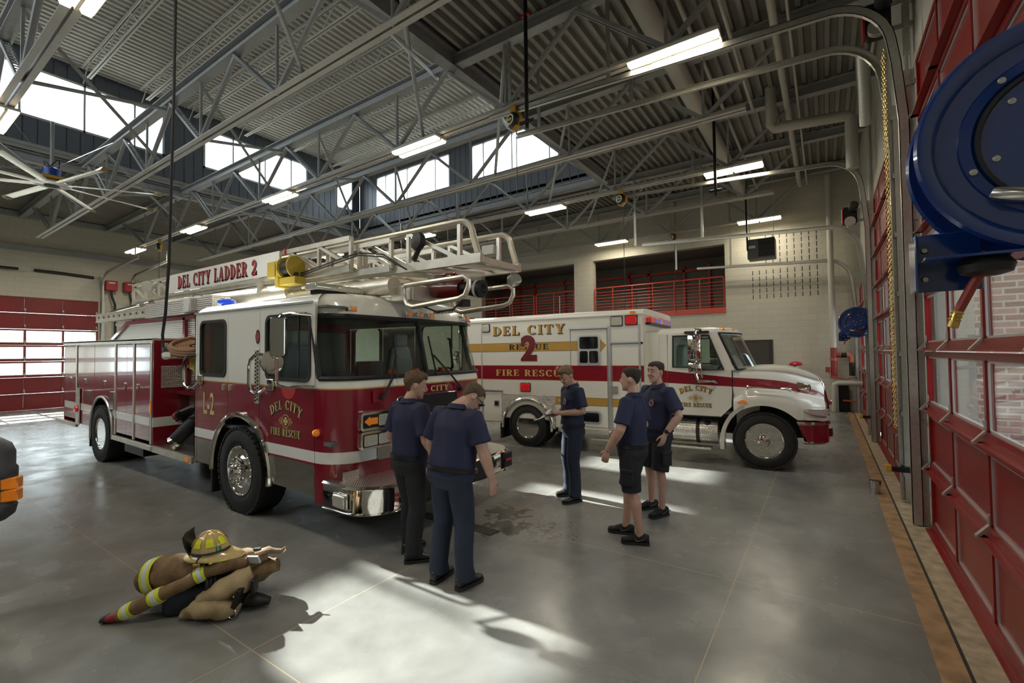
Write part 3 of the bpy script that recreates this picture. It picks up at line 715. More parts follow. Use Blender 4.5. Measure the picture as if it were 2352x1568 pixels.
for sd, mp in (('near', near), ('far', far)):
    rd = side_skin('rear_cab_door', mp, CX0+.08, -6.35, farch, bands, upper(CX0+.08, -6.35, -7.1, -6.42, 1.68, 2.36))
    side_skin('cab_side_panel', mp, -6.35+g, -5.57, farch, bands, [([(-6.35+g, 1.66), (-5.57, 1.66), (-5.57, 2.50), (-6.35+g, 2.50)], 3)])
    fd = side_skin('front_cab_door', mp, -5.57+g, CX1-g, farch, bands, upper(-5.57+g, CX1-g, -5.40, -4.56, 1.68, 2.36))
    side_skin('cab_corner_post', mp, CX0, CX0+.08-g, farch, bands, [([(CX0, 1.66), (CX0+.08-g, 1.66), (CX0+.08-g, 2.5), (CX0, 2.5)], 3)])
    for o, (a, c) in ((rd, (-7.1, -6.42)), (fd, (-5.40, -4.56))):
        fr = MB(); O = rrect(a-.035, c+.035, 1.645, 2.395, .10, 5); I = rrect(a, c, 1.68, 2.36, .08, 5); n = len(O)
        fr.add([mp(u, v, .012) for u, v in O]+[mp(u, v, .012) for u, v in I]+[mp(u, v, -.02) for u, v in I]+[mp(u, v, 0) for u, v in O], [(i, (i+1) % n, n+(i+1) % n, n+i) for i in range(n)]+[(n+i, n+(i+1) % n, 2*n+(i+1) % n, 2*n+i) for i in range(n)]+[(3*n+i, 3*n+(i+1) % n, (i+1) % n, i) for i in range(n)])
        fr.build('window_seal', M_black, o, smooth=30)
        gl = MB(); gl.prism([(a, 1.68), (c, 1.68), (c, 2.36), (a, 2.36)], mp, -.012, -.008); gl.build('window_pane', M_cabglass, o, smooth=0)
        if a > -6: MB().prism([(-4.78, 1.68), (-4.76, 1.68), (-4.76, 2.36), (-4.78, 2.36)], mp, -.01, .0).build('window_divider', M_black, o, smooth=0)
# cab back, floor, roof
b = MB(); b.bb(CX0, CX0+.02, Y0, Y1, .5, 2.5); b.build('cab_back_wall', M_intred, FT, smooth=0)
b = MB(); b.bb(CX0+.02, -4.2, Y0+.02, Y1-.02, 1.0, 1.04); b.bb(CX0+.02, -4.3, Y0+.03, Y1-.03, 2.44, 2.46); b.build('cab_lining', M_int, FT, smooth=0)
def roofring(z, ins):
    P = outline(min(z, 2.5)); P = [(CX0, Y0+.027)]+P+[(CX0, Y1-.027)]; out = []
    for x, y in P:
        out.append((x-ins*(1 if x > -5 else -.6 if x < -7.2 else 0)*.8, y+(YC-y)/abs(YC-y+1e-9)*min(ins, abs(YC-y)) if abs(y-YC) > .9 else y, z))
    return out
b = MB(); b.loft([roofring(2.37, 0), roofring(2.5, 0), roofring(2.55, .03), roofring(2.60, .10), roofring(2.63, .22), roofring(2.65, .45)], cap=False)
R_ = [roofring(2.65, .45)]; n = len(R_[0]); o0 = len(b.v); b.add(R_[0], [tuple(range(n))]); b.build('cab_roof', M_twhite, FT, smooth=50)
b = MB()
for s, yy in ((-1, Y0), (1, Y1)): MB().bb(CX0, -4.5, yy-.012, yy+.012, 2.49, 2.512).build('rain_gutter', M_alu, FT, smooth=0)
# windscreen: two curved panes, rubber surround and centre post
def ws(i0, i1, z0=1.70, z1=2.34, off=-.01):
    rows = []
    for z in (z0, (z0+z1)/2, z1):
        P = outline(z); rows.append([Vector((x+off, y, z)) for x, y in P[i0:i1+1]])
    return rows
N_ = len(outline(1.7)); mid = (N_-1)/2
for i0, i1 in ((2, 11), (11, N_-3)): MB().grid(ws(i0, i1)).build('windscreen_pane', M_cabglass, FT, smooth=60)
b = MB()
for z in (1.69, 2.355):
    P = outline(z); b.tube([(x+.004, y, z) for x, y in P[1:N_-1]], .028, 6)
for i in (1, N_-2): b.tube([(outline(z)[i][0]+.003, outline(z)[i][1], z) for z in (1.69, 1.9, 2.12, 2.355)], .032, 6)
b.tube([(outline(z)[11][0]+.008, outline(z)[11][1], z) for z in (1.69, 2.0, 2.355)], .03, 6); b.build('windscreen_seal', M_black, FT)
b = MB()
for i in (0, N_-2): b.grid([[(outline(z)[j][0], outline(z)[j][1], z) for j in (i, i+1)] for z in (1.66, 2.0, 2.4)])
b.build('windscreen_pillar', M_twhite, FT, smooth=0)
b = MB(); b.k = 0; A = outline(1.66); C = outline(1.70); b.grid([[(x, y, 1.66) for x, y in A], [(x, y, 1.70) for x, y in C]]); b.build('windscreen_sill', M_twhite, FT, smooth=30)
# cab interior seen through the glass
b = MB(); b.bb(-4.75, -4.2, Y0+.1, Y1-.1, 1.25, 1.52); b.bb(-4.62, -4.3, 3.4, 4.0, 1.5, 1.68); b.build('dashboard', M_int, FT, bevel=.04)
b = MB(); b.bb(-6.1, -4.8, 3.75, 4.45, 1.04, 1.66); b.build('engine_cover', M_int, FT, bevel=.08)
for yy in (3.3, 4.95):
    b = MB(); b.bb(-5.6, -5.1, yy-.24, yy+.24, 1.2, 1.42); b.loft([[(-5.56+dx, yy+u, z) for u, dx in ((-w, 0), (w, 0), (w, .13), (-w, .13))] for z, w in ((1.38, .24), (1.8, .23), (2.0, .18), (2.05, .12))]); b.bb(-5.52, -5.43, yy-.12, yy+.12, 2.04, 2.24); b.build('crew_seat', M_seat, FT, bevel=.03)
b = MB(); b.tube([(-4.62+.17*math.cos(a)*.6, 4.95+.2*math.sin(a), 1.6+.17*math.cos(a)*.8) for a in [2*PI*k/20 for k in range(20)]], .014, 6, closed=True); b.tube([(-4.62, 4.95, 1.6), (-4.45, 4.95, 1.45)], .02); b.build('steering_wheel', M_black, FT)
b = MB()
for yy in (3.85, 4.25, 4.75): b.lathe([(.035, 0), (.035, .16), (.05, .17), (.05, .22)], (-4.42, yy, 1.53), (0, 0, 1), 10)
b.build('hand_lamp', mat('orange_torch', (.6, .09, .02), .4), FT)
b = MB(); b.tube([(-4.5, 5.02, 1.72), (-4.43, 4.98, 1.74), (-4.42, 4.97, 1.78), (-4.45, 4.95, 2.1), (-4.48, 4.98, 2.14), (-4.55, 5.02, 2.15)], .018, 8); b.build('grab_bar', M_black, FT)
b = MB(); b.bb(-7.25, -7.15, 3.0, 5.2, 1.1, 2.3); b.bb(-7.2, -6.6, 2.95, 3.5, 1.1, 1.55); b.build('rear_bench', M_int, FT, bevel=.03)
b = MB(); b.bb(-4.38, -4.33, 3.3, 3.65, 1.62, 1.86); b.build('dash_screen', M_black, FT, bevel=.01)
for a, c in ((-7.1, -7.0), (-5.40, -5.28)): MB().bb(a, c, Y0+.05, Y0+.09, 1.62, 2.4).build('door_trim', M_intred, FT, smooth=0)
# wheel arches and wells
for mp, s in ((near, -1), (far, 1)):
    yy = Y0 if s < 0 else Y1
    P = [(FWX-.02+.70*math.cos(a), yy+s*.02, .50+.70*math.sin(a)) for a in [PI*k/24 for k in range(25)]]
    MB().tube([(FWX+.68, yy+s*.02, .44)]+P+[(FWX-.72, yy+s*.02, .44)], .036, 8).build('chrome_arch', M_chrome, FT)
    P = [(RWX+.62*math.cos(a), yy+s*.012, .52+.62*math.sin(a)) for a in [PI*k/24 for k in range(25)]]
    MB().tube([(RWX+.62, yy+s*.012, .42)]+P+[(RWX-.62, yy+s*.012, .30)], .022, 8).build('wheel_arch_trim', M_alu, FT)
    for cx, r in ((FWX-.02, .70), (RWX, .62)):
        w = MB(); rows = []
        for k in range(21): a = PI*k/20; rows.append([(cx+r*math.cos(a), yy-s*.0, .5+r*math.sin(a)), (cx+r*math.cos(a), yy-s*.75, .5+r*math.sin(a))])
        w.grid(rows); w.add([(cx+r*math.cos(PI*k/20), yy-s*.75, .5+r*math.sin(PI*k/20)) for k in range(21)], [tuple(range(21))]); w.build('wheel_well', M_black, FT)
    MB().bb(FWX-.80, FWX-.76, min(yy, yy-s*.5), max(yy, yy-s*.5), .12, .62).build('mud_flap', M_black, FT)
    MB().bb(RWX-.72, RWX-.69, min(yy, yy-s*.6), max(yy, yy-s*.6), .14, .7).build('mud_flap', M_black, FT)
for s, yy in ((-1, Y0), (1, Y1)):
    wheel(FT, FWX, yy-s*.13, .515, .535, .33, s, .1)
    wheel(FT, RWX, yy-s*.12, .462, .52, .30, s, -.06); wheel(FT, RWX, yy-s*.46, .462, .52, .30, -s, -.06)
b = MB(); b.tube([(FWX, Y0+.2, .48), (FWX, Y1-.2, .48)], .09, 10); b.tube([(RWX, Y0+.2, .46), (RWX, Y1-.2, .46)], .11, 10); b.bb(-13.5, -4.2, 3.55, 3.7, .5, .75); b.bb(-13.5, -4.2, 4.5, 4.65, .5, .75); b.bb(-8.6, -7.4, 3.2, 5.0, .4, .9); b.build('chassis', M_black, FT, smooth=0)
# bumper
def bump(zs, offs):
    rows = []
    for z, o in zip(zs, offs):
        P = [(-4.3, Y0-o)]; r = .38; fx = -3.58+o
        for k in range(9): a = math.radians(-90+90*k/8); P.append((fx-r+r*math.cos(a), Y0-o+r+r*math.sin(a)))
        P += [(fx+.02, YC)]; P += [(x, 2*YC-y) for x, y in reversed(P[:-1])]
        rows.append([(x, y, z) for x, y in P])
    return rows
MB().grid(bump((.36, .385, .40, .62, .635, .655), (-.02, .015, .0, .0, .018, -.0))).build('bumper', M_chrome, FT, smooth=50)
b = MB(); P = bump((.655,), (-.005,))[0]; b.add([(x, y, z-.008) for x, y, z in P]+[(x, y, z) for x, y, z in P], [tuple(range(len(P), 2*len(P)))]); b.bb(-4.12, -4.09, Y0+.1, Y1-.1, .65, .74); b.build('bumper_deck', M_tread, FT, smooth=0)
b = MB(); b.bb(-3.6, -3.545, 3.42, 4.78, .40, .62); b.build('bumper_pad', M_black, FT, bevel=.01)
for s, yy in ((-1, Y0), (1, Y1)):
    b = MB(); b.k = 0; b.bb(-4.10, -3.88, yy+s*.005, yy+s*.03, .43, .58); b.k = 1; b.bb(-4.08, -3.90, yy+s*.03, yy+s*.05, .445, .565); b.build('corner_lamp', [M_chrome, M_lamp], FT, bevel=.012)
b = MB(); b.bb(-3.59, -3.55, 5.0, 5.2, .42, .62); b.build('siren', M_blackm, FT, bevel=.02); MB().prism([(5.04, .51), (5.16, .51), (5.16, .545), (5.04, .545)], lambda u, v, d: (-3.548+d, u, v), 0, .004).build('siren_badge', mat('badge_red', (.5, .02, .03), .4), FT, smooth=0)
# front: headlamps, grille, wipers, lettering
for s in (-1, 1):
    for z0, z1, top in ((1.135, 1.335, 1), (.935, 1.13, 0)):
        ya, yb = sorted((YC+s*.58, YC+s*1.0)); b = MB(); b.prism(rrect(ya, yb, z0, z1, .04), front, -.04, .035); o = b.build('headlamp_bezel', M_chrome, FT, bevel=.008)
        MB().prism(rrect(ya+.02, yb-.02, z0+.03, z1-.03, .02), front, .03, .037).build('headlamp_recess', M_blk, o, smooth=0)
        m0 = (ya+yb)/2
        for k, (p, q) in enumerate(((ya+.03, m0-.008), (m0+.008, yb-.03))):
            outer = (k == 0) == (s < 0); b = MB()
            if top and outer:
                zc = (z0+z1)/2; e = [(p, zc), (p+.07, z1-.05), (p+.07, z1-.065), (q, z1-.065), (q, z0+.065), (p+.07, z0+.065), (p+.07, z0+.05)]
                if s > 0: e = [(p+q-u, v) for u, v in e]
                b.prism(e, front, .036, .046); b.build('turn_signal', M_amber, o, smooth=0)
            else: b.prism(rrect(p, q, z0+.04, z1-.04, .015), front, .034, .05); b.build('lamp_lens', M_lamp, o, bevel=.006)
b = MB(); b.prism(rrect(3.58, 4.62, 1.2, 1.46, .05), front, -.03, .03); go = b.build('grille_surround', M_chrome, FT, bevel=.01)
b = MB(); b.prism(rrect(3.64, 4.56, 1.235, 1.425, .03), front, .022, .033); b.build('grille_opening', M_blk, go, smooth=0)
b = MB()
for k in range(5): z = 1.255+k*.037; b.bb(-4.04, -4.022, 3.65, 4.55, z, z+.007)
for k in range(19): y = 3.66+k*.049; b.bb(-4.04, -4.022, y, y+.006, 1.24, 1.42)
b.build('grille_bars', M_chrome, go, smooth=0)
lettering('front_lettering', 'DEL CITY', front, 3.78, 1.485, .07, M_goldp, FT, width=.64, shadow=M_blk, d=.052)
b = MB(); b.lathe([(.17, 0), (.16, .03), (.09, .05), (0, .055)], (-4.05, 4.02, 1.1), (1, 0, 0), 20); b.build('front_bell', M_chrome, FT)
for yp, yt in ((3.36, 3.62), (4.67, 4.22)):
    b = MB(); b.bb(-4.06, -4.035, yp-.09, yp+.05, 1.42, 1.55); o = b.build('wiper_base', M_tred, FT, bevel=.004)
    b = MB()
    for e in (0, .022): b.tube([(-4.0, yp+e, 1.475), (-4.0, yp+(yt-yp)*.45+e, 1.66), (-4.09, yt+e, 1.93)], .007, 6)
    b.lathe([(.025, 0), (.02, .04)], (-4.03, yp, 1.475), (1, 0, 0), 10)
    d = Vector((-.06, .03 if yt > yp else -.02, .26)); p = Vector((-4.085, yt, 1.90)); b.beam(p-d*.9, p+d*1.0, .016, .016); b.build('wiper_arm', M_black, o)
for yy in (3.12, 3.93, 4.12, 4.31, 5.02):
    x = -4.22-.02; b = MB(); b.bb(x-.01, x+.05, yy-.055, yy+.055, 2.40, 2.455); o = b.build('marker_lamp', M_chrome, FT, bevel=.006); MB().bb(x+.045, x+.062, yy-.028, yy+.045, 2.408, 2.447).build('marker_lens', M_amber, o, bevel=.004)
b = MB(); b.lathe([(.036, 0), (.04, .02), (.03, .045), (0, .055)], (-4.4, Y0, 1.13), (0, -1, 0), 16); b.build('side_marker', M_amber, FT)
b = MB(); b.prism(rrect(3.34, 3.52, .80, .93, .008), front, 0, .012); b.build('plate_holder', M_steelp, FT, smooth=0)
# lettering and marks on the near side
lettering('door_lettering', 'DEL CITY', near, -5.30, 1.24, .105, M_goldp, FT, width=.60, shadow=M_blk, arch=.09)
lettering('door_lettering', 'FIRE RESCUE', near, -5.31, 1.03, .085, M_goldp, FT, width=.60, shadow=M_blk)
crest('door_crest', FT, near, -5.0, 1.20, .075, M_goldp)
sans('unit_number', 'L-2', near, -7.02, 1.14, .29, M_goldp, FT, kx=.62, bold=.02)
b = MB(); b.k = 0; b.prism([(-5.61+.045*math.cos(a), 2.15+.085*math.sin(a)) for a in [2*PI*k/20 for k in range(20)]], near, 0, .006); b.k = 1; maltese(b, near, -5.61, 2.15, .05, .006); b.build('side_crest', [mat('crest_black', (.03, .01, .012), .4), mat('crest_red', (.35, .05, .05), .4)], FT, smooth=0)
b = MB(); b.prism([(-4.95+.14*math.cos(a), 1.575+.13*math.sin(a)) for a in [PI+PI*k/14 for k in range(15)]], near, .001, .003); b.build('door_sticker', mat('sticker_red', (.45, .03, .03), .5), FT, smooth=0)
# louvre, handles, mirrors
for mp, s in ((near, -1), (far, 1)):
    b = MB(); b.prism(_rc(-5.665, 1.36, -5.565, 2.0), mp, 0, .012); o = b.build('louvre_panel', M_alub, FT, bevel=.004); b = MB()
    for k in range(14):
        z = 1.38+k*.0435
        for e in (0, 1): b.prism(_rc(-5.655+e*.046+(.01 if k % 2 else 0)*0, z+(.018 if e else 0), -5.62+e*.046, z+.025+(.018 if e else 0)), mp, .011, .014)
    b.build('louvre_slots', M_blk, o, smooth=0)
    yy = Y0 if s < 0 else Y1
    for x in (-7.26, -5.47):
        P = [(x, yy+s*.01, 1.94), (x-.05, yy+s*.08, 1.935), (x-.13, yy+s*.09, 1.88), (x-.16, yy+s*.09, 1.80), (x-.16, yy+s*.09, 1.60), (x-.13, yy+s*.09, 1.52), (x-.05, yy+s*.08, 1.475), (x+.03, yy+s*.06, 1.50), (x+.07, yy+s*.01, 1.55)]
        MB().tube(P, .019, 8).build('grab_handle', M_chrome, FT)
    for x in (-5.36, -7.16): MB().prism(rrect(x-.0, x+.13, 1.53, 1.66, .02), mp, 0, .03).build('door_handle', M_chrome, FT, bevel=.01)
    for x in (-6.44, -6.27): MB().prism(rrect(x, x+.025, 1.48, 1.56, .01), mp, 0, .03).build('door_hinge', M_alub, FT)
    ym = yy+s*.22
    P = [(-4.50, yy+s*.02, 2.36), (-4.58, ym-s*.03, 2.37), (-4.72, ym, 2.36), (-4.80, ym, 2.30), (-4.80, ym, 1.68), (-4.77, ym, 1.62), (-4.7, ym-s*.04, 1.60), (-4.58, yy+s*.03, 1.60), (-4.42, yy+s*.01, 1.60)]
    o = MB().tube(P, .016, 8).build('mirror_arm', M_chrome, FT)
    b = MB(); b.prism(rrect(-4.86, -4.68, 1.93, 2.33, .02), lambda u, v, d: (u*0+-4.74+(u+4.77)*.55+d*.5, ym+s*d+(u+4.77)*-s*.6, v), 0, .04); b.build('mirror_head', M_steelp, o, bevel=.01)
    b = MB(); b.lathe([(.0, 0), (.10, .008), (.125, .0), (.12, -.03), (.05, -.06), (0, -.065)], (-4.86, ym+s*.02, 1.86), (.55*1, s*.8, 0), 24); b.build('round_mirror', M_chrome, o)
# roof furniture
def bar(y0, y1, x, z): 
    b = MB(); b.loft([[(x+dx, y, z+dz) for dx, dz in ((-.11, -.03), (.11, -.03), (.12, .01), (.09, .05), (-.09, .05), (-.12, .01))] for y in (y0, y1)]); o = b.build('light_bar', M_lamp, FT, bevel=.012); MB().bb(x-.08, x+.08, y0+.05, y1-.05, z-.07, z-.03).build('light_bar_base', M_blackm, o); return o
bar(2.98, 3.62, -4.75, 2.69); bar(4.62, 5.22, -4.75, 2.69)
for x in (-4.95, -4.78, -4.6): pass
b = MB(); b.lathe([(.10, 0), (.115, .02), (.11, .06), (.06, .085), (0, .09)], (-6.9, 3.08, 2.62), (0, 0, 1), 20); b.build('blue_beacon', M_bluel, FT)
b = MB(); b.bb(-8.12, -7.92, 3.0, 3.3, 2.56, 2.80); o = b.build('flood_lamp', M_white, FT, bevel=.02); MB().bb(-7.92, -7.91, 3.03, 3.27, 2.6, 2.77).build('flood_lens', M_lamp, o); MB().tube([(-8.02, 3.1, 2.8), (-8.02, 3.1, 2.85), (-8.02, 3.22, 2.85), (-8.02, 3.22, 2.8)], .008, 6).build('flood_handle', M_black, o); MB().tube([(-8.02, 3.15, 2.56), (-8.02, 3.15, 2.3)], .02, 8).build('flood_stand', M_blackm, o)
# pump bay between cab and body
PB0, PB1 = -8.77, CX0
b = MB(); b.bb(PB0, PB1, Y0+.02, Y1-.02, .43, .50); b.build('pump_step', M_tread, FT, smooth=0)
b = MB(); b.bb(PB0, PB1-.05, Y0-.015, Y0+.02, .41, .505); b.build('step_edge', M_alub, FT, smooth=0)
b = MB(); b.bb(PB1-.25, PB1-.12, Y0-.03, Y0-.015, .43, .48); b.build('step_marker', M_amber, FT)
b = MB(); b.bb(PB0, PB1, 3.35, 3.42, .5, 1.32); b.build('pump_panel', M_alub, FT, smooth=0)
b = MB(); b.bb(PB0, PB1, 3.30, 3.40, 1.32, 1.36); b.bb(PB0, PB1, 3.28, 3.36, 1.36, 2.28); b.build('hose_bed_side', M_tread, FT, smooth=0)
b = MB(); b.bb(PB0, PB1, Y0+.32, Y0+.44, 1.29, 1.35); b.bb(-8.62, -8.55, 3.22, 3.28, 1.36, 2.30); b.bb(-7.95, -7.88, 3.22, 3.28, 1.36, 2.35); b.bb(PB0, PB1, 3.22, 3.3, 2.2, 2.3); b.bb(PB0, PB1, 3.22, 3.3, 1.72, 1.78); b.build('hose_bed_frame', M_tred, FT, smooth=0)
b = MB(); b.bb(-8.5, PB1, 3.4, 4.9, .5, 2.2); b.build('pump_house', M_intred, FT, smooth=0)
b = MB(); b.lathe([(.07, 0), (.07, .26), (.10, .27), (.10, .33), (.085, .34), (.085, .38), (.05, .38), (.045, .3)], (-8.22, 3.36, .98), (-.25, -1, 0), 20); b.lathe([(.09, 0), (.10, .14), (.13, .15), (.13, .19)], (-8.05, 3.36, .98), (0, -1, 0), 18); b.tube([(-8.0, 3.3, 1.0), (-7.98, 3.1, .9), (-8.05, 2.98, .74), (-8.1, 2.92, .66)], [.10, .11, .10, .095], 14); b.build('intake_valve', M_black, FT)
b = MB(); b.lathe([(.10, 0), (.115, .02), (.115, .05), (.10, .06), (.115, .07), (.115, .11), (.06, .11)], (-8.13, 2.98, .64), (-.5, -.75, -.5), 24); b.lathe([(.095, 0), (.105, .01), (.105, .05), (.06, .05)], (-8.29, 3.06, .98), (-.25, -1, 0), 22); b.build('intake_coupling', M_chrome, FT)
b = MB(); b.tube([(-7.75, 3.34, 1.12), (-7.8, 3.2, 1.13), (-7.9, 3.05, 1.12), (-8.02, 2.97, 1.06)], [.045, .05, .055, .05], 12); b.lathe([(.055, 0), (.055, .08), (.03, .1)], (-8.02, 2.97, 1.06), (-.7, -.3, -.4), 14); b.tube([(-7.55, 3.34, 1.1), (-7.55, 3.15, 1.09)], .05, 12); b.build('discharge_valve', M_blackm, FT)
b = MB(); b.lathe([(.055, 0), (.06, .03), (.055, .06)], (-8.1, 2.95, 1.02), (-.7, -.3, -.4), 14); b.build('discharge_cap', mat('dull_red_cap', (.25, .05, .04), .45), FT)
MB().prism(_rc(-8.45, 1.05, -8.36, 1.27), lambda u, v, d: (u, 3.345-d, v), 0, .006).build('warning_plate', M_white, FT, smooth=0); MB().prism(_rc(-8.44, 1.215, -8.37, 1.26), lambda u, v, d: (u, 3.338-d, v), 0, .004).build('warning_plate_head', mat('badge_red', (.5, .02, .03), .4), FT, smooth=0)
def coil(b, c, ax, r0, r1, turns, t, n=22, flat=1):
    e = Vector(ax).normalized(); u = e.cross(Vector((0, 0, 1))).normalized(); w = e.cross(u); P = []
    for k in range(int(turns*n)+1):
        a = 2*PI*k/n; r = r0+(r1-r0)*k/(turns*n); P.append(Vector(c)+u*r*math.cos(a)+w*r*flat*math.sin(a)+e*(t*.2*math.sin(a*3)))
    b.tube(P, t, 6)
b = MB(); coil(b, (-7.95, 3.12, 2.06), (.25, -.25, 1), .10, .32, 6, .02, 22, 1)
for k in range(3): coil(b, (-7.95, 3.12, 2.03+.035*k), (.25, -.25, 1), .32, .33, 1, .028)
tag(b.build('folded_hose', mat('tan_hose', (.27, .15, .075), .75), FT), 'tan rolled hose')
b = MB()
for k in range(9): a = k*.035; b.tube([(-7.72+a*.2, 3.2-.012*k, 1.98), (-7.88-a, 3.12, 1.9), (-7.9-a*.5, 3.08, 1.72), (-7.78+a*.3, 3.06, 1.56+a*.4), (-7.66, 3.1, 1.68+a), (-7.64, 3.15, 1.9)], .012, 5)
tag(b.build('yellow_line', mat('yellow_hose', (.48, .40, .04), .6), FT), 'yellow looped hose')
# rear body with compartment doors
BX0, BX1 = -13.7, PB0
bl = [(.52, .79, 1), (.79, .80, 4), (.80, .93, 2), (.93, .94, 4), (.94, 2.12, 1)]
def body_skin(name, mp, x0, x1, z0=.52, z1=2.12, arch=rarch, dd=0):
    b = MB()
    for a, c, k in bl:
        a, c = max(a, z0), min(c, z1); b.k = k
        if c > a:
            for q in side_panel(x0, x1, a, c, arch): b.prism(q, mp, dd-.01, dd)
    return b.build(name, CABM, FT, smooth=0)
for mp, s in ((near, -1), (far, 1)):
    yy = Y0 if s < 0 else Y1
    body_skin('body_side', mp, -12.72, -10.49, dd=-.012)
    ds = [(-13.66, -12.84, .60, 2.10), (-12.72, -11.67, 1.34, 2.10), (-11.65, -10.50, 1.34, 2.10), (-10.45, -9.94, .56, 2.10), (-9.93, -9.62, .56, 2.10), (-9.55, -8.92, .56, 2.10)]
    for x0, x1, z0, z1 in ds:
        o = body_skin('compartment_door', mp, x0, x1, z0, z1, nocut)
        if x1-x0 > .4:
            hx = {-13.66: -13.19, -12.72: -12.21, -11.65: -11.06, -10.45: -9.99, -9.55: -9.40}[x0]
            h = MB(); h.lathe([(.05, 0), (.05, .012), (.035, .015), (.03, .004), (0, .004)], mp(hx, 1.40, 0), (0, s, 0), 16); h.prism(rrect(hx-.012, hx+.012, 1.31, 1.40, .01), mp, .006, .02); h.build('latch', M_chrome, o)
    b = MB()
    for x in (-12.78, -10.475, -9.585, -8.84): b.prism(_rc(x-.03, .52, x+.03, 2.14), mp, -.01, .012)
    b.prism(_rc(BX0, 2.11, BX1, 2.18), mp, -.02, .02); b.build('body_trim', M_alub, FT, smooth=0)
    b = MB(); b.prism(_rc(-12.74, .5, -12.55, 1.24), mp, 0, .02); b.build('corner_guard', M_tread, FT, smooth=0)
    MB().lathe([(.06, 0), (.07, .01), (.05, .04), (0, .045)], mp(-12.66, .82, .02), (0, s, 0), 16).build('side_lamp', M_redl, FT)
    b = MB(); b.prism(_rc(-12.14, 1.02, -11.85, 1.22), mp, -.01, .01); b.prism(_rc(-10.72, .95, -10.5, 1.26), mp, -.01, .03); b.build('fender_plate', M_steelp, FT, smooth=0)
    b = MB(); b.prism(_rc(-10.55, .42, BX1, .50), mp, -.02, .03); b.prism(_rc(-14.2, .44, -12.72, .52), mp, -.02, .03); b.build('rub_rail', M_alub, FT, bevel=.006)
    b = MB(); b.prism(_rc(-10.1, .26, -9.25, .43), mp, -.4, -.03); b.build('step_box', M_blackm, FT, smooth=0)
    MB().prism(_rc(-8.83, 1.0, -8.79, 1.2), mp, .012, .03).build('reflector', M_amber, FT)
b = MB(); b.bb(BX1-.02, BX1, Y0, Y1, .5, .79); b.bb(BX1-.02, BX1, Y0, Y1, .94, 2.16); b.build('body_front_wall', M_tred, FT, smooth=0)
b = MB(); b.bb(BX1-.02, BX1+.003, Y0-.003, 3.36, .79, .94); b.build('body_front_stripe', M_whl, FT, smooth=0)
b = MB(); b.bb(BX1, BX1+.005, Y0+.1, 3.3, 1.86, 2.12); b.bb(BX1, BX1+.005, Y0+.1, 3.3, 1.4, 1.75); b.build('body_front_plate', M_tread, FT, smooth=0)
b = MB(); b.bb(BX0, BX1, Y0-.02, Y1+.02, 2.16, 2.19); b.build('body_top', M_tread, FT, smooth=0); b = MB(); b.bb(BX0, BX0+.05, Y0, Y1, .5, 2.16); b.bb(-14.25, BX0, Y0, Y1, .42, .5); b.build('tail_board', M_tred, FT, smooth=0)
# superstructure: sloped hose bed side, diamond box, ground ladder
b = MB(); b.prism([(-11.85, 2.19), (-8.45, 2.19), (-8.45, 2.52), (-11.0, 2.52)], XZ, 3.18, 3.22); b.bb(-8.45, PB1-.05, 3.18, 3.22, 2.19, 2.52); b.build('upper_side_panel', M_tread, FT, smooth=0)
b = MB(); b.beam((-11.9, 3.17, 2.19), (-11.0, 3.17, 2.52), .05, .07); b.bb(-11.05, PB1-.05, 3.14, 3.2, 2.48, 2.55); b.bb(-8.5, -8.42, 3.14, 3.2, 2.19, 2.52); b.build('upper_side_frame', M_tred, FT, smooth=0)
b = MB(); b.bb(-9.95, PB1-.1, 3.1, 3.35, 2.56, 2.80); b.bb(-11.9, PB1-.05, 3.22, 5.1, 2.5, 2.55); b.build('ladder_locker', M_tread, FT, smooth=0)
b = MB()
for yy in (3.12, 3.2):
    b.bb(-12.7, -9.95, yy-.012, yy+.012, 2.585, 2.61); b.bb(-12.7, -9.95, yy-.012, yy+.012, 2.735, 2.76); b.bb(-12.7, -9.95, yy-.004, yy+.004, 2.61, 2.735)
b.build('ground_ladder', M_alub, FT, smooth=0); b = MB()
for k in range(9): x = -12.5+k*.3; b.tube([(x, 3.1, 2.68), (x, 3.24, 2.68)], .022, 8)
b.build('ground_ladder_rungs', mat('rung_brown', (.22, .15, .08), .6), FT)
b = MB(); b.lathe([(.75, 0), (.75, .16), (.5, .18), (.45, .5)], (-11.4, YC, 2.2), (0, 0, 1), 28); b.build('turntable', M_alub, FT); b = MB(); b.tube([(-12.6, 3.5, 2.85), (-10.9, 3.5, 2.92)], .06, 12); b.tube([(-12.6, 3.35, 2.8), (-10.9, 3.35, 2.87)], .05, 12); b.build('hydraulic_ram', M_chrome, FT)
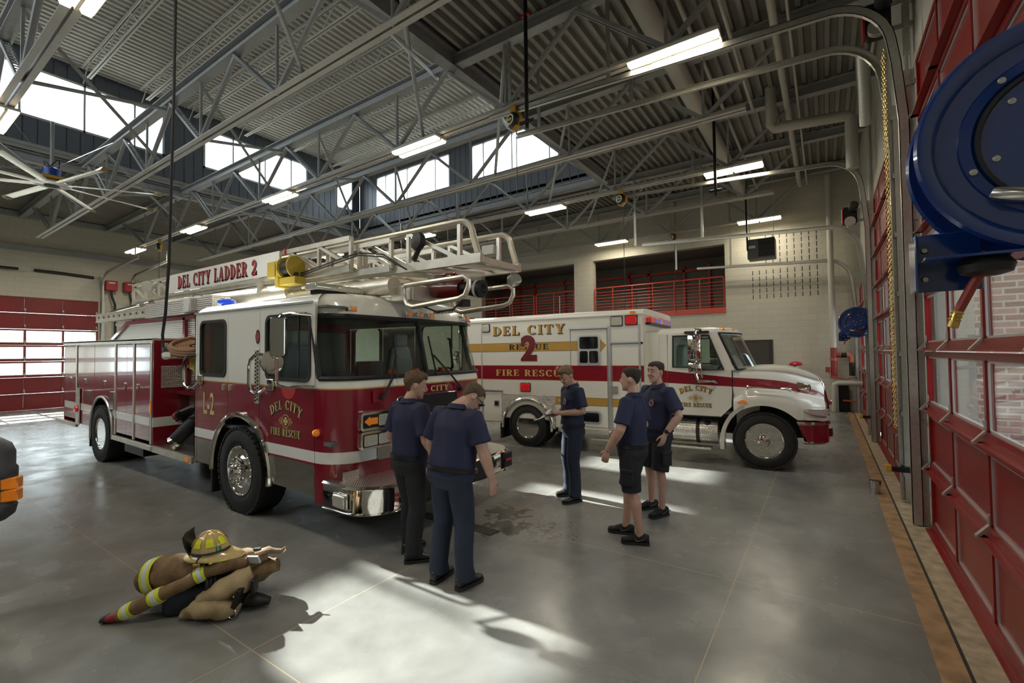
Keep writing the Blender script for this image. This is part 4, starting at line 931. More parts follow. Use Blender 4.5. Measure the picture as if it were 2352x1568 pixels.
# the aerial ladder
AL = tag(MB().bb(-10.5, -6.54, 3.62, 3.65, 3.09, 3.43).build('ladder_sign', M_whl, FT, smooth=0), 'white sign panel')
sgn = lambda u, v, d: (u, 3.62-d, v)
lettering('ladder_lettering', 'DEL CITY LADDER 2', sgn, -10.02, 3.15, .23, mat('letter_red', (.36, .02, .03), .4), AL, width=2.85, shadow=M_blk)
def truss(name, yr, z0, z1, x0, x1, n, w, hw, front_loop=None, m=M_alub, diag=True):
    for yy in yr:
        b = MB(); b.bb(x0, x1, yy-w/2, yy+w/2, z0-hw, z0+hw)
        if front_loop:
            r = .16; P = [(x0, yy, z1), (x1-.25-r, yy, z1)]+[(x1-.12-r+r*math.sin(math.radians(a)), yy, z1-r+r*math.cos(math.radians(a))) for a in (10, 30, 50, 70, 90)]+[(x1-.05, yy, z0+.05)]
            b.tube(P, .036, 8)
        else: b.bb(x0, x1, yy-w*.45, yy+w*.45, z1-hw*.8, z1+hw*.6)
        st = (x1-x0-(.3 if front_loop else 0))/n
        for i in range(n+1): b.bb(x0+i*st-.022, x0+i*st+.022, yy-.022, yy+.022, z0, z1)
        for i in range(n): b.beam((x0+i*st, yy, z1-.02), (x0+(i+1)*st, yy, z0+.02), .04, .045, (0, 1, 0))
        b.build(name, m, FT, smooth=40)
truss('ladder_base_section', (3.66, 4.54), 3.02, 3.40, -12.4, -4.95, 11, .07, .045)
truss('ladder_middle_section', (3.74, 4.46), 2.96, 3.30, -9.0, -4.3, 8, .06, .04)
truss('ladder_fly_section', (3.80, 4.52), 2.95, 3.37, -8.0, -2.98, 6, .06, .05, True)
b = MB()
for k in range(16): x = -8.0+k*.33; b.tube([(x, 3.8, 2.95), (x, 4.52, 2.95)], .02, 8)
b.beam((-2.98, 3.8, 2.93), (-2.98, 4.52, 2.93), .05, .06)
for k in range(3): b.beam((-4.4+k*.5, 3.8, 2.92), (-4.0+k*.5, 4.52, 2.92), .03, .05)
b.build('ladder_rungs', M_alub, FT)
b = MB(); b.tube([(-7.9, 3.70, 2.74), (-4.2, 3.70, 2.74)], .105, 18); b.tube([(-10.4, 3.70, 2.86), (-6.3, 3.70, 2.82)], .14, 18); b.tube([(-8.2, 4.5, 2.72), (-4.3, 4.5, 2.72)], .105, 18); b.build('waterway_tube', M_alub, FT)
b = MB(); b.bb(-7.1, -6.1, 3.66, 3.72, 2.9, 3.06); b.bb(-7.05, -6.95, 3.56, 3.66, 2.78, 3.0); b.bb(-12.2, -6.2, 3.6, 3.64, 3.03, 3.07); b.build('ladder_brackets', M_alub, FT, smooth=0)
def loop(yy, x0, x1, z0, z1):
    P = [(x0+.02, yy, z1), (x1-.06, yy, z1+.02), (x1, yy, z1-.02), (x1-.0, yy, z0+.14), (x1-.05, yy, z0+.05), (x1-.14, yy, z0+.02), (x0+.14, yy, z0-.03), (x0+.05, yy, z0+.0), (x0, yy, z0+.08), (x0-.01, yy, z1-.04)]
    MB().tube(P, .027, 8, closed=True).build('tip_guard', M_alub, FT)
loop(3.66, -3.99, -3.04, 2.50, 2.72); loop(4.56, -4.05, -3.10, 2.50, 2.73)
M_monr = mat('monitor_red', (.22, .008, .015), .25, coat=1)
b = MB(); b.bb(-4.28, -3.92, 3.72, 4.1, 2.56, 2.74); b.build('monitor_control_box', M_alub, FT, bevel=.01)
b = MB(); b.tube([(-4.0, YC, 2.72), (-3.85, YC, 2.72), (-3.5, YC, 2.70)], [.10, .125, .10], 16); b.tube([(-3.9, YC, 2.84), (-3.6, YC, 2.84)], .055, 12); b.tube([(-3.58, YC, 2.74), (-3.52, YC, 2.86)], .07, 12); b.build('water_cannon', M_monr, FT)
b = MB(); b.lathe([(.07, 0), (.08, .12), (.10, .22), (.10, .3), (.06, .31), (.03, .28)], (-3.5, YC, 2.70), (1, 0, -.1), 20); o = b.build('cannon_nozzle', M_black, FT); MB().lathe([(.102, 0), (.102, .035)], (-3.28, YC, 2.678), (1, 0, -.1), 20).build('nozzle_band', M_white, o)
b = MB(); b.tube([(-3.9, 3.85, 2.5), (-3.7, 3.9, 2.42), (-3.5, 3.95, 2.45), (-3.42, 4.0, 2.55)], .012, 6)
for k in range(14): b.tube([(-3.75+.022*k+.012*math.cos(t), 3.9, 2.42+.02*math.sin(t)) for t in (0, 1.5, 3, 4.5)], .006, 5)
b.bb(-3.5, -3.38, 4.0, 4.1, 2.48, 2.56); b.build('coiled_cable', M_black, FT)
b = MB()
for z in (3.02, 3.05): b.tube([(-5.9, 3.56, z-.02), (-5.2, 3.56, z+.06), (-4.7, 3.58, z+.12), (-4.3, 3.62, z+.06), (-3.95, 3.66, 2.9)], .01, 6)
b.build('ladder_cables', M_black, FT)
M_yel = mat('hoist_yellow', (.52, .38, .05), .4)
b = MB(); b.bb(-6.5, -6.27, 3.42, 3.60, 3.0, 3.22); b.bb(-6.32, -5.84, 3.44, 3.6, 2.88, 2.98)
for x in (-6.2, -5.95): b.lathe([(.15, -.012), (.155, 0), (.15, .012)], (x, 3.52, 3.12), (1, .15, 0), 24)
b.bb(-6.3, -6.22, 3.42, 3.6, 2.85, 3.2); o = b.build('cord_reel', M_yel, FT, bevel=.008); MB().lathe([(.10, -.1), (.10, .1)], (-6.07, 3.52, 3.12), (1, .15, 0), 18).build('reel_cord', M_black, o); MB().lathe([(.04, 0), (.035, .03)], (-5.88, 3.5, 3.0), (0, -1, 0), 12).build('reel_knob', M_blk, o)
b = MB(); b.lathe([(.10, 0), (.11, .03), (.10, .07), (.04, .09), (0, .09)], (-3.85, 3.78, 3.22), (-.2, -1, .1), 22); b.tube([(-3.85, 3.75, 3.14), (-3.92, 3.74, 3.02)], .03, 8); b.build('tip_spotlight', M_black, FT)
b = MB(); b.bb(-3.5, -3.32, 4.46, 4.62, 3.14, 3.26); b.build('tip_lamp', M_white, FT, bevel=.01); b = MB(); b.lathe([(.03, 0), (.085, .03), (.09, .07), (0, .09)], (-3.12, 4.6, 2.86), (.4, -.4, -.6), 18); b.build('tip_floodlight', M_lamp, FT)
b = MB(); b.lathe([(.10, 0), (.12, .04), (.11, .1), (0, .11)], (-11.1, 3.55, 3.26), (.5, -.85, 0), 18); b.build('rear_spotlight', M_lamp, FT)
MB().prism(_rc(-6.42, 3.36, -6.38, 3.44), sgn, -.02, .004).build('height_mark', mat('badge_red', (.5, .02, .03), .4), FT, smooth=0); sans('height_number', '75', sgn, -6.52, 3.36, .06, M_blk, FT)
FT.rotation_euler.y = math.radians(.7)
# ================================================================ the ambulance
AM = thing('ambulance', (-.85, 8.3, 0), 'white rescue ambulance with red and gold stripes parked behind the standing men', 'ambulance')
AY0, AY1, AYC = 8.3, 10.6, 9.45
an = lambda u, v, d: (u, AY0-d, v)
M_aw = mat('ambulance_white', (.80, .79, .72), .28, 0, coat=.7); M_ared = mat('ambulance_red', (.24, .008, .02), .25, 0, coat=.8); M_ayel = mat('stripe_gold', (.50, .29, .055), .4)
M_seam = mat('panel_seam', (.10, .10, .09), .6); M_seal = mat('grey_seal', (.28, .28, .26), .5)
def aarch(cx, cz, r): return lambda x: cz+math.sqrt(max(0, r*r-(x-cx)**2)) if abs(x-cx) < r else 0
RX, FX = -5.09, -.84
ra = aarch(RX, .42, .56)
# the module box
b = MB(); b.bb(-6.6, -2.72, AY0+.012, AY1, .55, 2.62); b.build('module_box', M_aw, AM, bevel=.03)
b = MB()
for q in side_panel(-6.6, -2.72, .44, 2.6, ra): b.prism(q, an, -.02, 0)
b.build('module_side', M_aw, AM, smooth=0)
b = MB(); b.loft([[(-6.63, y, z) for y, z in sec]+[] for sec in [[]]] if 0 else [[(x, y, z) for y, z in ((AY0-.02, 2.575), (AY0-.025, 2.63), (AY0+.02, 2.675), (AY0+.2, 2.69), (AY1-.2, 2.69), (AY1-.02, 2.675), (AY1+.025, 2.63), (AY1+.02, 2.575))] for x in (-6.64, -2.69)]); b.build('module_roof', M_aw, AM, smooth=60)
def stripe(name, polys, m, d=.003):
    b = MB()
    for p in polys: b.prism(p, an, d-.002, d)
    return b.build(name, m, AM, smooth=0)
stripe('red_stripe', [_rc(-6.6, 1.365, -2.70, 1.648)], M_ared); stripe('stripe_edge', [_rc(-6.6, 1.355, -2.70, 1.365), _rc(-6.6, 1.648, -2.7, 1.656)], M_ayel)
stripe('gold_stripe', [_rc(-6.6, 1.945, -3.53, 2.115), [(-3.53, 1.88), (-3.39, 2.03), (-3.53, 2.17)]], M_ayel)
stripe('gold_stripe_edge', [_rc(-6.6, 2.115, -3.53, 2.121), _rc(-6.6, 1.939, -3.53, 1.945)], M_blk)
stripe('lower_gold_stripe', [_rc(-4.45, .895, -2.95, 1.035), [(-4.25, 1.345), (-3.95, 1.345), (-4.1, 1.2)]], M_ayel)
stripe('lower_stripe_edge', [_rc(-4.45, 1.035, -2.95, 1.041), _rc(-4.45, .889, -2.95, .895)], M_blk)
b = MB()
for q in side_panel(-5.66, -4.45, .40, 1.06, ra): b.prism(q, an, 0, .006)
b.build('tread_plate_panel', M_tread, AM, smooth=0)
P = [(RX+.56*math.cos(a), AY0-.02, .42+.56*math.sin(a)) for a in [PI*(k)/24 for k in range(25)]]
MB().tube([(RX+.56, AY0-.02, .34)]+P+[(RX-.56, AY0-.02, .36)], .03, 8).build('rear_arch', M_chrome, AM)
def door_outline(name, x0, x1, z0, z1, w=.012, m=M_seam, d=.004):
    b = MB()
    for p in (_rc(x0, z0, x0+w, z1), _rc(x1-w, z0, x1, z1), _rc(x0, z0, x1, z0+w), _rc(x0, z1-w, x1, z1)): b.prism(p, an, 0, d)
    return b.build(name, m, AM, smooth=0)
for nm, x0, x1, z0, z1 in (('crew_door', -4.12, -3.37, .48, 2.35), ('locker_door', -3.30, -2.77, .49, 2.06), ('rear_locker_door', -6.17, -5.68, .46, 1.11)):
    b = MB(); b.prism(_rc(x0+.015, z0+.015, x1-.015, z1-.015), an, 0, .002); o = b.build(nm, M_aw, AM, smooth=0); door_outline('door_frame', x0, x1, z0, z1, .014, M_seal)
    MB().prism(_rc(x0-.02, z1+.0, x1+.02, z1+.025), an, 0, .03).build('drip_rail', M_alu, AM, smooth=0)
    if z1 < 1.5: MB().prism(rrect(x1-.2, x1-.08, .79, .91, .01), an, .0, .012).build('door_latch', M_seal, o); MB().prism(rrect(x1-.185, x1-.095, .81, .89, .01), an, .01, .014).build('latch_cup', M_blk, o, smooth=0)
b = MB(); b.prism(_rc(-3.36, .45, -3.31, 2.4), an, 0, .012); b.prism(_rc(-2.79, .45, -2.755, 2.4), an, 0, .01); b.prism(_rc(-6.2, .45, -6.18, 2.45), an, 0, .008); b.build('module_trim', M_alu, AM, smooth=0)
def awin(name, x0, x1, z0, z1, bars):
    b = MB(); b.prism(rrect(x0, x1, z0, z1, .07, 5), an, .0, .02); o = b.build(name, M_alu, AM, bevel=.006)
    b = MB()
    for u0, u1, v0, v1 in bars: b.prism(rrect(u0, u1, v0, v1, .035, 4), an, .018, .022)
    b.build('dark_pane', M_dkglass if 0 else mat('tinted_pane', (.008, .008, .009), .08, 0, coat=1), o, smooth=0)
awin('side_window', -3.96, -3.51, 1.65, 2.24, [(-3.92, -3.55, 1.97, 2.20), (-3.92, -3.755, 1.70, 1.93), (-3.725, -3.55, 1.70, 1.93)])
awin('low_window', -4.2, -3.5, .55, .80, [(-4.15, -3.55, .59, .76)])
def flash(x0, x1, z0, z1, m):
    b = MB(); b.prism(rrect(x0, x1, z0, z1, .025), an, 0, .018); o = b.build('flasher_bezel', M_black, AM, bevel=.004); MB().prism(rrect(x0+.014, x1-.014, z0+.014, z1-.014, .025), an, .016, .035).build('flasher_lens', m, o, bevel=.01)
flash(-3.30, -3.07, 2.375, 2.565, M_lamp); flash(-3.03, -2.80, 2.385, 2.575, M_redl); flash(-6.17, -5.97, 2.36, 2.545, M_lamp); flash(-5.24, -5.0, 1.115, 1.30, M_redl)
b = MB(); b.prism(rrect(-2.93, -2.83, 2.6, 2.64, .01), an, .02, .04); b.build('roof_marker', M_amber, AM); MB().prism(rrect(-6.55, -6.47, 2.6, 2.64, .01), an, .02, .04).build('roof_marker', M_redl, AM)
MB().prism([(-2.73+.02*math.cos(a), 2.06+.02*math.sin(a)) for a in [2*PI*k/12 for k in range(12)]], an, 0, .01).build('fuel_cap', M_blk, AM)
MB().prism(rrect(-3.31, -3.18, 1.13, 1.27, .012), an, 0, .018).build('locker_handle', M_seal, AM, bevel=.004)
MB().prism(rrect(-4.22, -4.08, 1.13, 1.27, .012), an, 0, .018).build('crew_door_handle', M_seal, AM, bevel=.004)
lettering('side_lettering', 'DEL CITY', an, -5.90, 2.285, .19, M_ayel, AM, width=1.68, shadow=M_blk, sp=.11, d=.006)
lettering('stripe_lettering', 'RESCUE', an, -5.50, 1.975, .115, M_blk, AM, width=.92, sp=.10, d=.005)
lettering('red_stripe_lettering', 'FIRE RESCUE', an, -5.83, 1.435, .13, mat('letter_yellow', (.62, .46, .12), .4), AM, width=1.66, sp=.10, d=.005)
sans('side_number', '2', an, -5.22, 1.74, .53, mat('number_red', (.16, .006, .015), .4), AM, kx=1.05, bold=.05, d=.008)
# front face of the module with its coloured light bar
b = MB(); b.bb(-2.72, -2.63, 8.55, 10.35, 2.40, 2.44); o = b.build('front_light_bar', M_blackm, AM)
for k in range(11):
    y = 8.6+k*.158; m = (M_redl, M_redl, M_bluel, M_redl, M_bluel, M_lamp, M_redl, M_bluel, M_redl, M_redl, M_bluel)[k]; MB().bb(-2.71, -2.62, y, y+.14, 2.44, 2.535).build('light_segment', m, o, bevel=.008)
for k in (0, 3, 6): MB().ball((-2.66, 8.66+k*.158, 2.55), (.03, .03, .025), 10, 6).build('amber_dome', M_amber, o)
# cab
ca = aarch(FX, .40, .60)
def aout(z):
    k = (z-1.58)/.7; ya = AY0+.04+.06*max(0, k); xa = -1.2-.31*max(0, k); bl = .27; P = [(-2.47, ya), (-2.44, ya-.0), (-1.62-.0*k if 0 else xa-.32, ya), (xa, ya+.015)]
    for i in range(1, 8): t = i/8; P.append((xa+bl*math.sin(PI*t/2*1.0), ya+.02+(AYC-ya-.02)*t))
    P.append((xa+bl, AYC)); return P+[(x, 2*AYC-y) for x, y in reversed(P[:-1])]
NA = len(aout(1.6))
def agrid(zs, i0, i1): return [[(aout(z)[i][0], aout(z)[i][1], z) for i in range(i0, i1+1)] for z in zs]
def mirrored(b):
    n = len(b.v); b.add([(x, 2*AYC-y, z) for x, y, z in b.v], [f[::-1] for f in b.f]); return b
# near and far cab doors with window openings
dpoly = [(-2.30, .80), (-1.47, .80), (-1.30, .98), (-1.28, 1.10), (-1.28, 1.56)]
for s, mp in ((-1, lambda u, v, d: (u, AY0+.04-d+.06*max(0, (v-1.58)/.7), v)), (1, lambda u, v, d: (u, AY1-.04+d-.06*max(0, (v-1.58)/.7), v))):
    b = MB(); b.k = 0; b.prism([(-2.47, .78), (-2.31, .78), (-2.31, 2.2), (-2.47, 2.2)], mp, -.02, 0); b.k = 0
    b.prism([(-2.30, .80), (-1.47, .80), (-1.30, .98), (-1.28, 1.31), (-2.30, 1.35)], mp, -.02, 0)
    b.k = 1; b.prism([(-2.47, 1.36), (-2.31, 1.355), (-2.31, 1.565), (-2.47, 1.575)], mp, 0, .002); b.prism([(-2.30, 1.35), (-1.28, 1.31), (-1.28, 1.46), (-2.30, 1.56)], mp, -.02, 0); b.k = 0
    b.prism([(-2.30, 1.56), (-1.28, 1.46), (-1.26, 1.58), (-2.30, 1.62)], mp, -.02, 0)
    b.prism([(-2.30, 1.62), (-2.22, 1.62), (-2.22, 2.2), (-2.30, 2.2)], mp, -.02, 0); b.prism([(-2.22, 2.17), (-1.60, 2.17), (-1.52, 2.22), (-2.22, 2.22)], mp, -.02, 0)
    b.prism([(-1.39, 1.585), (-1.24, 1.58), (-1.50, 2.22), (-1.62, 2.17)], mp, -.02, 0)
    o = b.build('cab_door', [M_aw, M_ared], AM, smooth=0)
    W_ = [(-2.21, 1.63), (-1.86, 1.63), (-1.80, 1.585), (-1.41, 1.585), (-1.63, 2.165), (-2.21, 2.165)]
    b = MB(); b.tube([mp(u, v, .004) for u, v in W_], .02, 6, closed=True); b.beam(mp(-1.78, 1.6, 0), mp(-1.78, 2.16, 0), .02, .02); b.build('window_seal', M_black, o)
    MB().prism(W_, mp, -.012, -.008).build('window_pane', M_cabglass, o, smooth=0)
    b = MB(); b.prism([(-2.31, .8), (-2.30, .8), (-2.30, 2.2), (-2.31, 2.2)], mp, -.01, .002); b.prism([(-1.285, 1.0), (-1.27, 1.0), (-1.27, 1.58), (-1.285, 1.58)], mp, -.01, .004); b.prism(_rc(-2.30, .79, -1.47, .81), mp, 0, .008); b.prism(rrect(-2.02, -1.62, 2.2, 2.245, .02), mp, 0, .02); b.build('door_gap', M_blk, o, smooth=0)
b = MB(); b.loft([[(x, y, z) for x, y in [(px-(ins if px > -2.3 else -ins*.3), py+(ins if py < AYC-.5 else -ins if py > AYC+.5 else 0)) for px, py in aout(2.2)]] for z, ins in ((2.17, 0), (2.24, .01), (2.29, .06), (2.315, .16), (2.325, .4))]); b.build('cab_roof', M_aw, AM, smooth=60)
b = MB(); b.bb(-2.72, -2.46, 8.5, 10.4, .8, 2.25); b.bb(-2.47, -2.45, AY0+.06, AY1-.06, .8, 2.2); b.build('cab_back', M_aw, AM, smooth=0)
b = MB(); b.grid([[Vector(p)+Vector((-.012, 0, 0)) for p in r] for r in agrid((1.60, 1.9, 2.19), 3, NA-4)]); b.build('windscreen', M_cabglass, AM, smooth=60)
b = MB(); b.tube([p for p in agrid((1.59,), 3, NA-4)[0]], .018, 6); b.tube([p for p in agrid((2.2,), 3, NA-4)[0]], .018, 6)
for i in (3, NA-4): b.tube([agrid((z,), i, i)[0][0] for z in (1.59, 1.9, 2.2)], .022, 6)
b.build('windscreen_seal', M_black, AM)
b = MB(); b.bb(-2.45, -1.25, AY0+.1, AY1-.1, .85, .9); b.bb(-1.5, -1.2, AY0+.15, AY1-.15, 1.2, 1.56); b.build('cab_floor', M_int, AM, bevel=.02)
for yy in (8.8, 10.1):
    b = MB(); b.bb(-2.25, -1.8, yy-.22, yy+.22, 1.1, 1.3); b.loft([[(-2.2+dx, yy+u, z) for u, dx in ((-w, 0), (w, 0), (w, .13), (-w, .13))] for z, w in ((1.28, .22), (1.75, .22), (1.95, .17), (2.02, .1))]); b.build('cab_seat', mat('pale_grey_seat', (.3, .33, .33), .6), AM, bevel=.03)
b = MB(); b.tube([(-1.62+.1*math.cos(a), 10.05+.2*math.sin(a), 1.6+.14*math.cos(a)) for a in [2*PI*k/18 for k in range(18)]], .014, 6, closed=True); b.tube([(-1.62, 10.05, 1.6), (-1.4, 10.05, 1.45)], .02); b.build('steering_wheel', M_black, AM)
# bonnet and wings, lofted from the scuttle to the nose
ST = [  # x, outer y, hood side y, hood edge z, centre z, shoulder z, red low, red high
 (-1.27, 8.32, 8.35, 1.565, 1.60, 1.16, 1.31, 1.46), (-1.1, 8.30, 8.38, 1.575, 1.625, 1.22, 1.30, 1.45), (-.9, 8.30, 8.42, 1.58, 1.645, 1.25, 1.295, 1.44), (-.7, 8.30, 8.47, 1.57, 1.65, 1.24, 1.285, 1.42), (-.5, 8.30, 8.54, 1.545, 1.63, 1.21, 1.26, 1.39),
 (-.35, 8.31, 8.61, 1.51, 1.59, 1.17, 1.225, 1.35), (-.2, 8.35, 8.69, 1.46, 1.535, 1.12, 1.19, 1.29), (-.08, 8.44, 8.76, 1.415, 1.47, 1.07, 1.15, 1.23), (.0, 8.56, 8.82, 1.38, 1.41, 1.03, 1.12, 1.17)]
zb = lambda x: max(.82, ca(x)+.02) if x > -1.42 else .82
def interp(x):
    for p, q in zip(ST, ST[1:]):
        if p[0] <= x <= q[0]: t = (x-p[0])/(q[0]-p[0]); return [p[i]+(q[i]-p[i])*t for i in range(8)]
    return list(ST[-1])
xs = [-1.27+1.27*k/30 for k in range(31)]; b = MB(); rows = []
for x in xs:
    _, yo, yh, ze, zc, zs, r0, r1 = interp(x); z0 = zb(x)
    rows.append([(x, yo, z0), (x, yo, max(z0, zs-.16)), (x, yo+.012, max(z0, zs-.07)), (x, yo+.06, max(z0, zs)), (x, yh-.02, max(r0-.02, z0)), (x, yh, r0), (x, yh+.012, r1), (x, yh+.03, ze-.04), (x, yh+.09, ze), (x, yh+.3, ze+(zc-ze)*.6), (x, AYC-.25, zc-.01), (x, AYC, zc)])
for j in range(11):
    b.k = 1 if j == 5 else 0; b.grid([[r[j], r[j+1]] for r in rows])
mb2 = MB(); mb2.v = b.v; mb2.f = b.f; mb2.mi = b.mi; n = len(b.v); mb2.add([(x, 2*AYC-y, z) for x, y, z in list(b.v)], [[i for i in f[::-1]] for f in list(b.f)]); mb2.mi[len(mb2.mi)//2:] = mb2.mi[:len(mb2.mi)//2]
o = mb2.build('bonnet', [M_aw, M_ared], AM, smooth=50); bm = bmesh.new(); bm.from_mesh(o.data); bmesh.ops.remove_doubles(bm, verts=bm.verts, dist=.0005); bm.to_mesh(o.data); bm.free()
# nose: grille and headlamps, chrome and red bumper
e = interp(0); b = MB(); b.loft([[(x, AYC-w, z), (x, AYC+w, z), (x-.05, AYC+w, z), (x-.05, AYC-w, z)] for x, w, z in ((.07, .46, .86), (.055, .52, 1.0), (.02, .60, 1.2), (-.0, .62, 1.36), (-.04, .58, 1.42))]); b.build('grille_frame', M_chrome, AM, bevel=.02)
b = MB(); b.loft([[(x, AYC-w, z), (x, AYC+w, z), (x-.05, AYC+w, z), (x-.05, AYC-w, z)] for x, w, z in ((.085, .38, .9), (.07, .44, 1.05), (.035, .5, 1.22), (.015, .5, 1.33))]); b.build('grille_panel', M_ared, AM, bevel=.01)
b = MB(); b.loft([[(x, AYC-.2+w, z), (x, AYC+.2-w, z), (x-.04, AYC+.2-w, z), (x-.04, AYC-.2+w, z)] for x, w, z in ((.13, .0, .98), (.13, 0, 1.06))]); b.build('nose_siren', M_chrome, AM, bevel=.015)
for s in (-1, 1):
    Y = lambda y: y if s < 0 else 2*AYC-y
    b = MB(); b.loft([[(x, Y(y), z) for x, y, z in r] for r in (((-.33, 8.30, .99), (-.33, 8.33, .99), (-.32, 8.32, .96), (-.32, 8.30, .96)), ((-.15, 8.345, 1.0), (-.15, 8.4, 1.0), (-.15, 8.4, .90), (-.15, 8.335, .90)), ((.0, 8.50, .99), (.0, 8.6, .99), (.0, 8.6, .87), (.0, 8.48, .87)), ((.05, 8.68, .97), (.05, 8.75, .97), (.05, 8.75, .87), (.05, 8.68, .87)))]); b.build('headlamp', M_lamp, AM, bevel=.006)
    b = MB(); b.loft([[(x, Y(y), z) for x, y, z in r] for r in (((-.32, 8.295, .985), (-.32, 8.33, .985), (-.32, 8.33, .84), (-.32, 8.30, .84)), ((-.05, 8.46, .86), (-.05, 8.6, .86), (-.05, 8.6, .80), (-.05, 8.46, .80)), ((.06, 8.75, .85), (.06, 8.9, .85), (.06, 8.9, .78), (.06, 8.75, .78)))]); b.build('lamp_surround', M_aw, AM, bevel=.006)
    b = MB(); b.lathe([(.045, 0), (.02, .03), (.012, .08)], (-1.06, Y(8.28), 1.31), (1, 0, 0), 14); b.tube([(-1.0, Y(8.28), 1.31), (-.55, Y(8.28), 1.295)], .012, 8); b.lathe([(.014, 0), (.018, .08), (.05, .15), (.04, .15)], (-.6, Y(8.28), 1.297), (1, 0, -.02), 16); b.build('air_horn', M_chrome, AM)
    b = MB(); b.box(-.29, Y(8.60), 1.315, .22, .04, .11, Matrix.Rotation(math.radians(12), 3, 'Y') @ Matrix.Rotation(math.radians(-22*s*-1), 3, 'Z')); b.build('wing_flasher', M_chrome, AM, bevel=.01)
    b = MB(); b.prism([(-1.22, 1.05), (-1.06, 1.05), (-1.09, 1.09), (-1.14, 1.10), (-1.19, 1.075)], lambda u, v, d: (u, Y(8.30-d), v), 0, .015); b.build('wing_marker', M_amber, AM, smooth=0)
    rows = []
    for k in range(9): a = math.radians(178-62*k/8); rows.append([(FX-.0+.58*math.cos(a)*1.0, Y(8.30), .40+.64*math.sin(a)), (FX+.64*math.cos(a), Y(8.28), .40+.70*math.sin(a)), (FX+.64*math.cos(a), Y(8.6), .40+.70*math.sin(a)), (FX+.58*math.cos(a), Y(8.6), .40+.64*math.sin(a))])
    rows.insert(0, [(x, y, z-.14) for x, y, z in rows[0]]); MB().loft(rows).build('mudguard', M_aw, AM, smooth=50)
    b = MB(); b.bb(-1.25, -.9, min(Y(8.62), Y(8.66)), max(Y(8.62), Y(8.66)), .6, 1.12); b.build('inner_wing', M_aw, AM, smooth=0)
    o = MB().tube([(-1.75, Y(8.36), 2.26), (-1.80, Y(8.12), 2.27), (-1.81, Y(8.1), 2.0), (-1.80, Y(8.1), 1.5), (-1.76, Y(8.13), 1.40), (-1.58, Y(8.3), 1.40), (-1.5, Y(8.34), 1.37)], .02, 8).build('mirror_arm', M_chrome, AM)
    for z0, z1 in ((1.74, 2.18), (1.53, 1.72)):
        b = MB(); b.loft([[(-1.81+.10*cx*k, Y(8.1+.07*cy*k), z) for cx, cy in ((-1, -.7), (-.3, -1), (.5, -1), (1, -.5), (1, .8), (-1, 1))] for z, k in ((z0, .8), (z0+.03, 1), (z1-.03, 1), (z1, .8))]); b.build('mirror_head', M_chrome, o, smooth=40)
    b = MB(); b.lathe([(.19, 0), (.2, .02), (.2, .78), (.19, .8)], (-2.32, Y(8.52), .53), (1, 0, 0), 22); t = b.build('fuel_tank', M_tread, AM); b = MB(); b.lathe([(.206, 0), (.206, .06)], (-1.86, Y(8.52), .53), (1, 0, 0), 22); b.lathe([(.05, 0), (.05, .04)], (-1.68, Y(8.4), .67), (0, -.3 if s < 0 else .3, 1), 14); b.build('tank_strap', M_black, t)
    b = MB(); b.bb(-2.3, -1.62, min(Y(8.32), Y(8.5)), max(Y(8.32), Y(8.5)), .25, .285); b.build('cab_step', M_tread, AM, smooth=0)
    wheel(AM, FX, Y(8.47), .455, .455, .26, s, .02, .60, 10)
    wheel(AM, RX, Y(8.42), .425, .425, .24, s, -.06, .60, 8); wheel(AM, RX, Y(8.71), .425, .425, .24, -s, -.06, .60, 8)
    b = MB(); b.prism(_rc(RX-.66, .12, RX-.62, .5), lambda u, v, d: (u, Y(8.3)+(d if s < 0 else -d), v), .02, .45); b.build('mud_flap', M_black, AM, smooth=0)
b = MB(); rows = []
for z, o in ((.45, -.03), (.48, .0), (.50, .0), (.74, .0), (.76, .02), (.80, .02)):
    P = []
    for k in range(9): a = math.radians(-90+90*k/8); P.append((-.30+.34*math.cos(a)+o+.06*0, 8.66+.34*math.sin(a)-o, z))
    k = 1-(z-.45)/.35; P = [(-.40+.16*k, 8.32-o, z)]+P+[(.09+o, AYC, z)]; rows.append(P+[(x, 2*AYC-y, zz) for x, y, zz in reversed(P[:-1])])
for j in range(5): b.k = 1 if 1 < j+.0 < 3 else 0; b.grid(rows[j:j+2])
b.build('bumper', [M_chrome, M_ared], AM, smooth=50)
b = MB(); b.box(.04, 8.62, .62, .03, .13, .14, Matrix.Rotation(math.radians(-38), 3, 'Z')); b.build('bumper_lamp', M_chrome, AM, bevel=.01)
b = MB(); b.bb(-6.4, -.2, 8.95, 9.1, .45, .6); b.bb(-6.4, -.2, 9.8, 9.95, .45, .6); b.tube([(FX, 8.4, .45), (FX, 10.5, .45)], .07); b.tube([(RX, 8.4, .43), (RX, 10.5, .43)], .09); b.bb(-1.3, -.2, 8.85, 10.05, .55, 1.2); b.build('chassis', M_black, AM, smooth=0)
b = MB(); b.grid([[(RX+.56*math.cos(PI*k/16), AY0+.02, .42+.56*math.sin(PI*k/16)), (RX+.56*math.cos(PI*k/16), AY0+.7, .42+.56*math.sin(PI*k/16))] for k in range(17)]); b.build('wheel_well', M_black, AM)
b = MB(); b.bb(-4.4, -3.05, AY0-.01, AY0+.1, .36, .44); b.bb(-3.7, -3.2, AY0-.12, AY0+.02, .27, .30); b.build('module_step', M_tread, AM, smooth=0)
MB().tube([(-3.0, 9.0, 2.69), (-3.02, 9.0, 3.1)], .006, 5).build('aerial', M_black, AM); MB().tube([(-4.6, 8.9, 2.69), (-4.6, 8.9, 3.1)], .005, 5).build('aerial', M_white, AM)
dn = lambda u, v, d: (u, AY0+.04-d, v)
lettering('cab_lettering', 'DEL CITY', dn, -2.10, 1.165, .085, M_ayel, AM, width=.50, shadow=M_blk, arch=.07, d=.004)
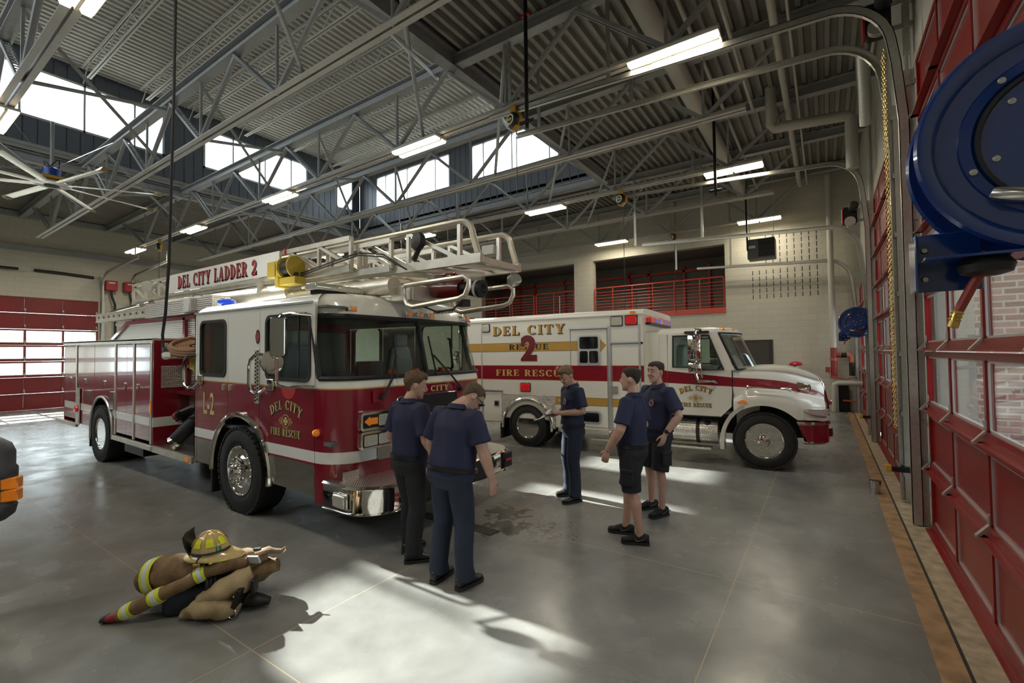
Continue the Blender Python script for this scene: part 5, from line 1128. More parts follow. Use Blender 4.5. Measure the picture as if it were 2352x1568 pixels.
lettering('cab_lettering', 'FIRE RESCUE', dn, -2.10, .955, .065, M_ayel, AM, width=.50, shadow=M_blk, d=.004)
crest('cab_crest', AM, dn, -1.85, 1.10, .065, M_ayel, .004)
for y in (8.62, 9.0, 9.9, 10.28): MB().ball((-1.45 if abs(y-AYC) > .6 else -1.33, y, 2.27), (.06, .05, .025), 10, 6).build('cab_marker', M_amber, AM)
AM.rotation_euler.z = math.radians(3.9)
# ================================================================ the vehicle at the left edge of the photo
GV = thing('grey_bumper_truck', (-5.0, -.6, 0), 'truck at the left edge, only its dark grey bumper corner with amber lamps showing', 'truck')
M_gpl = mat('dark_grey_plastic', (.055, .06, .07), .5, 0, (60, .06))
def gb(z, o):
    P = []; r = .10
    for k in range(7): a = math.radians(90*k/6); P.append((-5.10+o+r*math.cos(a)-.0, .80+o-r+r*math.sin(a), z))
    return [(-5.0+o, -2.2, z)]+P+[(-5.8, .80+o, z)]
b = MB(); b.grid([gb(z, o) for z, o in ((.70, -.12), (.715, -.04), (.76, 0), (.83, .012), (.845, -.0), (1.02, 0), (1.035, .012), (1.10, .012), (1.12, 0), (1.22, 0), (1.28, -.02), (1.31, -.06), (1.32, -.14))]); b.build('bumper', M_gpl, GV, smooth=50)
b = MB(); b.prism(rrect(-.2, .70, 1.11, 1.22, .02), lambda u, v, d: (-5.0+d, u, v), -.03, .008); b.build('front_lamp', M_lamp, GV, bevel=.006)
for z in (.86, .95): MB().loft([[(-4.995, .70, z+a), (-4.985, .79, z+a), (-5.03, .83, z+a), (-5.06, .815, z+a)] for a in (0, .01, .075, .085)]).build('amber_lamp', M_amber, GV, bevel=.012)
b = MB(); b.bb(-11.5, -5.4, -1.9, .55, .55, 1.35); b.bb(-10.9, -6.6, -1.8, .45, 1.35, 2.2); b.build('body', mat('truck_dark_body', (.04, .045, .05), .3, coat=.5), GV, bevel=.08)
for x in (-6.6, -10.4):
    for yy, s in ((.42, 1), (-1.75, -1)): wheel(GV, x, yy, .45, .45, .28, s, 0, .58, 8)
# ================================================================ the crew
from mathutils import noise as NZ
M_skin = mat('skin', (.50, .30, .225), .5, 0, (18, .07)); M_navy = mat('navy_polo', (.011, .015, .052), .75, 0, (6, .12)); M_navyp = mat('navy_trousers', (.012, .020, .042), .8, 0, (5, .15)); M_blackp = mat('black_trousers', (.010, .010, .014), .8, 0, (5, .15))
M_leather = mat('black_leather', (.01, .01, .011), .35); M_knit = mat('black_knit', (.012, .012, .013), .85, 0, (60, .3)); M_eye = mat('eye_white', (.6, .58, .55), .3); M_iris = mat('dark_iris', (.03, .03, .03), .2); M_lip = mat('lips', (.36, .15, .12), .5)
M_brass = mat('brass', (.55, .38, .12), .3, .9); M_crest = mat('crest_white_red', (.6, .42, .42), .6)
def remeshed(b, name, m, parent, vox, it=4, wr=None, fac=.5):
    o = b.build(name, m, None, smooth=0); r = o.modifiers.new('r', 'REMESH'); r.mode = 'VOXEL'; r.voxel_size = vox
    if it: s = o.modifiers.new('s', 'SMOOTH'); s.factor = fac; s.iterations = it
    evaluated(o); me = o.data
    if wr:
        amp, f, seed = wr; me.update(); nv = [v.normal.copy() for v in me.vertices]
        for v, n in zip(me.vertices, nv):
            p = v.co; q = Vector((p.x*f[0]+seed, p.y*f[1], p.z*f[2]+p.x*f[3])); k = NZ.noise(q); h = (1-abs(k)*2.2)*.6+NZ.noise(q*2.1)*.4
            v.co = p+n*h*amp
    me.polygons.foreach_set('use_smooth', [True]*len(me.polygons)); me.materials.clear(); me.materials.append(m); adopt(o, parent); return o
HR = [(-.120, .022, .082, .048), (-.108, .040, .092, .0), (-.085, .053, .094, -.03), (-.055, .063, .091, -.06), (-.02, .069, .090, -.082), (.015, .073, .092, -.095), (.045, .0755, .092, -.10), (.072, .073, .085, -.098), (.094, .061, .064, -.082), (.108, .042, .038, -.055), (.114, .018, .012, -.025)]
def headring(k, n=24, grow=0):
    z, w, f, bk = HR[k]; c = (f+bk)/2; d = (f-bk)/2; out = []
    for i in range(n):
        a = 2*PI*i/n; sx, sy = math.sin(a), math.cos(a); e = .86
        x = (w+grow)*math.copysign(abs(sx)**e, sx); y = c+(d+grow)*math.copysign(abs(sy)**e, sy); out.append(Vector((x, y, z+grow*max(0, z)*9)))
    return out
def person(pos, fwd, H, label, P):
    s = H/1.78; rz = math.atan2(-fwd[0], fwd[1])
    root = thing('person', (pos[0], pos[1], 0), label, 'person')
    V = lambda x, y, z: Vector((x, y, z))*s
    rot = Matrix.Rotation(rz, 3, 'Z'); T = lambda p: Vector((pos[0], pos[1], 0))+rot @ Vector(p)
    # frames
    RL = Matrix.Rotation(-P.get('lean', 0), 3, 'X') @ Matrix.Rotation(P.get('side', 0), 3, 'Y') @ Matrix.Rotation(P.get('twist', 0), 3, 'Z'); pel = V(0, 0, .95)+V(*P.get('shift', (0, 0, 0)))
    SP = lambda x, y, t: pel+RL @ V(x, y, t)
    fat = P.get('fat', 1)
    nb = SP(0, -.015, .535); RH = RL @ Matrix.Rotation(P.get('hyaw', 0), 3, 'Z') @ Matrix.Rotation(P.get('hpitch', 0), 3, 'X') @ Matrix.Rotation(P.get('hroll', 0), 3, 'Y')
    hc = nb+RH @ V(0, .025, .155); HP = lambda p: hc+RH @ (Vector(p)*s)
    sh = {e: SP(e*.175*fat**.5, -.01, .455) for e in (-1, 1)}
    B = MB()
    def rings(spec, F):
        return [[T(F(cx+rx*math.copysign(abs(math.sin(a))**.9, math.sin(a)), cy+ry*math.copysign(abs(math.cos(a))**.9, math.cos(a)), t)) for a in [2*PI*i/24 for i in range(24)]] for t, rx, ry, cx, cy in spec]
    B.loft(rings([(-.12, .13, .10, 0, 0), (0, .14, .10, 0, 0), (.2, .15, .10, 0, 0), (.38, .16, .10, 0, 0), (.46, .12, .08, 0, -.01), (.52, .06, .06, 0, -.015)], SP))
    B.tube([T(SP(0, -.02, .46)), T(nb), T(hc+RH @ V(0, -.01, -.08)), T(hc+RH @ V(0, .0, -.02))], [.068*s, .060*s*fat**.5, .058*s, .055*s], 16)
    B.loft([[T(HP(p)) for p in headring(k)] for k in range(len(HR))])
    B.tube([T(HP((0, .085, .028))), T(HP((0, .098, .005))), T(HP((0, .112, -.022))), T(HP((0, .098, -.034)))], [.008*s, .010*s, .0155*s, .010*s], 8)
    for e in (-1, 1):
        B.ball(T(HP((e*.078, -.008, -.005))), (.010*s, .020*s, .032*s), 10, 8, rot @ RH); B.ball(T(HP((e*.033, .078, -.035))), (.022*s, .018*s, .02*s), 8, 6); B.ball(T(HP((e*.028, .080, .036))), (.026*s, .014*s, .010*s), 8, 6, rot @ RH)
    B.ball(T(HP((0, .083, -.062))), (.026*s, .012*s, .016*s), 8, 6, rot @ RH); B.ball(T(HP((0, .082, -.102))), (.025*s, .016*s, .018*s), 8, 6, rot @ RH)
    arms = {}
    for e, key in ((-1, 'L'), (1, 'R')):
        el, wr, hd, pn, curl = P[key]; el, wr = V(*el), V(*wr); hd, pn = Vector(hd).normalized(), Vector(pn).normalized(); pn = (pn-hd*pn.dot(hd)).normalized(); arms[e] = (el, wr)
        B.tube([T(sh[e]), T(sh[e].lerp(el, .35)), T(sh[e].lerp(el, .7)), T(el), T(el.lerp(wr, .25)), T(el.lerp(wr, .6)), T(wr)], [x*s*P.get('arm', 1) for x in (.052, .056, .048, .043, .046, .038, .028)], 14)
        sd = hd.cross(pn)*e                                  # towards the thumb
        rows = []
        for u, w, t in ((-.012, .025, .020), (.02, .032, .019), (.055, .040, .017), (.085, .041, .014), (.096, .036, .010)):
            c = wr+hd*u*s; rows.append([T(c+(sd*w*math.cos(a)+pn*t*math.sin(a))*s) for a in [2*PI*i/12 for i in range(12)]])
        B.loft(rows)
        for i, (o, L) in enumerate(((.030, .078), (.010, .086), (-.011, .080), (-.030, .062))):
            p = wr+(hd*.088+sd*o)*s; d = hd.copy(); pts = [p-hd*.01*s, p]
            for j, f in enumerate((.42, .32, .26)):
                a = curl*(.5+.45*j)*(1+.12*i)*.8; d = (hd*math.cos(a)+pn*math.sin(a)).normalized() if j == 0 else (Matrix.Rotation(curl*.55, 3, hd.cross(pn)) @ d); p = p+d*L*f*s; pts.append(p)
            B.tube([T(q) for q in pts], [.0095*s, .0095*s, .009*s, .0082*s, .0068*s], 8)
        p = wr+(hd*.025+sd*.028)*s; q = p+(hd*.030+sd*.028+pn*.012)*s; r_ = q+(hd*.030+sd*.006+pn*.016)*s; B.tube([T(p), T(q), T(r_), T(r_+(hd*.022-sd*.002+pn*.008)*s)], [.014*s, .0125*s, .0105*s, .0075*s], 8)
    feet = {}
    for e, key in ((-1, 'FL'), (1, 'FR')):
        fx, fy, fa = P[key]; hip = pel+V(e*.092, 0, -.06); an_ = V(fx, fy, .09); kn = hip.lerp(an_, .5)+V(*P.get('knee', (0, .035, .02))); ff = Vector((-math.sin(fa), math.cos(fa), 0)); feet[e] = (hip, kn, an_, ff)
        B.tube([T(hip), T(hip.lerp(kn, .5)), T(kn.lerp(hip, .1)), T(kn), T(kn.lerp(an_, .28)-ff*.018*s), T(kn.lerp(an_, .6)-ff*.008*s), T(an_)], [x*s for x in (.085, .075, .058, .054, .058, .043, .036)], 16)
        B.tube([T(an_), T(an_+(ff*.05*s)+V(0, 0, -.045)), T(an_+ff*.12*s+V(0, 0, -.055))], [.036*s, .034*s, .022*s], 10)
    body = remeshed(B, 'body', M_skin, root, .0062, 3, None, .45)
    # face details
    b = MB()
    for e in (-1, 1): b.ball(T(HP((e*.031, .0845, .012))), .0095*s, 10, 8)
    b.build('eyes', M_eye, root); b = MB()
    for e in (-1, 1): b.ball(T(HP((e*.031, .0905, .012))), .0062*s, 8, 6)
    b.build('irises', M_iris, root); b = MB()
    for e in (-1, 1): b.ball(T(HP((e*.031, .0845, .0205))), (.016*s, .010*s, .004*s), 8, 6, rot @ RH)
    b.build('eyelids', M_skin, root)
    b = MB(); b.ball(T(HP((0, .0925, -.0625))), (.022*s, .006*s, .006*s), 10, 6, rot @ RH); b.build('mouth', M_lip, root)
    hm = P['hair']; b = MB()
    for e in (-1, 1): b.tube([T(HP((e*.048, .080, .034))), T(HP((e*.034, .093, .040))), T(HP((e*.016, .094, .035)))], [.003*s, .0045*s, .0038*s], 6)
    b.build('eyebrows', hm, root)
    # hair cap: follows the skull above the hairline
    n = 48; thick = P.get('hairt', .012); rows = []
    def skull(a, z):
        for k in range(len(HR)-1):
            if HR[k][0] <= z <= HR[k+1][0]:
                t = (z-HR[k][0])/(HR[k+1][0]-HR[k][0]); A = [HR[k][j]+(HR[k+1][j]-HR[k][j])*t for j in range(4)]; break
        else: A = list(HR[-1])
        _, w, f, bk = A; c, d = (f+bk)/2, (f-bk)/2; sx, sy = math.sin(a), math.cos(a)
        return Vector((w*math.copysign(abs(sx)**.86, sx), c+d*math.copysign(abs(sy)**.86, sy), z))
    def hairline(a):
        c = math.cos(a)
        if c > .55: return .070+.006*math.cos(a*9)
        if c > .1: return .070-(.55-c)/.45*.055
        if c > -.25: return .022
        return .022-(-.25-c)/.75*P.get('nape', .085)
    for j in range(13):
        u = j/12; row = []
        for i in range(n):
            a = 2*PI*i/n; z0 = hairline(a); z = z0+(.1139-z0)*(1-(1-u)**1.6); p = skull(a, z); cen = Vector((0, -.005, .0)); d = (p-cen).normalized()
            th = thick*(.35+.65*min(1, u*4))*(1+P.get('tuft', .25)*NZ.noise(Vector((p.x*55, p.y*40, p.z*60+P['seed']))))*(P.get('top', 1) if z > .07 else 1); row.append(T(HP(p+d*(th+.001))))
        rows.append(row)
    b.__init__(); b.grid(rows, True); m = len(rows)-1; b.f.append([m*n+i for i in range(n)]); b.mi.append(0)
    inner = [[T(HP(skull(2*PI*i/n, hairline(2*PI*i/n))-Vector((0, 0, 0)))) for i in range(n)]]; o0 = len(b.v); b.add(inner[0], [(i, (i+1) % n, (i+1) % n-o0, i-o0) for i in range(n)]); b.build('hair', hm, root, smooth=80)
    # shirt
    b = MB(); k = fat
    b.loft(rings([(-.055, .168*k, .125*k, 0, 0), (-.03, .176*k, .132*k, 0, .004), (.03, .176*k, .134*k, 0, .006), (.12, .172*k, .130*k, 0, .006), (.25, .185*k**.6, .128*k**.7, 0, .004), (.36, .198*k**.5, .125*k**.5, 0, 0), (.43, .190*k**.4, .108, 0, -.008), (.475, .145, .090, 0, -.015), (.51, .085, .075, 0, -.018), (.535, .066, .066, 0, -.014)], SP))
    for e in (-1, 1):
        el = arms[e][0]; d = (el-sh[e]); b.tube([T(sh[e]+(SP(0, 0, .45)-sh[e])*.35), T(sh[e]), T(sh[e]+d*.3), T(sh[e]+d*.62), T(sh[e]+d*.80)], [.075*s, .080*s, .076*s*k**.5, .076*s*k**.5, .080*s*k**.5], 18)
    sh_o = remeshed(b, 'polo_shirt', P.get('shirtm', M_navy), root, .0085, 5, (.0085*s, (7, 7, 3.2, 4), P['seed']))
    b = MB(); c = []
    for t, r in ((.505, .078), (.545, .070), (.560, .073), (.52, .094)): c.append([T(SP(r*math.sin(a)*1.0, -.012+r*math.cos(a)*1.05, t-.030*max(0, math.cos(a)))) for a in [2*PI*i/28 for i in range(28)]])
    b.grid(c, True); b.build('collar', P.get('shirtm', M_navy), sh_o, smooth=70)
    if P.get('crest'):
        b = MB(); c0 = T(SP(-.085, .128*k**.7+.014, .335)); R3 = rot @ RL; b.lathe([(.033*s, 0), (.033*s, .004*s)], c0, R3 @ Vector((-.12, 1, .12)), 20); o = b.build('shirt_crest', M_crest, sh_o)
        c1 = T(SP(-.086, .128*k**.7+.018, .336)); b = MB(); maltese(b, lambda u, v, dd: c1+R3 @ Vector((u*s, dd, v*s)), 0, 0, .026, .002); b.build('shirt_crest_cross', mat('crest_dark', (.05, .02, .05), .6), o, smooth=0)
        b = MB(); b.k = 0; q = R3 @ Vector((1, 0, 0)); b.box(*T(SP(-.086, .128*k**.7+.01, .376)), .06*s, .008*s, .006*s, R3); b.box(*T(SP(-.086, .128*k**.7+.012, .296)), .05*s, .008*s, .006*s, R3); b.build('shirt_crest_words', mat('crest_red_thread', (.4, .02, .03), .6), o, smooth=0)
        b = MB(); b.box(*T(SP(.085, .128*k**.7+.010, .335)), .055*s, .006*s, .014*s, R3); b.build('name_tag', M_white, sh_o, smooth=0)
    # trousers or shorts
    short = P.get('shorts'); b = MB(); pm = P['pants']
    b.loft(rings([(.055, .160*k, .118*k, 0, 0), (.0, .172*k, .130*k, 0, 0), (-.06, .182*k**.7, .138*k**.7, 0, -.006), (-.11, .178*k**.5, .130, 0, -.006), (-.15, .13, .10, 0, 0)], SP))
    for e in (-1, 1):
        hip, kn, an_, ff = feet[e]
        if short: pts = [hip, hip.lerp(kn, .4), hip.lerp(kn, .75), kn.lerp(hip, -.0)]; rr = [.098, .103, .098, .095]
        else: pts = [hip, hip.lerp(kn, .5), kn, kn.lerp(an_, .4)-ff*.012*s, an_+V(0, 0, .07), an_+V(0, 0, -.015)+ff*.01*s]; rr = [.098, .094, .079, .075, .073, .080]
        b.tube([T(p) for p in pts], [x*s*k**.3 for x in rr], 18)
    po = remeshed(b, 'shorts' if short else 'trousers', pm, root, .009, 4, (.0065*s, (6, 6, 3.5, 3), P['seed']+5))
    if short:
        for e in (-1, 1):
            hip, kn, an_, ff = feet[e]; c = hip.lerp(kn, .62)+V(e*.098, 0, 0); b = MB(); b.box(*T(c), .03*s, .13*s, .15*s, rot); b.box(*T(c+V(e*.006, 0, .075)), .03*s, .14*s, .045*s, rot); b.build('cargo_pocket', pm, po, bevel=.01)
    b = MB(); b.grid(rings([(.000, .180*k, .138*k, 0, 0), (.002, .188*k, .147*k, 0, .003), (.036, .188*k, .147*k, 0, .004), (.038, .178*k, .136*k, 0, 0)], SP), True); be = b.build('belt', M_leather, root, smooth=50)
    b = MB(); c0 = SP(0, .153*k, .019); b.box(*T(c0), .055*s, .012*s, .036*s, rot); b.build('belt_buckle', P.get('buckle', M_galv), be, bevel=.004)
    # shoes
    for e in (-1, 1):
        hip, kn, an_, ff = feet[e]; sd = Vector((ff.y, -ff.x, 0)); g = Vector((an_.x, an_.y, 0)); sm = P['shoe']; b = MB(); rows = []
        spec = ((-.085, .022, .09, .0), (-.075, .034, .10, .0), (-.03, .038, .125 if sm is M_leather else .11, .0), (.03, .040, .105 if sm is M_leather else .095, .002), (.08, .044, .078, .004), (.13, .046, .058, .004), (.165, .040, .05, .008), (.185, .024, .04, .012))
        for u, w, h, z0 in spec: rows.append([T(g+(ff*u+sd*w*math.copysign(abs(math.cos(a))**.7, math.cos(a)))*s+Vector((0, 0, (z0+.018+(h-.018)*(.5+.5*math.sin(a)))*s))) for a in [2*PI*i/16 for i in range(16)]])
        b.loft(rows); o = b.build('shoe', sm, root, smooth=60)
        b = MB(); rows = []
        for u, w, h, z0 in spec: rows.append([T(g+(ff*(u+(.004 if u > 0 else -.004))+sd*(w+.004)*q)*s+Vector((0, 0, zz*s))) for q, zz in ((-1, z0*.6), (1, z0*.6), (1, .026+z0*.5), (-1, .026+z0*.5))])
        b.loft(rows); b.build('sole', mat('dark_sole', (.02, .02, .022), .7), o, smooth=60)
        if sm is not M_leather:
            b = MB(); p0 = g+(ff*.02+sd*e*-.0)*s
            for q in (-1, 1):
                c = lambda u, z: T(g+(ff*u+sd*q*(.047 if u > -.05 else .038))*s+Vector((0, 0, z*s))); b.tube([c(.055, .066), c(.045, .048), c(.025, .044), c(-.01, .054), c(-.05, .075)], [.002*s, .006*s, .006*s, .004*s, .001*s], 5)
            b.build('side_swoosh', mat('grey_trim', (.10, .10, .10), .5), o)
            b = MB()
            for i in range(4): b.tube([T(g+(ff*(.04+.022*i)+sd*w)*s+Vector((0, 0, (.098-.009*i)*s))) for w in (-.025, 0, .025)], .004*s, 5)
            b.build('laces', M_knit, o)
    return root, T, SP, s, arms, HP
H_br = mat('brown_hair', (.10, .052, .022), .7, 0, (40, .35)); H_lb = mat('light_brown_hair', (.085, .052, .032), .75, 0, (40, .3)); H_dk = mat('dark_brown_hair', (.025, .016, .011), .75, 0, (40, .3)); H_sd = mat('sandy_hair', (.16, .10, .05), .7, 0, (40, .3))
DN, FWD = (0, 0, -1), (0, 1, 0)
P1 = person((-3.27, 3.07), (.12, 1), 1.76, 'person in navy polo and black trousers, back turned, beside the fire engine bumper',
  dict(seed=1, hair=H_br, hairt=.026, tuft=.6, top=1.1, nape=.10, hyaw=-.55, hpitch=-.22, lean=.04, fat=1.08, arm=1.05, pants=M_blackp, shoe=M_leather,
       L=((-.27, -.02, 1.13), (-.24, .16, .93), (.05, .55, -.75), (1, 0, 0), .5), R=((.27, -.01, 1.13), (.215, .165, .96), (-.12, .45, -.9), (-1, .2, 0), .6), FL=(-.12, .09, .1), FR=(.10, -.03, -.6), buckle=M_brass))
P2 = person((-2.62, 2.93), (.02, 1), 1.75, 'person in navy polo and blue trousers, back turned, bowing the head, arms hanging',
  dict(seed=2, hair=H_lb, hairt=.010, nape=.075, hyaw=-.45, hpitch=-.75, lean=.16, side=.03, fat=1.24, arm=1.14, pants=M_navyp, shoe=M_leather,
       L=((-.30, .06, 1.14), (-.30, .15, .89), (.02, .2, -1), (1, .2, 0), .6), R=((.30, .06, 1.14), (.33, .14, .89), (.02, .15, -1), (-1, .3, 0), .55), FL=(-.13, -.03, .12), FR=(.14, .0, -.15), buckle=M_brass))
P3 = person((-2.77, 5.48), (-.62, -.78), 1.77, 'person in navy polo and blue trousers reading a clipboard by the ambulance',
  dict(seed=3, hair=H_sd, hairt=.013, top=1.8, tuft=.5, nape=.06, hyaw=.30, hpitch=-.50, lean=.02, fat=1.03, arm=1.05, pants=M_navyp, shoe=M_leather, crest=1,
       L=((-.25, -.03, 1.16), (-.07, .21, 1.13), (.75, .5, .15), (.3, -.5, -1), .9), R=((.25, -.02, 1.15), (.13, .25, 1.08), (-.5, .8, .1), (0, -.1, 1), .35), FL=(-.15, .05, .15), FR=(.14, .0, -.1)))
P4 = person((-1.66, 4.62), (-1, .02), 1.76, 'person in navy polo and shorts seen from behind, standing sideways with one arm hanging',
  dict(seed=4, hair=H_dk, hairt=.005, top=2.2, tuft=.3, nape=.07, hyaw=.12, hpitch=-.04, lean=-.02, fat=1.06, arm=1.12, pants=M_blackp, shorts=1, shoe=M_knit,
       L=((-.27, .02, 1.15), (-.24, .17, .93), (.03, .35, -1), (1, .1, 0), .7), R=((.27, -.03, 1.14), (.23, .20, 1.02), (-.1, 1, -.15), (-1, 0, -.2), 1.0), FL=(-.10, -.10, .35), FR=(.08, .12, .2)))
P5 = person((-1.69, 5.55), (-.55, -.84), 1.80, 'person in navy polo and black shorts facing the group, hand in pocket, watch on wrist',
  dict(seed=5, hair=H_dk, hairt=.009, top=1.4, tuft=.3, nape=.06, hyaw=.12, hpitch=-.05, lean=-.02, fat=1.10, arm=1.08, pants=M_blackp, shorts=1, shoe=M_knit, crest=1,
       L=((-.31, -.05, 1.15), (-.235, .08, .95), (.12, .35, -1), (1, .1, 0), .5), R=((.30, -.04, 1.15), (.28, .08, .90), (-.03, .2, -1), (-1, .2, 0), .6), FL=(-.13, .06, .1), FR=(.13, .0, -.1)))
# things they hold or wear that can be taken off
def wrist_band(P, e, name, label, cat, m, face=False):
    root, T, SP, s, arms, HP = P; el, wr = arms[e]; d = (wr-el).normalized(); c = T(wr-d*.03*s); ax = (T(wr)-T(el)).normalized(); b = MB()
    b.lathe([(.031*s, -.012), (.035*s, -.011), (.035*s, .011), (.031*s, .012)], c, ax, 20, True); o = b.build(name, m, root)
    sd = ax.cross(Vector((0, 0, 1))).normalized()
    if face: b = MB(); b.lathe([(.021*s, 0), (.021*s, .012), (.017*s, .014)], c+(Vector((0, -1, .25))-ax*ax.dot(Vector((0, -1, .25)))).normalized()*.033*s, Vector((0, -1, .25)), 16); b.build('watch_case', M_blackm, o)
wrist_band(P5, -1, 'watch', '', '', M_black, True); wrist_band(P4, 1, 'bracelet', '', '', M_black); wrist_band(P5, 1, 'watch', '', '', M_black)
T, s = P2[1], P2[3]; HP = P2[5]
b = MB(); b.tube([T(HP((e*.082, y, z))) for e, y, z in ((1, -.03, .0), (1, .03, .012), (1, .085, .015))], .0035, 6); b.tube([T(HP((e*.082, y, z))) for e, y, z in ((-1, -.03, .0), (-1, .03, .012), (-1, .085, .015))], .0035, 6); b.tube([T(HP((x, .105, .012))) for x in (-.08, -.04, 0, .04, .08)], .012, 8); b.build('sunglasses', M_black, P2[0])
b = MB(); b.box(*T(SP_ := P2[2](.12, -.139, .0)), .014, .01, .014); b.build('pocket_badge', mat('badge_red', (.5, .02, .03), .4), P2[0], smooth=0)
# clipboard, pen and the small orange object in a hand
T, SP, s = P3[1], P3[2], P3[3]
c = T(SP(.10, .335, .135)); f = (T(SP(0, 1, 0))-T(SP(0, 0, 0))).normalized(); r = (T(SP(1, 0, 0))-T(SP(0, 0, 0))).normalized(); R3 = Matrix((r, (f+Vector((0, 0, .35))).normalized(), Vector((0, 0, 1)))).transposed()
ax = (f+Vector((0, 0, -.32))).normalized(); up = r.cross(ax).normalized(); R3 = Matrix((r, ax, up)).transposed(); R3 = R3 @ Matrix.Rotation(math.radians(12), 3, 'Y')
CB = thing('clipboard', c, 'dark clipboard with pages held open by the man reading', 'clipboard')
MB().box(*c, .235, .32, .006, R3).build('board', M_blk, CB, bevel=.002)
rows = []
for i in range(9): t = i/8; a = -.1+1.9*max(0, t-.35); rows.append([c+R3 @ Vector((x, .15-.27*t+(.0 if t < .35 else .05*(t-.35)), .006+.10*max(0, t-.35)**1.3)) for x in (-.105, .105)])
MB().grid(rows).build('paper_sheet', mat('paper', (.6, .62, .66), .6), CB, smooth=60); MB().box(*(c+R3 @ Vector((0, .145, .012))), .10, .035, .014, R3).build('clip', M_chrome, CB, bevel=.003)
T, arms = P4[1], P4[4]; w = arms[1][1]; c = T(Vector((w.x-.03, w.y+.11, w.z-.03)))
KN = thing('orange_capped_bottle', c, 'small bottle with an orange cap in the hand of the man in shorts', 'bottle'); MB().lathe([(.016, -.02), (.022, -.015), (.022, .05), (.014, .06)], c, (-.3, -.2, .9), 14).build('bottle_body', mat('clear_plastic', (.5, .5, .48), .2, coat=1), KN); MB().lathe([(.018, -.045), (.020, -.04), (.020, -.018)], c, (-.3, -.2, .9), 14).build('cap', mat('bright_orange', (.75, .13, .03), .4), KN)
# ================================================================ turnout gear lying on the floor
M_coat = mat('brown_turnout_cloth', (.20, .125, .062), .9, 0, (9, .35), (60, .2)); M_pant = mat('tan_turnout_cloth', (.36, .27, .15), .9, 0, (8, .2), (60, .2)); M_lime = mat('lime_tape', (.66, .72, .04), .5); M_silv = mat('silver_tape', (.66, .70, .74), .35)
M_bag = mat('navy_bag', (.022, .028, .045), .6, 0, (9, .15)); M_bagred = mat('bag_red', (.25, .015, .025), .5); M_helm = mat('cream_helmet', (.60, .45, .20), .22, 0, (4, .08), coat=.6); M_refl = mat('helmet_tape', (.80, .78, .02), .4)
def ell_loft(b, path, rx, rz, n=20, wr=.0, seed=0, flat=0, ends=True):
    """sausage of cloth along path; rx across, rz up; wr = wrinkle depth"""
    rows = []; path = [Vector(p) for p in path]
    # resample
    P = []; R = []
    for i in range(len(path)-1):
        for k in range(5): t = k/5; P.append(path[i].lerp(path[i+1], t)); R.append((rx[i]+(rx[i+1]-rx[i])*t, rz[i]+(rz[i+1]-rz[i])*t))
    P.append(path[-1]); R.append((rx[-1], rz[-1]))
    for i, p in enumerate(P):
        t = (P[min(i+1, len(P)-1)]-P[max(0, i-1)]).normalized(); sd = t.cross(Vector((0, 0, 1))).normalized(); up = sd.cross(t); row = []
        for k in range(n):
            a = 2*PI*k/n; q = p+sd*R[i][0]*math.cos(a)+up*R[i][1]*math.sin(a)
            if wr: d = (q-p).normalized(); q = q+d*wr*(NZ.noise(q*11+Vector((seed, 0, 0)))+.6*NZ.noise(q*23))
            q.z = max(q.z, .004); row.append(q)
        rows.append(row)
    b.loft(rows, ends); return P, R
def band(parent, path, rx, rz, t0, t1, grow=.006):
    """reflective band: lime, silver, lime"""
    path = [Vector(p) for p in path]; L = [0]
    for a, c in zip(path, path[1:]): L.append(L[-1]+(c-a).length)
    def at(t):
        d = t*L[-1]
        for i in range(len(path)-1):
            if d <= L[i+1]+1e-6: f = (d-L[i])/(L[i+1]-L[i]); return path[i].lerp(path[i+1], f), rx[i]+(rx[i+1]-rx[i])*f, rz[i]+(rz[i+1]-rz[i])*f, (path[i+1]-path[i]).normalized()
    def ring(t, g):
        p, a, c, d = at(t); sd = d.cross(Vector((0, 0, 1))).normalized(); up = sd.cross(d); out = []
        for k in range(20):
            q = p+sd*(a+g)*math.cos(2*PI*k/20)+up*(c+g)*math.sin(2*PI*k/20); q.z = max(q.z, .003); out.append(q)
        return out
    e = (t1-t0)/3
    for nm, m, a, c, g in (('lime_tape', M_lime, t0, t1, grow), ('silver_tape', M_silv, t0+e*.95, t1-e*.95, grow+.003)):
        b = MB(); b.loft([ring(a, g-.006), ring(a, g), ring(c, g), ring(c, g-.006)], False); b.build(nm, m, parent, smooth=60)
CO = thing('turnout_coat', (-4.1, 1.55, 0), 'brown firefighter coat with lime and silver bands draped over the gear pile', 'coat')
cp = [(-4.44, 1.37, .15), (-4.36, 1.42, .20), (-4.22, 1.51, .25), (-4.08, 1.60, .275), (-3.94, 1.73, .295), (-3.83, 1.87, .305), (-3.76, 2.0, .30)]; crx = [.05, .13, .145, .135, .12, .10, .05]; crz = [.07, .13, .125, .11, .09, .07, .04]
b = MB(); ell_loft(b, cp, crx, crz, 26, .018, 3); body = b.build('coat_body', M_coat, CO, smooth=70)
b = MB(); ell_loft(b, [(-4.40, 1.46, .12), (-4.1, 1.72, .15), (-3.85, 1.95, .18), (-3.72, 2.06, .20)], [.10, .14, .12, .06], [.10, .12, .10, .05], 20, .03, 8); b.build('coat_skirt', M_coat, CO, smooth=70)
band(body, cp, crx, crz, .13, .215, .012)
b = MB(); ell_loft(b, [(-3.80, 1.92, .34), (-3.72, 1.98, .36), (-3.68, 2.06, .33)], [.06, .05, .03], [.025, .02, .015], 14, .012, 4); b.build('coat_collar', M_coat, CO, smooth=70); MB().box(-3.79, 1.93, .372, .05, .035, .012, Matrix.Rotation(.7, 3, 'Z')).build('collar_patch', M_blk, CO)
MB().tube([(-3.69, 2.05, .33), (-3.66, 2.09, .36), (-3.64, 2.08, .34), (-3.66, 2.05, .31)], .006, 6).build('hanging_loop', M_pant, CO)
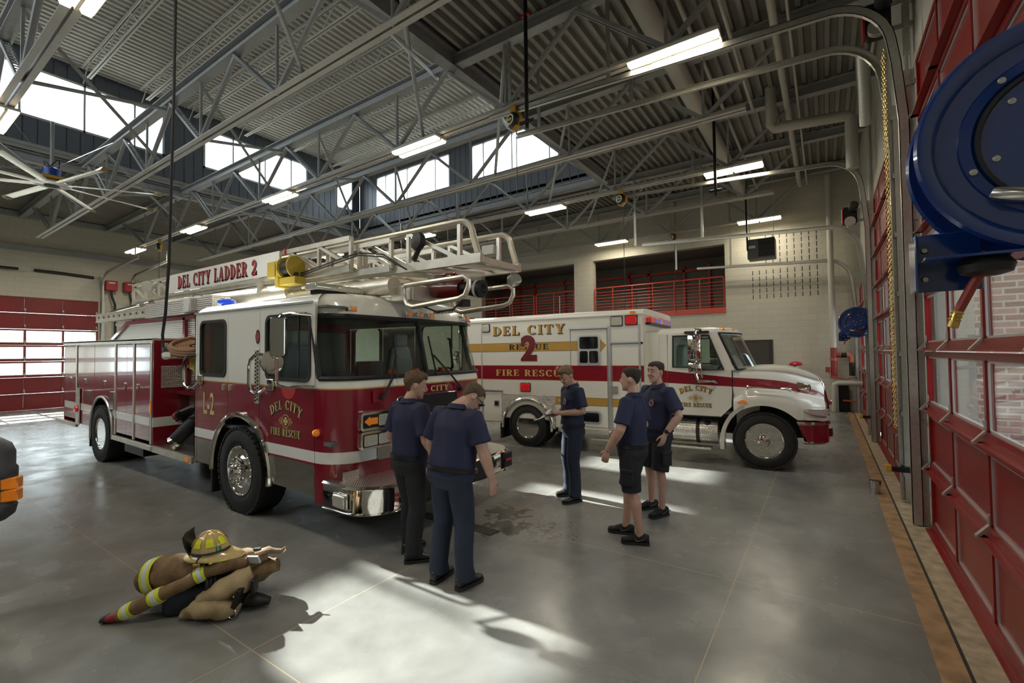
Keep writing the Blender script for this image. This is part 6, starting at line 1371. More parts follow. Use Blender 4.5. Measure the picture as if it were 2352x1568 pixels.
sp = [(-4.27, 1.205, .05), (-4.175, 1.284, .105), (-4.06, 1.377, .175), (-3.957, 1.478, .235), (-3.882, 1.60, .30), (-3.80, 1.71, .33), (-3.74, 1.82, .32)]; srx = [.058, .060, .056, .055, .056, .06, .05]; srz = [.042, .05, .048, .046, .048, .05, .045]
b = MB(); ell_loft(b, sp, srx, srz, 18, .006, 5); sl = b.build('coat_sleeve', M_coat, CO, smooth=70)
band(sl, sp, srx, srz, .03, .12); band(sl, sp, srx, srz, .27, .36); band(sl, sp, srx, srz, .62, .70)
b = MB(); b.box(-3.805, 1.655, .378, .10, .022, .006, Matrix.Rotation(.85, 3, 'Z')); b.box(-3.835, 1.62, .372, .022, .06, .006, Matrix.Rotation(.85, 3, 'Z')); b.build('lime_tab', M_lime, sl)
b = MB(); ell_loft(b, [(-4.345, 1.145, .028), (-4.30, 1.18, .035), (-4.255, 1.215, .05)], [.038, .05, .052], [.022, .028, .034], 16, 0); b.build('sleeve_cuff', M_bagred, CO, smooth=60)
b = MB(); ell_loft(b, [(-4.365, 1.128, .022), (-4.34, 1.15, .028)], [.04, .044], [.02, .026], 16, 0); b.build('cuff_edge', M_bag, CO, smooth=60)
MB().box(-4.50, 1.39, .15, .05, .05, .09, Matrix.Rotation(.5, 3, 'Y')).build('coat_hook', M_blk, CO, bevel=.01)
MB().box(-3.70, 1.86, .335, .085, .012, .075, Matrix.Rotation(.55, 3, 'Z') @ Matrix.Rotation(.5, 3, 'X')).build('care_label', M_silv, CO, smooth=0)
BG = thing('gear_bag', (-4.05, 1.55, 0), 'navy zip bag with red end under the coat sleeve', 'bag')
b = MB(); R0 = Matrix.Rotation(math.radians(52), 3, 'Z'); b.loft([[Vector((-4.03, 1.60, z))+R0 @ Vector((x, y, 0)) for x, y in rrect(-.20*k, .20*k, -.12*k, .12*k, .05, 4)] for z, k in ((.004, .93), (.03, 1), (.12, .98), (.17, .88), (.185, .7))]); b.build('bag_body', M_bag, BG, smooth=60)
b = MB(); b.box(*(Vector((-4.03, 1.60, .12))+R0 @ Vector((.19, 0, 0))), .03, .17, .12, R0); b.build('bag_end', M_bagred, BG, bevel=.012); MB().tube([Vector((-4.03, 1.60, .178))+R0 @ Vector((x, -.085, -.015)) for x in (-.18, -.06, .06, .18)], .006, 6).build('bag_piping', M_blk, BG)
TR = thing('turnout_trousers', (-3.72, 1.65, 0), 'tan firefighter trousers crumpled at the right of the gear pile', 'trousers')
b = MB(); ell_loft(b, [(-3.92, 1.475, .03), (-3.84, 1.53, .07), (-3.74, 1.60, .08), (-3.655, 1.665, .07), (-3.61, 1.71, .05)], [.05, .10, .11, .09, .05], [.026, .06, .075, .06, .03], 22, .022, 9); b.build('trouser_leg', M_pant, TR, smooth=70)
b = MB(); ell_loft(b, [(-3.86, 1.56, .10), (-3.77, 1.63, .16), (-3.70, 1.74, .21), (-3.66, 1.83, .24)], [.07, .10, .12, .09], [.05, .07, .085, .07], 22, .018, 12); b.build('trouser_seat', M_pant, TR, smooth=70)
b = MB(); b.box(-3.60, 1.70, .15, .035, .10, .13, Matrix.Rotation(.7, 3, 'Z') @ Matrix.Rotation(.3, 3, 'Y')); b.box(-3.575, 1.80, .20, .03, .09, .10, Matrix.Rotation(.8, 3, 'Z')); b.build('suspender_strap', M_blk, TR, bevel=.006)
MB().tube([Vector((-3.60, 1.655, .045))+Vector((.7*.03*math.cos(a), .55*.03*math.cos(a), .035*math.sin(a))) for a in [2*PI*k/16 for k in range(16)]], .004, 6, closed=True).build('d_ring', M_chrome, TR)
b = MB()
for p in ((-3.80, 1.535, .152), (-3.69, 1.635, .165), (-3.61, 1.672, .155), (-3.595, 1.69, .172)): b.ball(p, .009, 8, 6)
b.build('snaps', M_chrome, TR)
def boot(path, r, label):
    t = thing('rubber_boot', path[0], label, 'boot', 'black boots in the gear pile'); b = MB(); ell_loft(b, path, r, [x*.85 for x in r], 20, .004, 2); b.build('boot_shaft', M_black, t, smooth=60); p, q = Vector(path[-1]), Vector(path[-2]); d = (p-q).normalized()
    b = MB()
    for k in range(3): b.lathe([(r[-1]*.93, -.012), (r[-1]*1.06, -.006), (r[-1]*1.06, .006), (r[-1]*.93, .012)], p-d*.025*k, d, 24, True)
    b.build('boot_top_rings', M_black, t)
boot([(-3.83, 1.80, .14), (-3.86, 1.73, .18), (-3.895, 1.64, .195), (-3.905, 1.60, .20)], [.06, .075, .08, .082], 'black rubber boot poking out between coat sleeve and trousers')
boot([(-3.545, 1.90, .05), (-3.60, 1.85, .06), (-3.66, 1.80, .075), (-3.70, 1.78, .09)], [.03, .055, .06, .06], 'black rubber boot on the floor behind the tan trousers')
HL = thing('fire_helmet', (-3.95, 1.665, .40), 'cream firefighter helmet with yellow tape on top of the gear pile', 'helmet')
hx = Vector((.78, .62, .05)).normalized(); hz = Vector((-.10, -.16, 1)).normalized(); hy = hz.cross(hx).normalized(); hz = hx.cross(hy); H3 = Matrix((hx, hy, hz)).transposed(); hc_ = Vector((-3.955, 1.665, .405)); HT = lambda x, y, z: hc_+H3 @ Vector((x, y, z))
b = MB(); rows = []
for j in range(11):
    t = PI/2*j/10; rows.append([HT(.135*math.cos(t)*math.cos(a)*(1+.03*math.cos(8*a)*math.cos(t)), .105*math.cos(t)*math.sin(a)*(1+.03*math.cos(8*a)*math.cos(t)), .01+.15*math.sin(t)) for a in [2*PI*k/48 for k in range(48)]])
b.loft(rows); dome = b.build('helmet_dome', M_helm, HL, smooth=70)
b = MB(); rows = []
for g, z in ((0, .012), (.01, .018), (1, -.004), (1.02, -.012), (.98, -.018), (0, .0)):
    rows.append([HT((.132+g*(.035+.075*max(0, math.cos(a))**2+.02*max(0, -math.cos(a))))*math.cos(a), (.102+g*.038)*math.sin(a), z-.03*g*max(0, math.cos(a))) for a in [2*PI*k/48 for k in range(48)]])
b.loft(rows, False); b.build('helmet_brim', M_helm, HL, smooth=60)
b = MB()
for a in (0, PI/4, PI/2, 3*PI/4): b.tube([HT(.138*math.cos(t)*math.cos(a), .108*math.cos(t)*math.sin(a), .01+.153*math.sin(t)) for t in [PI*k/20 for k in range(21)]], .0045, 6)
b.build('helmet_ribs', M_helm, dome)
for a in (-2.75, -1.96, -1.18, -.39, .8):
    b = MB(); b.grid([[HT(.141*math.cos(t)*math.cos(a+d), .111*math.cos(t)*math.sin(a+d), .01+.156*math.sin(t)) for d in (-.22, 0, .22)] for t in (.42, .62, .85)]); b.build('helmet_tape', M_refl, dome, smooth=0)
b = MB(); b.grid([[HT(.14*math.cos(t)*math.cos(-.75+d), .11*math.cos(t)*math.sin(-.75+d), .01+.155*math.sin(t)) for d in (-.16, 0, .16)] for t in (.10, .25, .4)]); b.build('green_sticker', mat('green_label', (.03, .16, .09), .4), dome, smooth=0)
b = MB(); b.loft([[HT(-.13-.045*w+dx, y, z) for y, dx in ((-.07*f, 0), (.07*f, 0), (.07*f, .012), (-.07*f, .012))] for z, w, f in ((.0, 0, .8), (.08, .5, 1), (.15, .7, 1), (.19, .3, .7))]); b.build('front_shield', M_leather, HL, bevel=.004)
b = MB(); b.tube([HT(.142*math.cos(a), -.112*math.sin(a) if 0 else .112*math.sin(a), .030) for a in [-2.6+2.6*k/14 for k in range(15)]], .007, 6); b.tube([HT(-.02, -.11, .028), HT(-.03, -.15, -.02), HT(.0, -.155, -.03)], .006, 6); b.build('chin_strap', M_black, HL)
b = MB(); b.box(*HT(-.02, -.155, -.022), .05, .02, .02, H3); b.build('strap_buckle', M_brass, HL, bevel=.004)
b = MB(); b.loft([[HT(.105*math.cos(a), .08*math.sin(a), z) for a in [2*PI*k/24 for k in range(24)]] for z in (-.05, 0)]); b.build('helmet_liner', M_bag, HL)
# ================================================================ fittings of the hall
M_reel = mat('reel_blue', (.005, .034, .18), .22, 0, coat=.8); M_hose = mat('red_hose', (.30, .03, .022), .45)
def hose_reel(c, label, arm):
    x, y, z = c; t = thing('hose_reel', c, label, 'hose reel', 'blue wall hose reels'); A = (0, -1, 0)
    b = MB(); b.lathe([(.30, .055), (.318, .06), (.325, .07), (.318, .082), (.30, .084), (.285, .076), (.27, .05), (.235, .046), (.225, .060), (.20, .064), (.19, .050), (.15, .045), (.0, .045), (0, .035), (.15, .035), (.26, .038)], c, A, 72); o = b.build('front_flange', M_reel, t, smooth=40)
    b = MB(); b.lathe([(.186, .046), (.192, .064), (.182, .066), (.176, .048)], c, A, 56, True); b.build('gasket_ring', M_black, o)
    b = MB(); b.lathe([(.0, .044), (.176, .044), (.176, .050), (.0, .052)], c, A, 48); b.build('hub_disc', mat('reel_dark_blue', (.004, .014, .06), .3, coat=.6), o)
    b = MB(); b.lathe([(.318, -.10), (.325, -.09), (.318, -.078), (.285, -.085), (.2, -.08), (0, -.08), (0, -.09), (.2, -.09), (.3, -.1)], c, A, 60); b.build('back_flange', M_reel, t, smooth=40)
    b = MB(); b.lathe([(.20, -.08), (.20, .04)], c, A, 40); b.build('drum', M_reel, t); b = MB()
    for k in range(3): b.tube([(x+.225*math.cos(a), y+.055-.033*k, z+.225*math.sin(a)) for a in [2*PI*i/40 for i in range(40)]], .018, 8, closed=True)
    b.build('wound_hose', M_hose, t)
    b = MB()
    for r, n, a0 in ((.155, 6, .3), (.212, 5, 1.0)):
        for k in range(n): a = a0+2*PI*k/n; b.lathe([(.009, 0), (.009, .006), (.005, .008)], (x+r*math.cos(a), y-(.052 if r < .2 else .064), z+r*math.sin(a)), A, 10)
    b.build('bolts', M_galv, o)
    b = MB(); b.lathe([(.028, 0), (.028, .003)], (x+.02, y-.051, z+.05), A, 24); b.build('round_sticker', mat('sticker_yellow', (.62, .50, .03), .4), o, smooth=0)
    b = MB(); b.tube([(x-.155, y-.062, z-.145), (x-.12, y-.085, z-.16), (x-.06, y-.09, z-.178), (x-.03, y-.088, z-.185)], [.020, .021, .020, .020], 12); b.build('metal_elbow', mat('bright_steel', (.6, .6, .57), .25, 1), o); b = MB(); b.tube([(x-.03, y-.088, z-.185), (x+.05, y-.075, z-.21), (x+.12, y-.055, z-.205)], .018, 12); b.build('feed_hose', M_hose, o); b = MB(); b.box(x-.045, y-.083, z-.182, .022, .05, .05); b.build('hose_clamp', M_blackm, o, bevel=.004)
    b = MB(); b.bb(x-.02, XR, y+.11, y+.125, z-.09, z+.09); b.bb(XR-.02, XR, y-.06, y+.2, z-.14, z+.14); b.build('wall_bracket', M_reel, t, bevel=.004)
    if arm: b = MB(); b.prism([(.0+.05, .06), (.34, .06), (.34, -.06), (.06, -.07), (-.24, -.24), (-.30, -.27), (-.31, -.21), (-.26, -.17), (-.06, .05)], lambda u, v, d: (x+u, y-d, z+v), .09, .105); a_ = b.build('guide_arm', M_reel, t, bevel=.004); b = MB(); [b.lathe([(.011, 0), (.008, .006)], (x+u, y-.105, z+v), A, 10) for u, v in ((0, 0), (.07, .03), (-.05, .02), (.06, -.04), (-.03, -.05))]; b.build('arm_bolts', M_galv, a_)
    gx, gz = x-.20, z-.335; b = MB(); b.bb(gx-.11, gx+.12, y-.09, y+.06, gz+.02, gz+.028); b.bb(gx-.12, gx-.112, y-.0, y+.12, gz-.06, gz+.11); b.bb(gx-.12, gx+.04, y+.06, y+.068, gz-.06, gz+.12); b.build('guide_plate', M_reel, t, bevel=.003)
    b = MB(); b.lathe([(.035, .022), (.05, .018), (.062, .0), (.055, -.022), (.03, -.03)], (gx+.03, y-.02, gz), (0, 0, 1), 24); b.build('hose_stop', M_black, t); b = MB(); b.tube([(gx+.02, y-.02, gz-.02), (gx-.0, y-.015, gz-.06), (gx-.03, y-.01, gz-.13)], .0125, 10); h = b.build('hose_end', M_hose, t); b = MB(); b.lathe([(.014, 0), (.016, .006), (.013, .010), (.016, .016), (.013, .020), (.016, .026), (.013, .03), (.013, .048), (.010, .05)], (gx-.03, y-.01, gz-.128), (-.26, .05, -.96), 12); b.build('brass_fitting', M_brass, h)
    b = MB(); [b.lathe([(.010, 0), (.007, .006)], (gx+u, y+.06, gz+v), A, 10) for u, v in ((-.09, .07), (-.03, .04), (-.09, -.02))]; b.build('plate_bolts', M_galv, t)
    return t
hose_reel((.555, 1.87, 2.47), 'large dark blue hose reel close to the camera with a brass hose end', 0)
hose_reel((.56, 12.3, 2.47), 'small bright blue hose reel on the far pier beside the bay doors', 1)
# yellow retractable cord reels under the truss chords
M_cy = mat('cord_reel_yellow', (.55, .30, .02), .35, coat=.5)
def cord_reel(p, label, cord=None):
    x, y, z = p; t = thing('cord_reel', p, label, 'cord reel', 'yellow retractable cord reels'); d = Vector((-.25, -1, 0)).normalized(); dd = tuple(d)
    b = MB(); b.lathe([(.12, -.07), (.155, -.065), (.165, -.04), (.155, -.02), (.13, .0), (.13, .03)], p, dd, 32); b.build('casing', M_cy, t); b = MB(); b.lathe([(.14, .0), (.135, .05), (.10, .085), (.06, .095), (0, .097)], p, dd, 32); o = b.build('drum_cover', M_blk, t)
    b = MB(); c = Vector(p)+d*.098; r = d.cross(Vector((0, 0, 1))); b.add([c+r*.055*math.cos(a)+Vector((0, 0, .026*math.sin(a))) for a in [2*PI*k/20 for k in range(20)]], [tuple(range(20))]); b.build('badge', mat('badge_yellow', (.6, .45, .02), .4), o, smooth=0)
    b = MB(); b.lathe([(.075, .088), (.082, .09), (.09, .088), (.09, .094), (.075, .094)], p, dd, 28); b.build('cover_ring', M_white, o)
    b = MB(); b.bb(x-.05, x+.05, y-.03, y+.03, z+.12, ZB+.02-.03); b.box(x+.06, y-.03, z-.15, .06, .06, .10, Matrix.Rotation(.4, 3, 'Y')); b.build('hanger', M_cy, t, bevel=.004)
    if cord: MB().tube([(x+.07, y-.03, z-.18), (x+.07, y-.03, cord)], .008, 6).build('hanging_cord', M_black, t)
    return t
cord_reel((-4.3, 6.48, 5.86), 'yellow retractable cord reel under the roof above the fire engine windscreen', 4.6)
cord_reel((-4.32, 11.52, 5.88), 'yellow retractable cord reel above the ambulance, its cord hanging down', 2.7)
cord_reel((-4.34, 16.5, 5.88), 'yellow retractable cord reel near the far wall beside the mezzanine', 3.2)
cord_reel((-19.5, 6.5, 5.86), 'small yellow cord reel under the roof far back over the ladder, by the left wall', 3.4)
# black cord with plug hanging in front
DC = thing('drop_cord', (-4.5, 1.6, 1.95), 'black drop cord with a white plug hanging before the fire engine', 'power cord')
MB().tube([(-4.45, 1.6, 6.1), (-4.49, 1.6, 4.94), (-4.51, 1.6, 4.19), (-4.55, 1.6, 3.46), (-4.59, 1.6, 2.72), (-4.66, 1.6, 2.28), (-4.72, 1.6, 2.1), (-4.70, 1.6, 2.0), (-4.665, 1.6, 1.965)], .012, 8).build('cord', M_black, DC)
MB().lathe([(.014, 0), (.026, .02), (.028, .05)], (-4.672, 1.6, 1.985), (.45, 0, -.9), 14).build('plug_grip', M_black, DC); MB().lathe([(.028, .05), (.030, .055), (.028, .095), (.0, .095)], (-4.672, 1.6, 1.985), (.45, 0, -.9), 14).build('plug_face', M_white, DC)
# big ceiling fans, modelled at rest
M_blade = mat('fan_aluminium', (.55, .53, .47), .3, .8); M_fblue = mat('motor_blue', (.02, .06, .25), .35, .3)
def fan(c, label, a0=.2):
    x, y, z = c; t = thing('ceiling_fan', c, label, 'ceiling fan', 'large slow ceiling fans')
    MB().tube([(x, y, z+.35), (x, y, 7.4 if x > MX0+.2 and 0 else 7.3)], .035, 10).build('drop_pole', M_steel, t)
    b = MB(); b.lathe([(.10, .12), (.16, .14), (.16, .34), (.10, .38)], c, (0, 0, 1), 24); o = b.build('motor', M_fblue, t); b = MB(); b.bb(x-.19, x+.19, y-.19, y+.19, z+.10, z+.17); b.build('warning_label', M_cy, o, bevel=.01)
    b = MB(); b.tube([(x+.18*math.cos(a), y+.12*math.sin(a), z+.45+.1*math.sin(a*2)) for a in [2*PI*k/20 for k in range(20)]], .012, 6, closed=True); b.build('wiring_loop', M_black, o)
    b = MB(); b.lathe([(.0, -.03), (.12, -.03), (.14, -.02), (.30, -.015), (.34, 0), (.30, .03), (.1, .10), (0, .1)], c, (0, 0, 1), 36); h = b.build('hub', mat('hub_white', (.72, .72, .70), .25, .3), t); b = MB(); b.lathe([(.0, -.032), (.13, -.032), (.13, -.036), (0, -.036)], c, (0, 0, 1), 28); b.build('hub_plate', M_dark, h)
    for k in range(8):
        a = a0+2*PI*k/8; R3 = Matrix.Rotation(a, 3, 'Z') @ Matrix.Rotation(.12, 3, 'X'); b = MB()
        b.loft([[Vector(c)+R3 @ Vector((r, u*w, v)) for u, v in ((-.08, -.004), (-.03, .012), (.04, .014), (.085, .0), (.04, -.008), (-.03, -.012))] for r, w in ((.28, .9), (.5, 1), (1.9, 1))]); o = b.build('blade', M_blade, t, smooth=40)
        b = MB(); b.loft([[Vector(c)+R3 @ Vector((r, u, v*f)) for u, v in ((-.08, -.004), (-.03, .012), (.04, .014), (.085, .0), (.04, -.008), (-.03, -.012))] for r, f in ((1.9, 1), (1.93, 3), (2.05, 4))]); b.build('winglet', mat('winglet_tan', (.30, .20, .10), .45), o, smooth=40)
    b = MB()
    for k in range(4): a = PI/4+k*PI/2; b.tube([(x+.12*math.cos(a), y+.12*math.sin(a), z+.42), (x+1.2*math.cos(a), y+1.2*math.sin(a), 6.4+.5)], .004, 4)
    b.build('guy_wires', M_galv, t)
    return t
fan((-14.4, 2.75, 5.86), 'large aluminium ceiling fan with tan blade tips at the left edge of the photo'); fan((-14.3, 13.1, 5.86), 'large aluminium ceiling fan far behind the tip of the ladder', .5)
# mezzanine railings
def railing(x0, x1, posts, label, z0=3.42, z1=4.5):
    t = thing('railing', ((x0+x1)/2, YB, z0), label, 'railing', 'orange red mezzanine railings'); y = YB+.06
    b = MB(); P = [(x0+.02, y, z0), (x0+.02, y, z1-.06), (x0+.08, y, z1), (x1-.08, y, z1), (x1-.02, y, z1-.06), (x1-.02, y, z0)]; b.tube(P, .024, 8); b.build('rail_frame', M_rail, t)
    n = 8
    for k in range(n): z = z0+.07+k*(z1-z0-.12)/n; MB().tube([(x0+.02, y, z), (x1-.02, y, z)], .013, 6).build('rail_bar', M_rail, t)
    for p in posts: MB().tube([(p, y, z0), (p, y, z1)], .02, 6).build('post', M_rail, t)
railing(-7.80, -2.87, (-7.0, -6.2, -5.4, -4.6, -3.7), 'long orange red railing above the ambulance cab'); railing(-13.55, -11.98, (-12.8,), 'orange red railing behind the tip of the ladder'); railing(-11.9, -10.68, (), 'short orange red railing panel between the two others'); railing(-10.6, -8.70, (-9.7,), 'orange red railing left of the block pillar')
# fire main in the far corner
M_prd = mat('pipe_red', (.24, .03, .025), .5); M_pgr = mat('pipe_paint_grey', (.45, .44, .39), .5); M_porange = mat('coupling_orange', (.36, .10, .045), .5)
FP = thing('fire_main', (.2, 17.2, 0), 'vertical grey fire pipe with red fittings in the far right corner', 'pipe')
MB().tube([(.19, 17.2, 7.3), (.2, 17.2, 1.95)], .085, 16).build('riser', M_pgr, FP)
b = MB(); b.tube([(.2, 17.2, 1.95), (.2, 17.2, 1.0)], .085, 16); b.tube([(.2, 17.2, 1.72), (.36, 17.2, 1.72)], .07, 14); b.build('red_spool', M_prd, FP); b = MB(); b.tube([(.36, 17.2, 1.72), (.56, 17.2, 1.72), (.63, 17.2, 1.66), (.64, 17.2, 1.5)], .075, 14); b.lathe([(.10, 0), (.10, .08)], (.2, 17.2, 1.55), (0, 0, 1), 18); b.lathe([(.10, 0), (.10, .08)], (.2, 17.2, 1.0), (0, 0, 1), 18); b.build('couplings', M_porange, FP)
b = MB(); b.tube([(.64, 17.2, 1.5), (.64, 17.2, 1.1)], .07, 14); b.tube([(.38, 17.2, 1.72), (.52, 17.2, 1.72)], .078, 14); b.build('black_pipe', M_blackm, FP); b = MB(); b.tube([(.88, 17.12, .88), (.28, 17.12, .88), (.2, 17.12, .84), (.18, 17.12, .74), (.18, 17.12, .02)], .075, 14); b.build('grey_branch', M_pgr, FP)
b = MB(); b.tube([(.05, 17.1, 1.2), (.2, 17.05, 1.05), (.5, 17.05, 1.0), (.75, 17.08, 1.06)], .012, 6); b.bb(-.02, .1, 17.1, 17.2, 1.2, 1.36); b.build('alarm_switch', M_prd, FP); MB().tube([(.4, 17.2, .35), (.85, 17.2, .33)], .03, 10).build('drain_pipe', M_porange, FP)
tag(MB().bb(.29, .55, 17.30, 17.48, 0, .80).build('control_cabinet', M_blackm, bevel=.02), 'black cabinet on the floor under the corner fire pipes', 'cabinet')
HV = thing('hose_valve', (-.79, 17.1, 0), 'red capped hose valve on a stand behind the ambulance bonnet', 'valve')
MB().tube([(-.79, 17.1, 0), (-.79, 17.1, 1.3)], .05, 12).build('stand_pipe', M_blackm, HV); b = MB(); b.lathe([(.06, 0), (.17, .02), (.18, .06), (.15, .1), (.07, .13), (0, .14)], (-.79, 17.08, 1.40), (0, -.1, 1), 22); b.build('red_wheel', M_redl if 0 else mat('valve_red', (.40, .01, .02), .35), HV); b = MB(); b.tube([(-.79, 17.1, 1.3), (-.79, 17.09, 1.4)], .08, 12); b.build('valve_neck', M_white, HV); MB().tube([(-1.5, 17.2, 1.38), (-1.1, 17.1, 1.34), (-.85, 17.1, 1.3)], .05, 10).build('valve_hose', M_black, HV)
# unit heater on the far wall
UH = thing('unit_heater', (-1.53, 16.0, 5.0), 'dark grey louvred unit heater hanging before the far block wall', 'heater')
MB().bb(-1.92, -1.18, 15.8, 16.35, 4.70, 5.30).build('heater_case', mat('heater_grey', (.10, .105, .11), .5), UH, bevel=.015)
for k in range(6): MB().box(-1.40, 15.78, 4.79+k*.085, .42, .07, .008, Matrix.Rotation(.6, 3, 'X')).build('louvre', mat('heater_louvre', (.06, .065, .07), .5), UH)
b = MB(); b.bb(-1.62, -1.18, 15.79, 15.802, 4.74, 5.28); b.build('louvre_frame', M_blk, UH, smooth=0); b = MB()
for x in (-1.88, -1.22): b.tube([(x, 16.1, 5.3), (x, 16.1, 7.6)], .012, 6)
b.build('hanger_rods', M_galv, UH)
b = MB(); b.tube([(-1.9, 15.7, 4.95), (-1.92, 15.7, 7.2)], .025, 8); b.build('gas_pipe', M_blackm, UH); MB().prism(_rc(-1.88, 5.02, -1.7, 5.1), lambda u, v, d: (u, 15.8-d, v), 0, .004).build('maker_plate', M_white, UH, smooth=0)
# overhead service pipes, ducts and gas drops
def pipe(pts, r, m, label, cat='pipe', group='overhead service pipes', name='service_pipe'): return tag(MB().tube(pts, r, 12).build(name, m), label, cat, group)
pipe([(-2.15, -3, 7.12), (-2.15, 14.0, 7.12), (-2.15, 17.3, 7.12)], .17, M_pgr, 'fat round duct running along the roof beside the right hand light row', 'duct', None, 'round_duct')
pipe([(-1.75, -3, 7.28), (-1.75, 17.3, 7.28)], .035, M_pgr, 'thin sprinkler pipe along the roof next to the round duct'); pipe([(-.55, -3, 7.1), (-.55, 17.2, 7.1)], .06, M_pgr, 'medium pipe along the roof above the door tracks'); pipe([(-.35, -3, 7.1), (-.35, 17.2, 7.1)], .022, M_pgr, 'slim conduit beside the medium roof pipe'); pipe([(-1.15, -3, 7.0), (-1.15, 11.0, 7.0)], .03, M_pgr, 'small roof pipe crossing behind the nearest door track')
pipe([(-.85, 11.4, 7.6), (-.85, 11.4, 6.78), (-.80, 11.45, 6.72), (.45, 11.7, 6.72), (.55, 11.72, 6.66), (.55, 11.72, 5.6)], .11, M_pgr, 'bent exhaust pipe under the roof near the far bay door')
pipe([(.62, 9.5, 6.8), (.66, 9.9, 6.4), (.7, 10.3, 5.9)], .10, M_galv, 'sloping galvanised flue above the middle bay door'); pipe([(XR-.05, 7.36, 4.9), (XR-.05, 7.36, 7.4)], .03, M_pgr, 'grey conduit on the wall above the nearest pier', 'conduit'); pipe([(XR-.05, 12.72, 0.1), (XR-.05, 12.72, 7.5)], .04, M_pgr, 'grey downpipe on the far pier behind the blue reel', 'downpipe')
for x, y, l in ((-3.55, 5.7, 'black gas drop pipe beside the yellow cord reel over the fire engine'), (-1.85, 10.5, 'black gas drop pipe above the ambulance cab')):
    t = thing('gas_drop', (x, y, 5.2), l, 'gas pipe', 'black gas drop pipes'); MB().tube([(x, y, 7.6), (x, y, 5.2)], .03, 10).build('drop_leg', M_blackm, t); MB().tube([(x-.12, y, 5.3), (x+.12, y, 5.3)], .03, 8).build('tee', M_blackm, t); MB().box(x, y, 6.9, .14, .05, .03).build('valve_handle', mat('valve_red', (.40, .01, .02), .35), t)
# left wall: exhaust hoses, red boxes
pipe([(XL+.15, 2.0, 5.33), (XL+.2, 3.3, 5.33), (XL+.2, 3.9, 5.33)], .05, M_black, 'black exhaust hose along the left wall, cut by the photo edge', 'hose', 'exhaust hoses on the left wall', 'exhaust_hose'); pipe([(XL+.05, 4.35, 5.35), (XL+.05, 5.2, 5.33), (XL+.05, 6.1, 5.28)], .06, M_black, 'black exhaust hose along the left wall beside the door track', 'hose', 'exhaust hoses on the left wall', 'exhaust_hose')
for y, l in ((6.62, 'red box on the left wall beside the door track'), (7.25, 'red box on the left wall, second from the door track')):
    t = thing('red_wall_box', (XL, y, 5.0), l, 'wall box', 'red boxes on the left wall'); MB().bb(XL, XL+.35, y-.2, y+.2, 4.78, 5.2).build('box_body', mat('box_red', (.33, .015, .02), .4), t, bevel=.02); MB().bb(XL+.35, XL+.36, y-.1, y+.1, 5.08, 5.12).build('box_label', M_white, t, smooth=0); MB().tube([(XL+.25, y, 4.78), (XL+.25, y+.02, 4.55), (XL+.35, y+.1, 4.2), (XL+.3, y+.15, 2.0)], .045, 8).build('box_hose', M_black, t)
# small things on the floor
t = thing('steel_tumbler', (.496, 7.754, 0), 'small steel tumbler standing on the floor by the bay doors', 'cup'); MB().lathe([(.05, 0), (.052, .01), (.068, .165), (.064, .165), (.048, .012), (0, .012)], (.496, 7.754, 0), (0, 0, 1), 24).build('tumbler_body', mat('steel_tumbler_metal', (.55, .53, .5), .22, 1), t)
TD = thing('trench_drain', (-3.6, 3.98, 0), 'narrow slotted floor drain grate in front of the fire engine', 'floor drain')
b = MB(); b.bb(-5.2, -2.94, 3.91, 4.05, 0, .003); b.build('drain_channel', M_dark, TD, smooth=0); b = MB()
for k in range(56): x = -5.18+k*.04; b.bb(x, x+.016, 3.915, 4.045, .003, .007)
b.bb(-5.2, -2.94, 3.905, 3.917, .0, .008); b.bb(-5.2, -2.94, 4.043, 4.055, 0, .008); b.build('drain_bars', mat('drain_iron', (.10, .095, .085), .6, .4), TD, smooth=0)
# safety photo eyes and little wall boxes by the bay doors
for y, s, l in ((7.42, 1, 'black photo eye bracket at the foot of the nearest pier'), (12.75, 1, 'black photo eye bracket at the foot of the far pier')):
    t = thing('photo_eye', (.6, y, .4), l, 'photo eye', 'door photo eyes'); MB().bb(.62, .86, y-.03, y+.03, .38, .44).build('eye_arm', M_blackm, t, bevel=.005); MB().bb(.58, .64, y-.04, y+.04, .37, .46).build('eye_lens', M_cy, t, bevel=.008)
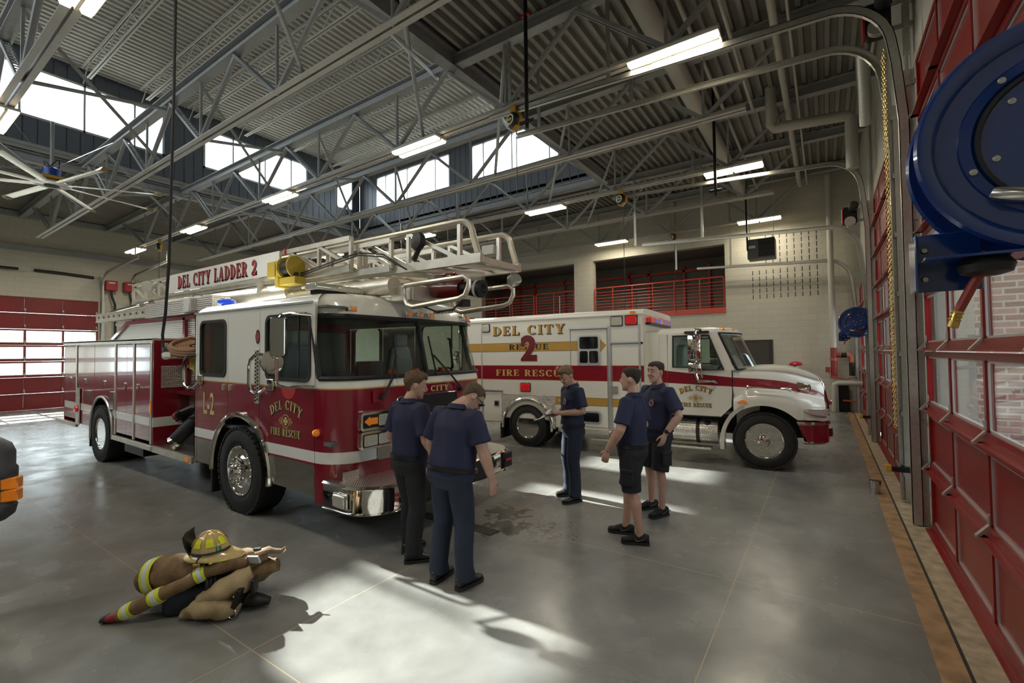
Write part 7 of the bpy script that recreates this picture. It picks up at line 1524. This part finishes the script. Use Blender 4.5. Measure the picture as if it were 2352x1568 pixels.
# ================================================================ outside
struct(MB().bb(-90, XL-.3, -60, 70, -.25, -.02).build('ground', mat('sunlit_concrete', (.55, .54, .50), .8, 0, (.6, .08)), smooth=0))
struct(MB().bb(XR+.3, 60, -60, 70, -.25, -.02).build('ground.001', mat('apron_concrete', (.42, .41, .38), .8, 0, (.6, .08)), smooth=0))
M_brick = block_mat('red_brick', (.34, .20, .175), (.50, .47, .43), .203, .0677, .010, .75, 'XZ', .25, .3)
M_brickY = block_mat('red_brick_side', (.20, .10, .085), (.36, .33, .29), .203, .0677, .010, .75, 'YZ', .25, .3)
for i, (y0, y1) in enumerate(((6.75, 7.27), (12.1, 12.6), (1.4, 1.95))):
    b = MB(); b.bb(XR+.3, XR+6, y0, y1, -.1, 7.5); o = struct(b.build('wall_wing', M_brick, smooth=0))
b = MB(); b.bb(-52, -44, -6, 8, 0, 3.0); b.k = 1
b.prism([(-7, 2.9), (9, 2.9), (1, 5.2)], YZ, -52.5, -43.5); b.k = 2; b.bb(-43.98, -43.9, 2, 3, .9, 2.2); b.bb(-43.98, -43.9, 5, 6, .9, 2.2)
tag(b.build('house', [mat('pale_siding', (.5, .46, .4), .7), mat('pale_shingles', (.34, .31, .28), .8), M_dark], smooth=0), 'pale house with a low gable seen through the red door', 'house')

# trees across the street, seen in the reflections and past the open side
def tree(x, y, h, r, seed, label):
    t = thing('street_tree', (x, y, 0), label, 'tree', 'trees across the street'); q = random.Random(seed)
    MB().tube([(x, y, 0), (x+.1, y, h*.5), (x, y+.1, h*.8)], [.25, .18, .06], 8).build('trunk', mat('bark', (.10, .07, .05), .9), t)
    b = MB()
    for k in range(900):
        a, c, d = q.uniform(0, 2*PI), q.uniform(-1, 1), q.random()**.4; sx = math.sqrt(1-c*c); p = Vector((x+r*d*sx*math.cos(a), y+r*d*sx*math.sin(a), h*.68+r*.8*d*c)); R3 = Euler((q.uniform(0, 3), q.uniform(0, 3), q.uniform(0, 3))).to_matrix(); w = q.uniform(.15, .32)
        b.add([p+R3 @ Vector(e) for e in ((-w, 0, 0), (0, -w*.5, 0), (w, 0, 0), (0, w*.5, 0))], [(0, 1, 2, 3)])
    b.build('foliage', mat('green_leaves', (.10, .17, .04), .7), t, smooth=0)
tree(-42, -9, 7, 3.2, 1, 'green street tree beyond the left wall doors, nearer one'); tree(-46, 14, 8, 3.6, 2, 'green street tree beyond the left wall doors, farther one')
